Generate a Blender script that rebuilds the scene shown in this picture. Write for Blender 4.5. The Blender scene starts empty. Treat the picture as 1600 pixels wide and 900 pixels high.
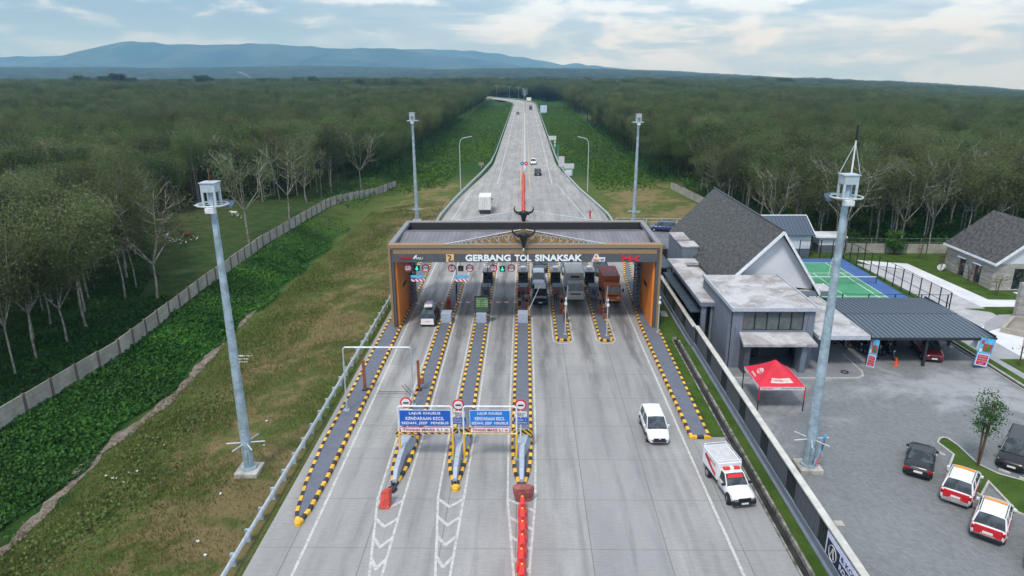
import bpy, bmesh, math, random
import numpy as np
from mathutils import Vector, Matrix, noise as mnoise
R = math.radians
random.seed(7); rng = np.random.default_rng(7)
scene = bpy.context.scene
C = scene.collection

# ---------------------------------------------------------------- camera
F, CX, CY, VX, VY, CAMH = 1067.0, 800.0, 450.0, 820.0, 112.0, 25.0
_Y = Vector((VX-CX, -(VY-CY), -F)).normalized()
_n = (F*F + (VX-CX)**2) / (CY-VY)
_Z = -Vector((VX-CX, -_n, -F)).normalized()
_X = _Y.cross(_Z)
MW = Matrix((_X, _Y, _Z))                      # camera space -> world
cam_data = bpy.data.cameras.new('camera')
cam = bpy.data.objects.new('camera', cam_data); C.objects.link(cam)
cam_data.sensor_width = 36.0; cam_data.lens = F/1600*36.0
cam_data.clip_start = 0.5; cam_data.clip_end = 40000
m4 = MW.to_4x4(); m4.translation = (0, 0, CAMH); cam.matrix_world = m4
scene.camera = cam
def _ray(x, y): return MW @ Vector((x-CX, -(y-CY), -F))
def g(x, y, z=0.0):                            # photo position -> point at height z
    r = _ray(x, y); t = (z-CAMH)/r.z
    return Vector((t*r.x, t*r.y, z))
def atY(x, y, Y):
    r = _ray(x, y); t = Y/r.y
    return Vector((t*r.x, Y, CAMH+t*r.z))
MT = MW.transposed()
def proj(x, y, z):
    c = MT @ Vector((x, y, z-CAMH))
    if c.z > -0.1: return (-9999, -9999)
    return (CX-F*c.x/c.z, CY+F*c.y/c.z)

# ---------------------------------------------------------------- world, sun, exposure
SUN_EL, SUN_AZ = R(58), R(205)
world = bpy.data.worlds.new("World"); scene.world = world; world.use_nodes = True
wn = world.node_tree; wn.nodes.clear()
def N(nt, typ, loc=None, **kw):
    n = nt.nodes.new(typ)
    for k, v in kw.items():
        if hasattr(n, k) and not k[0].isupper(): setattr(n, k, v)
    return n
def build_sky():
    nt = wn; L = nt.links.new
    out = N(nt, 'ShaderNodeOutputWorld'); bg = N(nt, 'ShaderNodeBackground')
    sky = N(nt, 'ShaderNodeTexSky'); sky.sky_type = 'NISHITA'; sky.sun_disc = False
    sky.sun_elevation = SUN_EL; sky.sun_rotation = SUN_AZ; sky.altitude = 100
    sky.air_density = 1.0; sky.dust_density = 1.5
    tc = N(nt, 'ShaderNodeTexCoord')
    def mapping(sc, loc=(0, 0, 0)):
        m = N(nt, 'ShaderNodeMapping'); m.inputs['Scale'].default_value = sc; m.inputs['Location'].default_value = loc
        L(tc.outputs['Generated'], m.inputs['Vector']); return m.outputs[0]
    def noi(vec, s, d, r, dist=0.0):
        n = N(nt, 'ShaderNodeTexNoise'); n.inputs['Scale'].default_value = s; n.inputs['Detail'].default_value = d
        n.inputs['Roughness'].default_value = r; n.inputs['Distortion'].default_value = dist; L(vec, n.inputs['Vector']); return n.outputs['Fac']
    def mr(v, a, b, c=0.0, d=1.0):
        n = N(nt, 'ShaderNodeMapRange'); n.interpolation_type = 'SMOOTHSTEP'
        for i, q in zip((1, 2, 3, 4), (a, b, c, d)): n.inputs[i].default_value = q
        L(v, n.inputs[0]); return n.outputs[0]
    def mix(f, a, b):
        n = N(nt, 'ShaderNodeMix'); n.data_type = 'RGBA'
        if isinstance(f, float): n.inputs[0].default_value = f
        else: L(f, n.inputs[0])
        for i, q in ((6, a), (7, b)):
            if isinstance(q, tuple): n.inputs[i].default_value = (*q, 1)
            else: L(q, n.inputs[i])
        return n.outputs[2]
    def mul(a, b):
        n = N(nt, 'ShaderNodeMath'); n.operation = 'MULTIPLY'; L(a, n.inputs[0])
        if isinstance(b, float): n.inputs[1].default_value = b
        else: L(b, n.inputs[1])
        return n.outputs[0]
    sep = N(nt, 'ShaderNodeSeparateXYZ'); L(tc.outputs['Generated'], sep.inputs[0])
    # broad masses, puffs, and thin streaks (elevations are small, so z is stretched)
    big = noi(mapping((2.2, 2.2, 9.0), (0.35, 0.1, 0.2)), 1.0, 4, 0.5, 0.3)
    puff = noi(mapping((6.5, 6.5, 24.0), (1.3, 0.2, 0.4)), 1.0, 9, 0.58, 0.25)
    streak = noi(mapping((4.0, 4.0, 60.0), (0.2, 3.1, 0.0)), 1.0, 7, 0.6, 0.6)
    thin = mr(streak, 0.38, 0.66)
    fluffy = mr(puff, 0.46, 0.58)
    greyc = mix(thin, (2.4, 3.8, 5.8), (3.9, 5.1, 6.9))
    lit = mix(fluffy, greyc, (5.6, 6.9, 8.6))
    # the darker rain cloud hanging over the mountain on the left
    left = mr(sep.outputs[0], -0.12, -0.34)
    cen = mr(sep.outputs[0], 0.06, -0.10)
    high = mr(sep.outputs[2], 0.035, 0.085)
    dark = mix(mr(puff, 0.45, 0.59), (1.5, 2.5, 3.7), (5.0, 5.9, 7.0))
    dark2 = mul(cen, mr(big, 0.36, 0.56))
    col = mix(dark2, lit, dark)
    warm0 = mix(mul(mr(sep.outputs[2], 0.03, 0.0), 0.4), col, (2.6, 4.2, 6.6))
    warm = mix(mul(mul(mr(sep.outputs[2], 0.062, 0.030), mr(sep.outputs[0], 0.02, -0.12)), 0.80), warm0, mix(mr(puff, 0.42, 0.62), (1.55, 2.9, 5.0), (2.3, 3.7, 5.7)))
    # higher up the overcast sheet simply closes in
    top = mix(mr(sep.outputs[2], 0.13, 0.45), warm, (5.3, 6.1, 7.2))
    final = mix(0.86, sky.outputs[0], top)
    L(final, bg.inputs['Color']); bg.inputs['Strength'].default_value = 0.1
    L(bg.outputs[0], out.inputs['Surface'])
build_sky()
sd = bpy.data.lights.new('sun', 'SUN'); sd.energy = 1.5; sd.angle = R(10); sd.color = (1.0, 0.96, 0.9)
sun = bpy.data.objects.new('sun', sd); C.objects.link(sun)
_sdir = Vector((math.sin(SUN_AZ)*math.cos(SUN_EL), math.cos(SUN_AZ)*math.cos(SUN_EL), math.sin(SUN_EL)))
sun.rotation_euler = _sdir.to_track_quat('Z', 'Y').to_euler()
scene.view_settings.view_transform = 'Standard'; scene.view_settings.look = 'None'
scene.view_settings.gamma = 1.0; scene.view_settings.use_curve_mapping = False
scene.view_settings.exposure = 0.80
scene.render.engine = 'CYCLES'
cy = scene.cycles
cy.max_bounces = 5; cy.diffuse_bounces = 3; cy.glossy_bounces = 2; cy.transmission_bounces = 3
cy.transparent_max_bounces = 6; cy.volume_bounces = 0
cy.caustics_reflective = False; cy.caustics_refractive = False
cy.use_denoising = True

# ---------------------------------------------------------------- materials
class SM:
    """small wrapper to write node materials"""
    def __init__(s, name):
        s.m = bpy.data.materials.new(name); s.m.use_nodes = True; s.nt = s.m.node_tree
        s.b = s.nt.nodes['Principled BSDF']; s.L = s.nt.links.new
        s.tc = None
    def co(s, kind='Object', scale=(1, 1, 1), loc=(0, 0, 0), rot=(0, 0, 0)):
        if kind == 'World':
            if not getattr(s, 'geo', None): s.geo = s.nt.nodes.new('ShaderNodeNewGeometry')
            v = s.geo.outputs['Position']
        else:
            if not s.tc: s.tc = s.nt.nodes.new('ShaderNodeTexCoord')
            v = s.tc.outputs[kind]
        m = s.nt.nodes.new('ShaderNodeMapping')
        m.inputs['Scale'].default_value = scale; m.inputs['Location'].default_value = loc; m.inputs['Rotation'].default_value = rot
        s.L(v, m.inputs['Vector']); return m.outputs[0]
    def noise(s, vec, scale, detail=4, rough=0.55, dist=0.0):
        n = s.nt.nodes.new('ShaderNodeTexNoise'); n.inputs['Scale'].default_value = scale
        n.inputs['Detail'].default_value = detail; n.inputs['Roughness'].default_value = rough
        n.inputs['Distortion'].default_value = dist; s.L(vec, n.inputs['Vector']); return n.outputs['Fac']
    def ramp(s, v, a, b, c=0.0, d=1.0, smooth=True):
        n = s.nt.nodes.new('ShaderNodeMapRange'); n.interpolation_type = 'SMOOTHSTEP' if smooth else 'LINEAR'
        for i, q in zip((1, 2, 3, 4), (a, b, c, d)): n.inputs[i].default_value = q
        s.L(v, n.inputs[0]); return n.outputs[0]
    def mix(s, f, a, b, mode='MIX'):
        n = s.nt.nodes.new('ShaderNodeMix'); n.data_type = 'RGBA'; n.blend_type = mode
        if isinstance(f, (int, float)): n.inputs[0].default_value = f
        else: s.L(f, n.inputs[0])
        for i, q in ((6, a), (7, b)):
            if isinstance(q, tuple): n.inputs[i].default_value = (*q[:3], 1)
            else: s.L(q, n.inputs[i])
        return n.outputs[2]
    def math(s, op, a, b=0.0):
        n = s.nt.nodes.new('ShaderNodeMath'); n.operation = op
        for i, q in ((0, a), (1, b)):
            if isinstance(q, (int, float)): n.inputs[i].default_value = q
            else: s.L(q, n.inputs[i])
        return n.outputs[0]
    def sep(s, v):
        n = s.nt.nodes.new('ShaderNodeSeparateXYZ'); s.L(v, n.inputs[0]); return n.outputs
    def attr(s, name):
        n = s.nt.nodes.new('ShaderNodeAttribute'); n.attribute_name = name; return n
    def bump(s, h, st=0.3, dist=0.05):
        n = s.nt.nodes.new('ShaderNodeBump'); n.inputs['Strength'].default_value = st; n.inputs['Distance'].default_value = dist
        s.L(h, n.inputs['Height']); s.L(n.outputs[0], s.b.inputs['Normal'])
    def done(s, col, rough=0.7, metal=0.0, spec=0.5):
        if isinstance(col, tuple): s.b.inputs['Base Color'].default_value = (*col[:3], 1)
        else: s.L(col, s.b.inputs['Base Color'])
        if isinstance(rough, (int, float)): s.b.inputs['Roughness'].default_value = rough
        else: s.L(rough, s.b.inputs['Roughness'])
        s.b.inputs['Metallic'].default_value = metal; s.b.inputs['Specular IOR Level'].default_value = spec
        return s.m
MC = {}
def mat(name, col, rough=0.6, metal=0.0, var=0.12, scale=3.0, spec=0.4, coat=0.0):
    """painted / plain surface with a little wear"""
    if name in MC: return MC[name]
    s = SM(name); v = s.co('Object')
    f = s.noise(v, scale, 5, 0.6)
    lo = tuple(c*(1-var) for c in col); hi = tuple(min(1, c*(1+var)) for c in col)
    c = s.mix(s.ramp(f, 0.3, 0.7), lo, hi)
    m = s.done(c, rough, metal, spec)
    if coat: s.b.inputs['Coat Weight'].default_value = coat; s.b.inputs['Coat Roughness'].default_value = 0.08
    MC[name] = m; return m
def emit(name, col, st):
    if name in MC: return MC[name]
    s = SM(name); s.b.inputs['Emission Color'].default_value = (*col, 1); s.b.inputs['Emission Strength'].default_value = st
    MC[name] = s.done(col, 0.4); return MC[name]
def glass(name='dark_glass', col=(0.02, 0.028, 0.032)):
    if name in MC: return MC[name]
    s = SM(name); k = 2.4 if name == 'dark_glass' else 1.15; c = s.mix(s.ramp(s.noise(s.co('Object'), 2.0, 2, 0.5), 0.40, 0.65), tuple(x/k for x in col), tuple(x*k for x in col)); MC[name] = s.done(c, 0.05, 0.0, 0.8); return MC[name]

WHITE = mat('white_paint', (0.72, 0.73, 0.74), 0.45)
BLACK = mat('black_paint', (0.015, 0.015, 0.017), 0.45)
YEL = mat('kerb_yellow', (0.78, 0.42, 0.035), 0.6, var=0.3, scale=1.3)
BLK = mat('kerb_black', (0.035, 0.035, 0.04), 0.7, var=0.4, scale=1.3)
YELP = mat('yellow_paint', (0.80, 0.48, 0.03), 0.45)
RED = mat('red_paint', (0.62, 0.02, 0.03), 0.45)
REDP = mat('red_plastic', (0.75, 0.035, 0.03), 0.4, var=0.18)
ORANGE = mat('orange_panel', (0.78, 0.235, 0.035), 0.55, var=0.10, scale=0.6)
BLUE = mat('sign_blue', (0.012, 0.10, 0.45), 0.4, var=0.04)
CYAN = mat('sign_cyan', (0.05, 0.38, 0.68), 0.4, var=0.04)
GALV = mat('galvanised_steel', (0.33, 0.42, 0.47), 0.5, 0.25, var=0.25, scale=2.2)
GALVL = mat('pale_steel', (0.50, 0.55, 0.58), 0.45, 0.2, var=0.15)
DARKM = mat('dark_steel', (0.03, 0.036, 0.042), 0.5, 0.2)
TYRE = mat('tyre_rubber', (0.018, 0.018, 0.018), 0.85)
RIM = mat('alloy_rim', (0.35, 0.36, 0.38), 0.35, 0.6)
GLASS = glass()
LAMPW = mat('headlamp_glass', (0.65, 0.68, 0.72), 0.15, 0.1)
LAMPR = mat('tail_lamp', (0.35, 0.01, 0.012), 0.2)
PLATE = mat('plate_white', (0.75, 0.75, 0.72), 0.5)
PLATEY = mat('plate_yellow', (0.75, 0.55, 0.05), 0.5)
BLKPL = mat('black_plastic', (0.02, 0.02, 0.022), 0.6)
SLATE = mat('island_slab_grey', (0.125, 0.138, 0.172), 0.75, var=0.09, scale=1.8)
PALEB = mat('barrier_pale_blue', (0.34, 0.39, 0.47), 0.6, var=0.12)
CONC = mat('bare_concrete', (0.36, 0.34, 0.31), 0.9, var=0.35, scale=1.6)
BROWN = mat('brown_steel', (0.24, 0.085, 0.045), 0.6, var=0.2)
GREYW = mat('grey_wall_paint', (0.155, 0.18, 0.225), 0.75, var=0.10, scale=0.8)
GREYD = mat('dark_grey_paint', (0.075, 0.085, 0.10), 0.7)
SKIN = mat('skin', (0.30, 0.16, 0.10), 0.6)
BARK = None

# ---------------------------------------------------------------- mesh helpers
def origin_of(p):
    while p is not None:
        if p.get('_o') is not None: return tuple(p['_o'])
        p = p.parent
    return None
class MB:
    def __init__(s): s.v = []; s.f = []; s.m = []
    def quad(s, a, b, c, d, m=0):
        n = len(s.v); s.v += [tuple(a), tuple(b), tuple(c), tuple(d)]; s.f.append((n, n+1, n+2, n+3)); s.m.append(m)
    def poly(s, pts, m=0):
        n = len(s.v); s.v += [tuple(p) for p in pts]; s.f.append(tuple(range(n, n+len(pts)))); s.m.append(m)
    def box(s, x0, x1, y0, y1, z0, z1, m=0, rz=0.0, piv=None):
        P = [(x0, y0, z0), (x1, y0, z0), (x1, y1, z0), (x0, y1, z0), (x0, y0, z1), (x1, y0, z1), (x1, y1, z1), (x0, y1, z1)]
        if rz:
            px, py = piv if piv else ((x0+x1)/2, (y0+y1)/2); c, q = math.cos(rz), math.sin(rz)
            P = [(px+(x-px)*c-(y-py)*q, py+(x-px)*q+(y-py)*c, z) for x, y, z in P]
        n = len(s.v); s.v += P
        for f in ((0, 3, 2, 1), (4, 5, 6, 7), (0, 1, 5, 4), (1, 2, 6, 5), (2, 3, 7, 6), (3, 0, 4, 7)):
            s.f.append(tuple(n+i for i in f)); s.m.append(m)
        return s
    def hexa(s, P, m=0):
        n = len(s.v); s.v += [tuple(p) for p in P]
        for f in ((0, 3, 2, 1), (4, 5, 6, 7), (0, 1, 5, 4), (1, 2, 6, 5), (2, 3, 7, 6), (3, 0, 4, 7)):
            s.f.append(tuple(n+i for i in f)); s.m.append(m)
        return s
    def tube(s, p0, p1, r0, r1=None, n=8, m=0, cap=True):
        r1 = r0 if r1 is None else r1
        a, b = Vector(p0), Vector(p1); d = (b-a)
        if d.length < 1e-6: return s
        d.normalize(); u = d.orthogonal().normalized(); w = d.cross(u); k = len(s.v)
        for c, r in ((a, r0), (b, r1)):
            for i in range(n):
                t = 2*math.pi*i/n; s.v.append(tuple(c+(u*math.cos(t)+w*math.sin(t))*r))
        for i in range(n):
            j = (i+1) % n; s.f.append((k+i, k+j, k+n+j, k+n+i)); s.m.append(m)
        if cap:
            s.f.append(tuple(k+n-1-i for i in range(n))); s.m.append(m)
            s.f.append(tuple(k+n+i for i in range(n))); s.m.append(m)
        return s
    def path(s, pts, r, n=6, m=0):
        rr = r if isinstance(r, (list, tuple)) else [r]*len(pts)
        for i in range(len(pts)-1): s.tube(pts[i], pts[i+1], rr[i], rr[i+1], n, m)
        return s
    def prism(s, poly, z0, z1, m=0):
        n = len(s.v); k = len(poly)
        s.v += [(p[0], p[1], z0) for p in poly]+[(p[0], p[1], z1) for p in poly]
        s.f.append(tuple(n+k-1-i for i in range(k))); s.m.append(m)
        s.f.append(tuple(n+k+i for i in range(k))); s.m.append(m)
        for i in range(k):
            j = (i+1) % k; s.f.append((n+i, n+j, n+k+j, n+k+i)); s.m.append(m)
        return s
    def vprism(s, poly, y0, y1, m=0):      # polygon in the x/z plane, thick along y
        n = len(s.v); k = len(poly)
        s.v += [(p[0], y0, p[1]) for p in poly]+[(p[0], y1, p[1]) for p in poly]
        s.f.append(tuple(n+i for i in range(k))); s.m.append(m)
        s.f.append(tuple(n+k+k-1-i for i in range(k))); s.m.append(m)
        for i in range(k):
            j = (i+1) % k; s.f.append((n+j, n+i, n+k+i, n+k+j)); s.m.append(m)
        return s
    def loft(s, rings, m=0, caps=True, closed=True):
        n = len(s.v); k = len(rings[0])
        for r in rings: s.v += [tuple(p) for p in r]
        for i in range(len(rings)-1):
            for j in range(k if closed else k-1):
                q = (j+1) % k
                s.f.append((n+i*k+j, n+i*k+q, n+(i+1)*k+q, n+(i+1)*k+j)); s.m.append(m(i, j) if callable(m) else m)
        if caps:
            s.f.append(tuple(n+k-1-j for j in range(k))); s.m.append(m(-1, 0) if callable(m) else m)
            s.f.append(tuple(n+(len(rings)-1)*k+j for j in range(k))); s.m.append(m(-2, 0) if callable(m) else m)
        return s
    def sphere(s, c, r, sc=(1, 1, 1), m=0, nu=10, nv=6):
        n = len(s.v)
        for i in range(nv+1):
            ph = math.pi*i/nv
            for j in range(nu):
                th = 2*math.pi*j/nu
                s.v.append((c[0]+r*sc[0]*math.sin(ph)*math.cos(th), c[1]+r*sc[1]*math.sin(ph)*math.sin(th), c[2]+r*sc[2]*math.cos(ph)))
        for i in range(nv):
            for j in range(nu):
                q = (j+1) % nu; s.f.append((n+i*nu+j, n+(i+1)*nu+j, n+(i+1)*nu+q, n+i*nu+q)); s.m.append(m)
        return s
    def build(s, name, mats, parent=None, smooth=False, bevel=0.0):
        if not isinstance(mats, (list, tuple)): mats = [mats]
        off = origin_of(parent)
        v = s.v
        if off is not None: v = [(a-off[0], b-off[1], c-off[2]) for a, b, c in v]
        me = bpy.data.meshes.new(name); me.from_pydata(v, [], s.f); me.update()
        for q in mats: me.materials.append(q)
        me.polygons.foreach_set('material_index', s.m)
        if bevel or smooth:
            bm = bmesh.new(); bm.from_mesh(me); bmesh.ops.remove_doubles(bm, verts=bm.verts, dist=1e-4)
            if bevel:
                es = [e for e in bm.edges if len(e.link_faces) == 2 and e.calc_face_angle(0) > 0.5]
                bmesh.ops.bevel(bm, geom=es, offset=bevel, segments=2, affect='EDGES', profile=0.6)
            bm.to_mesh(me); bm.free()
        if smooth:
            me.polygons.foreach_set('use_smooth', [True]*len(me.polygons))
        o = bpy.data.objects.new(name, me); C.objects.link(o)
        if parent is not None: o.parent = parent
        return o
def tag(o, label=None, cat=None, group=None, kind=None):
    if label: o['label'] = label
    if cat: o['category'] = cat
    if group: o['group'] = group
    if kind: o['kind'] = kind
    return o
def root(name, label, cat, loc=(0, 0, 0), group=None, local=False, rz=0.0):
    """Empty at the base of a thing. Unless local, its parts are written in world coordinates."""
    e = bpy.data.objects.new(name, None); C.objects.link(e); e.location = loc; e.rotation_euler = (0, 0, rz)
    e.empty_display_size = 0.3
    if not local: e['_o'] = tuple(loc)
    return tag(e, label, cat, group)
def copy_tree(o, parent=None):
    c = o.copy(); C.objects.link(c)
    if parent is not None: c.parent = parent
    for ch in o.children: copy_tree(ch, c)
    return c
_txtcache = {}
def text(name, s, mt, center, width, height, parent, extrude=0.015, facing='-Y', rz=None, tilt=None, bold=0.0, space=1.0):
    key = (s, bold, space)
    if key not in _txtcache:
        cu = bpy.data.curves.new('t', 'FONT'); cu.body = s; cu.resolution_u = 3; cu.extrude = 0.5; cu.offset = bold; cu.space_character = space
        o = bpy.data.objects.new('t', cu); C.objects.link(o)
        dg = bpy.context.evaluated_depsgraph_get(); dg.update()
        me = bpy.data.meshes.new_from_object(o.evaluated_get(dg)); C.objects.unlink(o); bpy.data.objects.remove(o)
        _txtcache[key] = me
    me = _txtcache[key].copy(); n = len(me.vertices); co = np.empty(n*3); me.vertices.foreach_get('co', co); co = co.reshape(-1, 3)
    mn, mx = co.min(0), co.max(0); sz = np.maximum(mx-mn, 1e-6)
    co = (co-(mn+mx)/2)*np.array([width/sz[0], height/sz[1], 2*extrude/sz[2]])
    me.vertices.foreach_set('co', co.ravel()); me.materials.clear(); me.materials.append(mt); me.name = name
    o = bpy.data.objects.new(name, me); C.objects.link(o)
    if tilt is not None: o.matrix_world = tilt
    else:
        o.rotation_euler = (R(90), 0, {'-Y': 0, '-X': R(-90), '+Y': R(180), '+X': R(90)}[facing] if rz is None else rz)
    c = Vector(center)
    if parent is not None:
        o.parent = parent
        if origin_of(parent): c = c-Vector(origin_of(parent))
    if tilt is None: o.location = c
    return o

# ---------------------------------------------------------------- terrain
def sm(a, b, t):
    t = min(1, max(0, (t-a)/(b-a))); return t*t*(3-2*t)
def terr(x, y):
    r = math.hypot(x, y); z = 0.0
    if x < -15.6 and y < 900:
        fade = 1-sm(140, 260, y)
        d = -x
        if d < 31: near = -1.5*sm(17, 30.5, d)
        else: near = -1.5+2.0*sm(31.4, 38.2, d)
        near2 = -1.6*sm(12, 22, d)+1.8*sm(24, 34, d)
        z = near*fade + near2*(1-fade)*(1-sm(650, 900, y))
    elif x > 15.6 and y > 115:
        d = x; k = sm(120, 190, y)*(1-sm(650, 900, y))
        z = (-1.4*sm(13, 22, d)+1.6*sm(24, 34, d))*k
    if r > 160:
        t = r-160; az = x/max(y, 1.0)
        if az > 0: z -= 0.026*(min(az, 1.2)/0.73)**1.6*t
        else: z -= 0.0
        if y > 0:
            lf = sm(0.12, -0.25, az) if False else 1-sm(-0.30, -0.02, az)
            z += lf*(-22*sm(1400, 2400, r)+64*sm(2600, 4700, r))
            ce = (1-lf)*(1-sm(0.1, 0.35, az)); z += ce*(-10*sm(900, 1700, r)+28*sm(2000, 3600, r))
            z -= 0.0*r
        k = sm(40, 140, abs(x) + max(0, y-760)*0.6)*sm(200, 600, r)
        z += k*(2.6*math.sin(x*0.011+1.3)*math.cos(y*0.008)+1.6*math.sin(x*0.027-y*0.019)+ (5*math.sin(x*0.0031+2)*math.sin(y*0.0024+.5) if r > 700 else 0))
    return z
def geo(a, b, s0, k):
    out = [a]; s = s0
    while out[-1] < b: out.append(out[-1]+s); s *= k
    return out
xl = [-v for v in geo(60, 9500, 3, 1.09)][::-1]; xr = geo(60, 9500, 3, 1.09)
xs = xl + list(np.arange(-58.8, -14, 0.8)) + list(np.arange(-14, 18, 4)) + list(np.arange(18, 60, 3)) + xr
ys = list(np.arange(-40, 20, 6)) + list(np.arange(20, 150, 1.5)) + geo(150, 12500, 3, 1.05)
def ground():
    nx, ny = len(xs), len(ys)
    v = []
    for y in ys:
        for x in xs:
            z = terr(x, y)
            if -15.6 <= x <= 60 and y < 112: z = -0.05
            elif abs(x) < 15.7 and y < 800: z = -0.05
            else:
                z += 0.10*mnoise.noise(Vector((x*0.35, y*0.35, 0))) if (x < -16 and y < 220) else 0
            v.append((x, y, z-0.01))
    f = [(j*nx+i, j*nx+i+1, (j+1)*nx+i+1, (j+1)*nx+i) for j in range(ny-1) for i in range(nx-1)]
    me = bpy.data.meshes.new('ground'); me.from_pydata(v, [], f); me.update()
    # surface cover weights: r = forest floor, g = lush vines, b = worn dry grass
    ca = me.color_attributes.new('cover', 'FLOAT_COLOR', 'POINT'); buf = []
    for (x, y, z) in v:
        fr = vn = dr = 0.0
        if x < -38 or y > 760 or (x > 34 and y > 95) or (x > 31 and y > 160): fr = 1.0
        nz = mnoise.noise(Vector((x*0.22, y*0.16, 21)))*2.2+mnoise.noise(Vector((x*0.8, y*0.7, 5)))*0.8
        if -38.2 < x < -30.8+nz*0.7 and y < 250: vn = 1.0-0.85*sm(98, 118, y+nz*5)+0.6*sm(0.5, 1.2, nz)*sm(108, 118, y); vn = min(1, vn)
        if x < -38: vn = 0.55*(1-sm(-44, -70, x))
        if y > 160 and abs(x) < 34 and y < 800: vn = 1.0*sm(150, 185, y)
        if -30.5 < x < -15 and y < 170: dr = sm(-30.5, -24, x+nz*1.6)*(1-sm(150, 175, y))
        if 14 < x < 34 and 100 < y < 175: dr = 1-sm(150, 172, y)
        buf += [fr, vn, dr, 1.0]
    ca.data.foreach_set('color', buf)
    s = SM('ground_cover'); w = s.co('World')
    cv = s.attr('cover'); sp = s.nt.nodes.new('ShaderNodeSeparateColor'); s.L(cv.outputs['Color'], sp.inputs[0])
    n1 = s.noise(w, 0.10, 5, 0.6); n2 = s.noise(w, 0.55, 6, 0.62, 0.4); n3 = s.noise(w, 4.5, 5, 0.7); n4 = s.noise(w, 18, 3, 0.7)
    grass = s.mix(s.ramp(n3, 0.35, 0.65), (0.065, 0.105, 0.020), (0.130, 0.165, 0.045))
    dry = s.mix(s.ramp(n4, 0.35, 0.65), (0.19, 0.140, 0.062), (0.32, 0.25, 0.130))
    mixg = s.ramp(s.math('ADD', s.math('MULTIPLY', n1, 0.55), s.math('MULTIPLY', n2, 0.45)), 0.44, 0.56)
    lawn = s.mix(s.math('MULTIPLY', mixg, s.math('ADD', s.math('MULTIPLY', sp.outputs[2], 0.85), 0.08)), grass, dry)
    bare = s.ramp(s.noise(w, 0.8, 6, 0.7, 0.8), 0.66, 0.74)
    lawn = s.mix(s.math('MULTIPLY', bare, sp.outputs[2]), lawn, (0.30, 0.235, 0.155))
    vine = s.mix(s.ramp(n3, 0.35, 0.7), (0.010, 0.040, 0.008), (0.035, 0.115, 0.018))
    vine = s.mix(s.ramp(n2, 0.45, 0.7), vine, (0.040, 0.085, 0.018))
    floor_ = s.mix(s.ramp(n2, 0.4, 0.62), (0.055, 0.082, 0.024), (0.110, 0.110, 0.048))
    col = s.mix(sp.outputs[0], lawn, floor_)
    col = s.mix(s.math('MULTIPLY', sp.outputs[1], 0.95), col, vine)
    s.bump(s.math('ADD', n3, s.math('MULTIPLY', n4, 0.6)), 0.8, 0.25)
    me.materials.append(s.done(col, 0.95, spec=0.1))
    me.polygons.foreach_set('use_smooth', [True]*len(me.polygons))
    o = bpy.data.objects.new('ground', me); C.objects.link(o); tag(o, kind='structure', label='grass, vine and bare earth terrain reaching the horizon')
ground()

def sheet(name, pts, z, m, kind='structure', label=None, sub=False):
    mb = MB(); mb.poly([(p[0], p[1], z) for p in pts]); o = mb.build(name, m)
    return tag(o, kind=kind, label=label)

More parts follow.
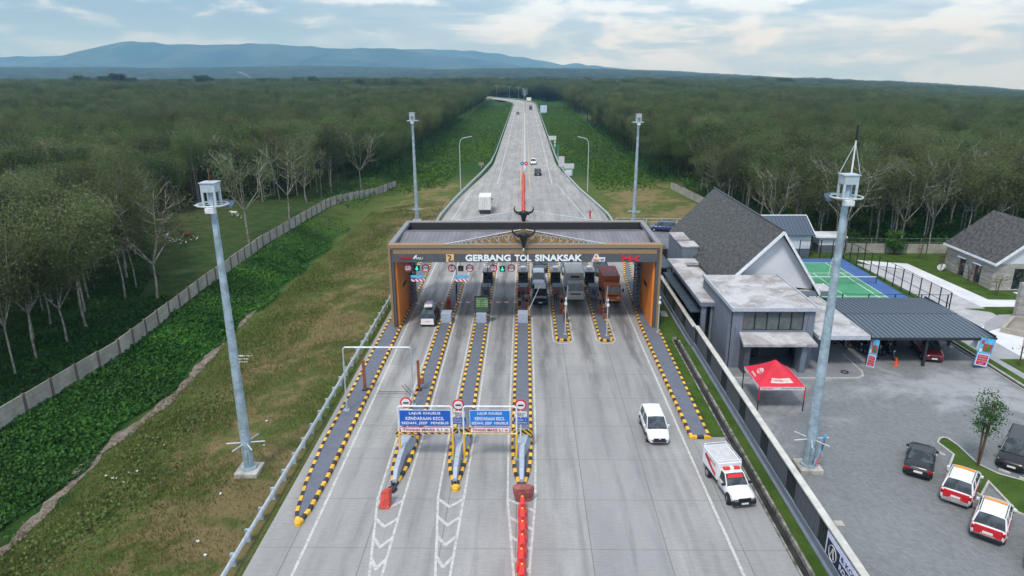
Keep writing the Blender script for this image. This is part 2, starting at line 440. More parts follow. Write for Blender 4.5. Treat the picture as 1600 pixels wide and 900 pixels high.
# concrete carriageway ------------------------------------------------------
def road_edge(y):      # half width
    if y < 121: return 14.75
    if y < 200: return 14.75-(14.75-8.8)*sm(118, 202, y)
    return 8.8
def centre(y):
    if y <= 560: return 0.0
    return -(325-math.sqrt(max(0, 325**2-(min(y, 860)-560)**2)))
def road_mat():
    s = SM('concrete_pavement'); w = s.co('World'); o = s.sep(w); x, y = o[0], o[1]
    n1 = s.noise(s.co('World', (1, 0.22, 1)), 0.55, 6, 0.6); n2 = s.noise(w, 5.0, 5, 0.65); n3 = s.noise(w, 0.18, 4, 0.6)
    br = s.noise(s.co('World', (0.5, 6.0, 1)), 2.2, 4, 0.7)
    base = s.mix(s.ramp(n1, 0.3, 0.7), (0.25, 0.247, 0.24), (0.385, 0.377, 0.36))
    base = s.mix(s.ramp(n2, 0.3, 0.75, 0, 0.35), base, (0.22, 0.215, 0.21))
    base = s.mix(s.ramp(br, 0.42, 0.62, 0, 0.30), base, (0.46, 0.445, 0.42))
    # slab to slab tone
    sx = s.math('FLOOR', s.math('DIVIDE', s.math('ADD', x, 100.1), 4.15)); sy = s.math('FLOOR', s.math('DIVIDE', y, 14.0))
    wn_ = s.nt.nodes.new('ShaderNodeTexWhiteNoise'); wn_.noise_dimensions = '2D'
    cb = s.nt.nodes.new('ShaderNodeCombineXYZ'); s.L(sx, cb.inputs[0]); s.L(sy, cb.inputs[1]); s.L(cb.outputs[0], wn_.inputs['Vector'])
    base = s.mix(s.ramp(wn_.outputs['Value'], 0, 1, 0.0, 0.50, False), base, (0.225, 0.228, 0.24))
    # tyre and oil darkening along the toll lanes
    near = s.math('MULTIPLY', s.ramp(y, 40, 62), s.ramp(y, 135, 105))
    lanes = None
    for xc in (-11.0, -6.5, -2.4, 1.8, 5.9, 10.2):
        d = s.math('ABSOLUTE', s.math('ADD', s.math('SUBTRACT', x, xc), s.math('MULTIPLY', s.math('SUBTRACT', n3, 0.5), 1.2)))
        wd = s.ramp(d, 0.95, 0.15, 0, 1.0)
        lanes = wd if lanes is None else s.math('MAXIMUM', lanes, wd)
    wear = s.math('MULTIPLY', s.math('MULTIPLY', lanes, near), s.ramp(s.noise(s.co('World', (1, 0.12, 1)), 1.3, 5, 0.6), 0.32, 0.62))
    base = s.mix(s.math('MULTIPLY', wear, 0.72), base, (0.075, 0.075, 0.078))
    # wheel paths further out
    base = s.mix(s.ramp(s.noise(s.co('World', (1.1, 0.035, 1)), 1.0, 4, 0.5), 0.5, 0.7, 0, 0.35), base, (0.17, 0.168, 0.165))
    # sawn joints
    jx = s.math('ABSOLUTE', s.math('SUBTRACT', s.math('FRACT', s.math('DIVIDE', s.math('ADD', x, 100.1), 4.15)), 0.5))
    jy = s.math('ABSOLUTE', s.math('SUBTRACT', s.math('FRACT', s.math('DIVIDE', s.math('ADD', y, 0.4), 4.55)), 0.5))
    j = s.math('MAXIMUM', s.math('MULTIPLY', s.math('GREATER_THAN', jx, 0.4925), 0.55), s.math('MULTIPLY', s.math('GREATER_THAN', jy, 0.4945), 0.5))
    base = s.mix(s.math('MULTIPLY', j, s.ramp(y, 260, 120)), base, (0.10, 0.10, 0.10))
    crack = s.ramp(s.noise(w, 0.35, 8, 0.8, 1.2), 0.60, 0.68, 0, 0.35)
    base = s.mix(crack, base, (0.17, 0.16, 0.15))
    spots = s.ramp(s.noise(w, 1.1, 7, 0.75, 0.6), 0.63, 0.70, 0, 0.55); base = s.mix(s.math('MULTIPLY', spots, s.ramp(n3, 0.45, 0.6)), base, (0.12, 0.115, 0.11))
    tyre = None
    for xc, y0_, y1_ in ((-10.3, 28, 60), (-6.0, 24, 60), (-2.0, 24, 60), (2.4, 30, 64), (6.6, 30, 62), (9.4, 28, 62)):
        for dx in (-0.72, 0.72):
            d = s.math('ABSOLUTE', s.math('SUBTRACT', x, s.math('ADD', xc+dx, s.math('MULTIPLY', s.math('SUBTRACT', s.noise(s.co('World', (0.0, 0.05, 1)), 1.0, 2, 0.5), 0.5), 1.6))))
            q = s.ramp(d, 0.34, 0.05); tyre = q if tyre is None else s.math('MAXIMUM', tyre, q)
    tyre = s.math('MULTIPLY', tyre, s.ramp(s.noise(s.co('World', (1, 0.10, 1)), 1.7, 5, 0.65), 0.40, 0.62, 0, 0.40)); base = s.mix(tyre, base, (0.15, 0.15, 0.155))
    s.bump(n2, 0.12, 0.02)
    return s.done(base, 0.85, spec=0.25)
ROAD = road_mat()
def ribbon(name, y0, y1, step, xa, xb, z, m, kind='structure', **k):
    mb = MB(); y = y0; rows = []
    while y < y1+1e-6: rows.append(y); y += step
    n = 0
    for y in rows: mb.v += [(xa(y), y, z), (xb(y), y, z)]
    for i in range(len(rows)-1): mb.f.append((2*i, 2*i+1, 2*i+3, 2*i+2)); mb.m.append(0)
    return tag(mb.build(name, m), kind=kind, **k)
ribbon('road', -30, 860, 3, lambda y: centre(y)-road_edge(y), lambda y: centre(y)+road_edge(y), 0.0, ROAD)
# marking paint
s = SM('marking_white'); MARK = s.done(s.mix(s.ramp(s.noise(s.co('World'), 3.0, 6, 0.7), 0.42, 0.64), (0.52, 0.51, 0.49), (0.36, 0.35, 0.33)), 0.8)
s = SM('marking_yellow'); MARKY = s.done(s.mix(s.ramp(s.noise(s.co('World'), 3.0, 6, 0.7), 0.45, 0.65), (0.55, 0.40, 0.16), (0.36, 0.33, 0.25)), 0.8)
MK = MB(); MKY = MB()
def line(p, q, w=0.15, z=0.004, mb=None):
    mb = mb or MK; a = Vector((p[0], p[1], 0)); b = Vector((q[0], q[1], 0)); d = (b-a).normalized(); n = Vector((-d.y, d.x, 0))*w/2
    mb.quad((a.x-n.x, a.y-n.y, z), (a.x+n.x, a.y+n.y, z), (b.x+n.x, b.y+n.y, z), (b.x-n.x, b.y-n.y, z))
def pline(f, y0, y1, step=4, w=0.15, mb=None):
    y = y0
    while y < y1: line((f(y), y), (f(min(y+step, y1)), min(y+step, y1)), w, mb=mb); y += step
pline(lambda y: -12.15, 8, 96, w=0.16); line((-12.15, 96), (-13.1, 118)); pline(lambda y: -road_edge(y)+2.0 if y > 150 else -13.0+(y-118)*0.035, 118, 160)
pline(lambda y: centre(y)-6.35, 160, 800, 6, 0.2); pline(lambda y: centre(y)+6.35, 160, 800, 6, 0.2)
line((11.6, 8), (11.3, 37.5), 0.17); line((11.3, 37.5), (11.15, 62), 0.15); line((11.15, 62), (11.1, 100), 0.13)
pline(lambda y: 11.1-(y-118)*0.09 if y < 160 else 7.3, 100, 160, w=0.16)
pline(lambda y: centre(y)-1.05, 150, 800, 6, 0.16, MKY); pline(lambda y: centre(y)+1.15, 150, 800, 6, 0.16, MKY)
for i, y in enumerate((118, 127, 136, 145, 154)): line((1.2, y), (10.2-i*0.5, y-0.3), 0.18)
tag(MK.build('road_marking', MARK), kind='structure'); tag(MKY.build('road_marking', MARKY), kind='structure')

# ---------------------------------------------------------------- toll islands
def outline(xl_, xr_, y0, y1, ytip, tipx, rear=True):
    """island plan: front nose tapers to tip (at low y)"""
    pts = []
    w = (xr_-xl_)/2
    if ytip is None:                     # round ended
        for i in range(7):
            a = math.pi+math.pi*i/6; pts.append(((xl_+xr_)/2+w*math.cos(a), y0+w*0.45+w*0.45*math.sin(a)*1.0))
    else:
        for t in (0.0, 0.35, 0.62, 0.82, 0.94): pts.append((xl_+(tipx-xl_)*t**2.4 , y0+(ytip-y0)*t))
        pts.append((tipx-0.10, ytip)); pts.append((tipx+0.10, ytip))
        for t in (0.94, 0.82, 0.62, 0.35, 0.0): pts.append((xr_+(tipx-xr_)*t**2.4, y0+(ytip-y0)*t))
    pts.append((xr_, y1-1.5)); pts.append(((xl_+xr_)/2+0.15, y1)); pts.append(((xl_+xr_)/2-0.15, y1)); pts.append((xl_, y1-1.5))
    return pts
def inset(pts, d):
    n = len(pts); out = []
    for i in range(n):
        p0, p1, p2 = Vector(pts[i-1]), Vector(pts[i]), Vector(pts[(i+1) % n])
        a = (p1-p0).normalized(); b = (p2-p1).normalized()
        na, nb = Vector((-a.y, a.x)), Vector((-b.y, b.x)); m_ = (na+nb)
        if m_.length < 1e-4: m_ = na
        m_.normalize(); k = max(0.35, m_.dot(na)); out.append(tuple(p1+m_*d/k))
    return out
def resample(pts, step):
    out = []; n = len(pts)
    for i in range(n):
        a, b = Vector(pts[i]), Vector(pts[(i+1) % n]); L_ = (b-a).length; k = max(1, round(L_/step))
        for j in range(k): out.append(tuple(a.lerp(b, j/k)))
    return out
def island(label, pts, nose=None, ncol=None, kh=0.22, kw=0.22, step=0.5):
    cx_ = sum(p[0] for p in pts)/len(pts); cy_ = min(p[1] for p in pts)
    r = root('toll_island', label, 'traffic island', (cx_, cy_, 0), 'kerbed islands between the toll lanes')
    rp = resample(pts, step); ip = inset(rp, kw); mb = MB(); n = len(rp)
    for i in range(n):
        j = (i+1) % n; m_ = i % 2
        a, b, c, d = rp[i], rp[j], ip[j], ip[i]
        sh = 0.045
        ai = tuple(Vector(a).lerp(Vector(d), sh/kw)); bi = tuple(Vector(b).lerp(Vector(c), sh/kw))
        mb.quad((*a, 0.003), (*b, 0.003), (*b, kh-sh), (*a, kh-sh), m_)
        mb.quad((*a, kh-sh), (*b, kh-sh), (*bi, kh), (*ai, kh), m_)
        mb.quad((*ai, kh), (*bi, kh), (*c, kh), (*d, kh), m_)
        mb.quad((*d, kh), (*c, kh), (*c, 0.05), (*d, 0.05), m_)
    mb.build('kerb', [YEL, BLK], r)
    sl = MB(); sl.poly([(*p, kh-0.05) for p in inset(pts, 0.07)]); sl.build('slab', SLATE, r)
    if nose: 
        tx, ty = nose; cp = MB(); cp.loft([[(tx+a*w_, ty+b*w_+0.16, z_) for a, b in ((-1, 0.5), (-0.55, -0.6), (0, -0.85), (0.55, -0.6), (1, 0.5), (0.4, 1.2), (-0.4, 1.2))] for z_, w_ in ((0.004, 0.30), (kh-0.02, 0.29), (kh+0.03, 0.23))]); cp.build('nose_cap', ncol, r)
    return r
isl = {}
isl[1] = island('wide leftmost grey island with pointed front beside the guardrail', [(-14.35, 66), (-14.3, 42), (-14.05, 37.5), (-13.65, 34.4), (-13.25, 33.3), (-13.05, 33.3), (-12.75, 34.6), (-12.62, 38), (-12.62, 66), (-12.62, 88), (-13.1, 92), (-14.35, 92)], (-13.15, 33.3), YEL)
isl[2] = island('narrow island holding the blue reversed sedan sign frame, left of the yellow tipped one', outline(-8.95, -7.55, 42.3, 82, 36.6, -8.3), (-8.3, 36.6), BLK)
isl[3] = island('island with yellow nose tip between the two blue lane signs', outline(-5.25, -3.85, 42.0, 92, 36.8, -4.35), (-4.35, 36.8), YEL)
isl[4] = island('straight island whose nose ends at the row of red plastic barriers', outline(-0.95, 0.55, 42.0, 94, 36.6, -0.2), (-0.2, 36.6), BLK)
isl[5] = island('short round ended island left of the white box truck', outline(3.0, 4.5, 61.7, 94, None, 0))
isl[6] = island('short round ended island between the white and the orange truck', outline(7.2, 8.6, 61.6, 94, None, 0))
isl[7] = island('rightmost long slanting island ending beside the white minivan', [(11.75, 43.3), (13.25, 43.3), (13.6, 64), (13.75, 84), (14.9, 96), (14.5, 97), (12.6, 84), (11.75, 66)])
# painted outlines and chevrons in front of the noses
MKI = MB()
def nose(cx0, xl_, xr_, ytip, yend, cx1, wend, single=False, y1=90):
    zz = 0.0045
    L_ = [(xl_-0.22, y1), (xl_-0.22, 44), (xl_-0.10, ytip-0.6), (cx1-wend, yend)]
    R_ = [(xr_+0.22, y1), (xr_+0.22, 44), (xr_+0.10, ytip-0.6), (cx1+wend, yend)]
    for P in (L_, R_):
        for a, b in zip(P, P[1:]): line(a, b, 0.14, zz, MKI)
    n = 7; y = ytip-0.9
    for i in range(n):
        t = (ytip-0.6-y)/(ytip-0.6-yend)
        if t > 0.97: break
        xa = (xl_-0.1)+(cx1-wend-(xl_-0.1))*t; xb = (xr_+0.1)+(cx1+wend-(xr_+0.1))*t; xm = (xa+xb)/2
        if single: line((xa, y+0.3), (xb, y-0.9), 0.2, 0.0085, MKI)
        else:
            line((xa, y+0.1), (xm+0.05, y-0.75), 0.2, 0.0085, MKI); line((xm-0.05, y-0.75), (xb, y+0.1), 0.2, 0.0125, MKI)
        y -= 1.75
nose(-8.3, -8.95, -7.55, 36.6, 26, -7.55, 0.10); nose(-4.35, -5.25, -3.85, 36.8, 25, -4.1, 0.12); nose(-0.2, -0.95, 0.55, 36.6, 25, -0.16, 0.10, True)
for xl_, xr_ in ((3.0, 4.5), (7.2, 8.6)):
    P = [(xl_-0.22, 92), (xl_-0.22, 62), (xl_+0.25, 61.2), (xr_-0.25, 61.2), (xr_+0.22, 62), (xr_+0.22, 92)]
    for a, b in zip(P, P[1:]): line(a, b, 0.13, 0.0165, MKI)
tag(MKI.build('road_marking', MARK), kind='structure')

# ---------------------------------------------------------------- crash barriers + signs on the noses
def chevron_mat():
    s = SM('hazard_stripes'); o = s.sep(s.co('Object'))
    d = s.math('ADD', s.math('MULTIPLY', s.math('ABSOLUTE', o[0]), 2.6), s.math('MULTIPLY', o[2], 3.0))
    k = s.math('GREATER_THAN', s.math('FRACT', d), 0.5)
    return s.done(s.mix(k, (0.72, 0.40, 0.03), (0.02, 0.02, 0.02)), 0.5)
HAZ = chevron_mat()
def stripes(name, c1, c2, fx, fz):
    s = SM(name); o = s.sep(s.co('Object')); k = s.math('GREATER_THAN', s.math('FRACT', s.math('ADD', s.math('MULTIPLY', o[0], fx), s.math('MULTIPLY', o[2], fz))), 0.5)
    return s.done(s.mix(k, c1, c2), 0.5)
YB = stripes('yellow_black_bar', (0.78, 0.46, 0.03), (0.02, 0.02, 0.02), 2.2, 4)
RW = stripes('red_white_bar', (0.70, 0.03, 0.04), (0.78, 0.78, 0.78), 2.4, 2.4)
RWARM = stripes('red_white_arm', (0.50, 0.12, 0.09), (0.72, 0.72, 0.70), 1.1, 0)
def crash(label, cx_, tip, name='crash_barrier'):
    r = root(name, label, 'crash barrier', (cx_, tip, 0.17), 'pale blue wedge barriers on the island noses')
    mb = MB(); y1 = tip+3.6; y2 = tip+5.0
    sec = lambda y, w, h: [(cx_-w, y, 0.18), (cx_+w, y, 0.18), (cx_+w*0.8, y, h), (cx_-w*0.8, y, h)]
    mb.loft([sec(tip+0.5, 0.15, 0.45), sec(tip+1.2, 0.18, 0.85), sec(y1, 0.22, 1.0), sec(y2, 0.60, 1.15), sec(y2+0.7, 0.62, 1.15)])
    mb.build('wedge', PALEB, r, bevel=0.03)
    p = MB(); p.box(cx_-0.66, cx_+0.66, y2-0.12, y2-0.04, 0.95, 1.5); b = p.build('hazard_board', HAZ, r)
    return r
crash('pale wedge barrier with hazard board on the island left of the left blue sign', -8.25, 36.9)
crash('pale wedge barrier with hazard board between the two blue lane signs', -4.45, 37.1)
crash('pale wedge barrier with hazard board behind the red plastic barriers', -0.2, 37.0)
def noentry(label, cx_, y):
    r = root('height_gauge_sign', label, 'road sign', (cx_, y, 0.17), 'round signs on posts over the island noses')
    MB().tube((cx_, y, 0.17), (cx_, y, 3.9), 0.05).build('post', WHITE, r)
    ring = MB(); ring.tube((cx_, y-0.05, 3.55), (cx_, y-0.02, 3.55), 0.40, n=28); ring.build('red_disc', RED, r)
    w = MB(); w.tube((cx_, y-0.07, 3.55), (cx_, y-0.045, 3.55), 0.30, n=28); w.build('white_disc', WHITE, r)
    bb = MB(); bb.box(cx_-0.19, cx_+0.19, y-0.09, y-0.075, 3.50, 3.60); bb.build('bar', BLACK, r)
    pl = MB(); pl.box(cx_-0.42, cx_+0.42, y-0.06, y-0.03, 2.68, 3.05); pl.build('white_plate', WHITE, r)
    text('lettering', 'TERBUKA', BLACK, (cx_, y-0.07, 2.93), 0.7, 0.13, r, 0.004); text('lettering', 'SEMUA', BLACK, (cx_, y-0.07, 2.78), 0.45, 0.12, r, 0.004)
    bl = MB(); bl.box(cx_-0.50, cx_+0.50, y-0.06, y-0.03, 2.1, 2.58); bl.build('blue_plate', BLUE, r)
    text('lettering', 'GOL I', WHITE, (cx_, y-0.07, 2.45), 0.7, 0.13, r, 0.004); text('lettering', 'KENDARAAN', WHITE, (cx_, y-0.07, 2.24), 0.85, 0.13, r, 0.004)
noentry('red ringed round sign over white and blue plates between the two blue lane signs', -4.50, 41.6)
noentry('red ringed round sign over white and blue plates right of the right blue sign', -0.28, 41.6)
noentry('red ringed round sign mostly hidden behind the left blue lane sign', -8.1, 41.9)
def lane_frame(label, xa, xb, y, blue, fr_low, tiltz=0.0):
    r = root('height_limit_gantry', label, 'sign gantry', (xa, y, 0.17), 'height limit gantries in front of the lanes')
    z0, z1 = 2.12, 4.12
    for x in (xa, xb):
        MB().tube((x, y, 0.17), (x, y, z0), 0.075).build('yellow_post', YELP, r)
        bp = MB(); bp.box(x-0.2, x+0.2, y-0.2, y+0.2, 0.17, 0.25); bp.build('foot_plate', GALV, r)
    f = MB(); f.path([(xa, y, z0), (xa, y, z1-0.12), (xa+0.12, y, z1), (xb-0.12, y, z1), (xb, y, z1-0.12), (xb, y, z0)], 0.055, 8); f.build('frame', WHITE, r)
    lo = MB(); lo.tube((xa-0.05, y, z0), (xb+0.05, y, z0), 0.055); lo.build('low_bar', YB if fr_low else mat('low_bar_yellow', (0.7, 0.55, 0.2), 0.5), r)
    w = (xb-xa); cx_ = (xa+xb)/2; bw = w*0.47 if fr_low else w*0.37
    bo = MB(); bo.box(cx_-bw-0.03, cx_+bw+0.03, y-0.07, y-0.05, 2.70, 3.88); bo.build('board_rim', WHITE, r)
    b = MB(); b.box(cx_-bw, cx_+bw, y-0.10, y-0.075, 2.73, 3.85); b.build('blue_board', blue, r)
    for t_, zz, ww in (('LAJUR KHUSUS', 3.64, 0.62), ('KENDARAAN KECIL', 3.28, 0.76), ('SEDAN, JEEP  MINIBUS', 2.92, 0.93)):
        text('lettering', t_, WHITE, (cx_, y-0.115, zz), bw*2*ww, 0.235, r, 0.01, bold=0.022, space=1.08)
    p = MB(); p.box(cx_-bw, cx_+bw, y-0.09, y-0.06, 2.25, 2.62); p.build('board_rim', RED, r)
    p = MB(); p.box(cx_-bw+0.03, cx_+bw-0.03, y-0.11, y-0.095, 2.28, 2.59); p.build('white_board', WHITE, r)
    text('lettering', 'TINGGI MAKS 2,1 m', mat('dull_red', (0.40, 0.03, 0.06), 0.5), (cx_, y-0.125, 2.435), bw*2*0.9, 0.20, r, 0.01, bold=0.02, space=1.08)
lane_frame('left height frame carrying a deep blue lane board over a striped bar', -8.35, -4.80, 40.25, BLUE, True)
lane_frame('right height frame carrying a brighter blue lane board over a pale bar', -4.05, -0.55, 40.25, mat('sign_blue_bright', (0.015, 0.19, 0.60), 0.4, var=0.04), False)
# pipe gantry further in
r = root('pipe_gantry', 'plain grey pipe portal spanning the leftmost lane', 'gantry', (-13.75, 47.1, 0.17))
MB().path([(-13.72, 47.1, 0.17), (-13.62, 47.1, 5.3), (-13.5, 47.1, 5.43), (-8.6, 47.1, 5.43), (-8.5, 47.1, 5.3), (-8.72, 47.9, 0.17)], 0.065).build('pipe', GALVL, r)
MB().box(-13.95, -13.5, 46.9, 47.3, 0.17, 0.27).build('foot_plate', GALV, r)
MB().box(-8.92, -8.5, 47.7, 48.1, 0.17, 0.27).build('foot_plate', GALV, r)

for (x, y, lab) in ((-13.1, 50.7, 'brown steel sensor post on the wide left island'), (-8.65, 50.7, 'brown steel sensor post on the second island with a small box')):
    r = root('sensor_post', lab, 'post', (x, y, 0.17), 'brown vehicle detector posts')
    MB().box(x-0.10, x+0.10, y-0.10, y+0.10, 0.17, 2.8).build('post', BROWN, r)
    MB().box(x-0.22, x+0.22, y-0.2, y+0.2, 0.17, 0.22).build('foot_plate', BLKPL, r)
    if x > -10: MB().box(x+0.12, x+0.42, y-0.18, y+0.1, 0.8, 1.25).build('box', BROWN, r)
# loop detector cuts
LC = MB(); line((-12.0, 50.7), (-9.6, 50.7), 0.1, 0.0045, LC); line((-12.0, 50.35), (-9.6, 50.35), 0.07, 0.0045, LC); line((-10.3, 51.9), (-9.2, 50.0), 0.07, 0.0085, LC); line((-10.1, 52.1), (-9.0, 50.1), 0.07, 0.0085, LC)
tag(LC.build('road_marking', BLK), kind='structure')

# ---------------------------------------------------------------- toll gate canopy
s = SM('tan_mesh_cladding'); _n = s.noise(s.co('Object', (6, 6, 14)), 2.0, 3, 0.7)
TAN = s.done(s.mix(s.ramp(_n, 0.3, 0.7), (0.20, 0.125, 0.06), (0.36, 0.24, 0.125)), 0.6)
s = SM('roof_sheet_brown'); _o = s.sep(s.co('Object')); _r = s.math('ABSOLUTE', s.math('SUBTRACT', s.math('FRACT', s.math('MULTIPLY', _o[0], 2.2)), 0.5))
_c = s.mix(s.ramp(s.noise(s.co('Object', (1, .3, 1)), 0.7, 4), 0.3, 0.7), (0.135, 0.125, 0.140), (0.19, 0.178, 0.195))
s.bump(s.ramp(_r, 0.3, 0.48), 0.6, 0.06); ROOFB = s.done(s.mix(s.ramp(_r, 0.40, 0.5, 0, 0.35), _c, (0.07, 0.065, 0.07)), 0.5)
FASC = mat('fascia_grey', (0.085, 0.093, 0.10), 0.55)
FASC2 = mat('fascia_edge_grey', (0.20, 0.20, 0.22), 0.5)
def gate():
    GX0, GX1, Y0, Y1 = -13.5, 13.45, 65.0, 76.4
    r = root('toll_gate', 'large toll plaza canopy with tan and grey portal, orange inner sides and two buffalo heads', 'toll gate', (0, 70.5, 0))
    # portal frame: columns and stepped beam on front and back
    for (ya, yb) in ((Y0, Y0+0.9), (Y1-0.9, Y1)):
        f = MB()
        f.box(GX0, GX0+0.22, ya, yb, 0.17, 8.85); f.box(GX1-0.22, GX1, ya, yb, 0.17, 8.85)
        f.box(GX0+0.22, GX1-0.22, ya, yb, 8.50, 8.85); f.box(GX0+0.5, GX1-0.5, ya+0.06, yb, 7.93, 8.30)
        f.build('portal_frame', TAN, r)
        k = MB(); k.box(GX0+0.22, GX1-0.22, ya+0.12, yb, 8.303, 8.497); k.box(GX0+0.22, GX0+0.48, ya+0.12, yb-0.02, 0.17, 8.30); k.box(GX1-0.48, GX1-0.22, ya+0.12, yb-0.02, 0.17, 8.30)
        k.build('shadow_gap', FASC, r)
        k = MB(); k.box(GX0+0.24, GX1-0.24, ya+0.05, ya+0.115, 8.34, 8.40); k.build('trim_strip', FASC2, r)
        k = MB(); k.box(GX0+0.485, GX1-0.485, ya+0.03, yb-0.05, 7.08, 7.927); k.build('name_beam', FASC, r)
    # side panels
    for sx, x0, x1 in ((-1, GX0+0.50, GX0+0.70), (1, GX1-0.70, GX1-0.50)):
        p = MB(); p.box(x0, x1, Y0+0.5, 73.3, 0.17, 7.9); p.build('side_panel', ORANGE, r)
        xo0, xo1 = (GX0+0.02, GX0+0.20) if sx < 0 else (GX1-0.20, GX1-0.02)
        p = MB(); p.box(xo0, xo1, Y0+0.9, Y1-0.9, 0.17, 8.5); p.build('outer_panel', TAN, r)
        xi = x1+0.01 if sx < 0 else x0-0.01
        t_ = text('lettering', 'SINAKSAK', BLKPL, (xi, 69.2, 3.6), 1.9, 0.42, r, 0.02, rz=R(90) if sx < 0 else R(-90))
        # lattice column
        c = MB(); xa = GX0+0.8 if sx < 0 else GX1-1.45
        for px_ in (xa, xa+0.55):
            for py_ in (71.6, 72.3): c.box(px_, px_+0.09, py_, py_+0.09, 0.17, 7.9)
        for i in range(16):
            z = 0.4+i*0.47
            for py_ in (71.61, 72.31): c.box(xa+0.09, xa+0.55, py_, py_+0.06, z, z+0.16)
            for px_ in (xa+0.01, xa+0.56): c.box(px_, px_+0.06, 71.69, 72.3, z, z+0.16)
        c.box(xa+0.30, xa+0.36, 71.7, 72.3, 0.17, 7.8)
        c.build('lattice_column', GREYW, r)
    # roof
    ro = MB(); yr, ze, zr = 71.9, 8.12, 8.68
    ro.hexa([(GX0+0.55, Y0+0.9, ze-0.12), (GX1-0.55, Y0+0.9, ze-0.12), (GX1-0.55, yr, zr-0.12), (GX0+0.55, yr, zr-0.12), (GX0+0.55, Y0+0.9, ze), (GX1-0.55, Y0+0.9, ze), (GX1-0.55, yr, zr), (GX0+0.55, yr, zr)])
    ro.hexa([(GX0+0.55, yr, zr-0.12), (GX1-0.55, yr, zr-0.12), (GX1-0.55, Y1-0.9, 7.88), (GX0+0.55, Y1-0.9, 7.88), (GX0+0.55, yr, zr), (GX1-0.55, yr, zr), (GX1-0.55, Y1-0.9, 8.0), (GX0+0.55, Y1-0.9, 8.0)])
    rf = ro.build('roof', ROOFB, r)
    MB().box(GX0+0.55, GX1-0.55, yr-0.12, yr+0.12, zr+0.0, zr+0.05).build('ridge_cap', mat('ridge_grey', (0.14, 0.13, 0.135), 0.5), rf)
    # dark inner lining of the back parapet, pale coping on the sides
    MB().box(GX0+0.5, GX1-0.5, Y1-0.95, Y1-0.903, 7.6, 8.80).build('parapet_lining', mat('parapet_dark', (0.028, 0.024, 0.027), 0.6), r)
    for x0, x1 in ((GX0, GX0+0.5), (GX1-0.5, GX1)):
        MB().box(x0, x1, Y0+0.9, Y1-0.9, 8.5, 8.86).build('side_coping', FASC2, r)
    MB().box(GX0+0.02, GX1-0.02, Y1-0.88, Y1-0.02, 8.853, 8.88).build('coping', FASC2, r)
    # name and marks
    W = mat('letter_white', (0.80, 0.86, 0.88), 0.4, var=0.03)
    yF = Y0-0.02
    text('lettering', 'GERBANG', W, (-3.62, yF, 7.53), 4.47, 0.66, r, 0.05, bold=0.035)
    text('lettering', 'TOL', W, (-0.19, yF, 7.53), 1.64, 0.66, r, 0.05, bold=0.035)
    text('lettering', 'SINAKSAK', W, (3.33, yF, 7.53), 4.65, 0.66, r, 0.05, bold=0.035)
    text('lettering', 'INDONESIA', mat('logo_red', (0.62, 0.02, 0.05), 0.5), (-11.75, yF, 7.52), 1.35, 0.22, r, 0.03, bold=0.012)
    text('lettering', 'MAJU', W, (-10.5, yF, 7.46), 0.85, 0.30, r, 0.03)
    em = MB(); em.vprism([(-11.05, 7.45), (-10.95, 7.62), (-10.80, 7.78), (-10.62, 7.86), (-10.70, 7.70), (-10.62, 7.60), (-10.80, 7.58), (-10.92, 7.45)], yF-0.03, yF+0.03); em.build('emblem', W, r)
    lg = MB(); lg.box(-7.76, -7.0, yF-0.02, yF+0.04, 7.12, 7.90); lg.build('logo_panel', mat('logo_tan', (0.78, 0.50, 0.22), 0.5), r)
    lg = MB(); lg.path([(-7.62, yF-0.03, 7.78), (-7.35, yF-0.03, 7.76), (-7.28, yF-0.03, 7.55), (-7.45, yF-0.03, 7.42), (-7.50, yF-0.03, 7.22), (-7.25, yF-0.03, 7.16), (-7.06, yF-0.03, 7.28)], 0.055, 6); lg.build('logo_mark', BLACK, r)
    ap = MB(); ap.vprism([(6.55, 7.14), (7.85, 7.14), (7.92, 7.58), (7.30, 7.58), (7.16, 7.90), (6.88, 7.90)], yF-0.01, yF+0.04); ap.build('logo_panel', WHITE, r)
    for ch, col, x, z, w_, h_ in (('A', (0.70, 0.05, 0.02), 7.0, 7.72, 0.26, 0.24), ('H', (0.60, 0.02, 0.05), 6.86, 7.32, 0.24, 0.27), ('M', (0.85, 0.45, 0.02), 7.14, 7.32, 0.27, 0.27), ('T', (0.80, 0.7, 0.05), 7.34, 7.34, 0.2, 0.27), ('W', (0.02, 0.06, 0.40), 7.60, 7.32, 0.36, 0.27)):
        text('lettering', ch, mat('logo_'+ch, col, 0.5), (x, yF-0.03, z), w_, h_, r, 0.02, bold=0.02)
    LR = mat('logo_bright_red', (0.72, 0.015, 0.03), 0.45)
    hk = MB()
    hk.box(9.55, 9.75, yF-0.03, yF+0.02, 7.14, 7.90); hk.box(9.75, 10.22, yF-0.03, yF+0.02, 7.42, 7.60); hk.box(10.22, 10.40, yF-0.03, yF+0.02, 7.14, 7.76)
    hk.vprism([(10.40, 7.42), (10.62, 7.42), (11.1, 7.72), (11.24, 7.78), (11.24, 7.62), (10.95, 7.46), (11.20, 7.18), (10.92, 7.18), (10.66, 7.34), (10.40, 7.34)], yF-0.03, yF+0.02)
    hk.build('lettering', LR, r)
    # ornament gables and buffalo heads
    GOLD = mat('ornament_gold', (0.28, 0.17, 0.07), 0.5, var=0.2); SCR = mat('scroll_silver', (0.50, 0.52, 0.52), 0.45)
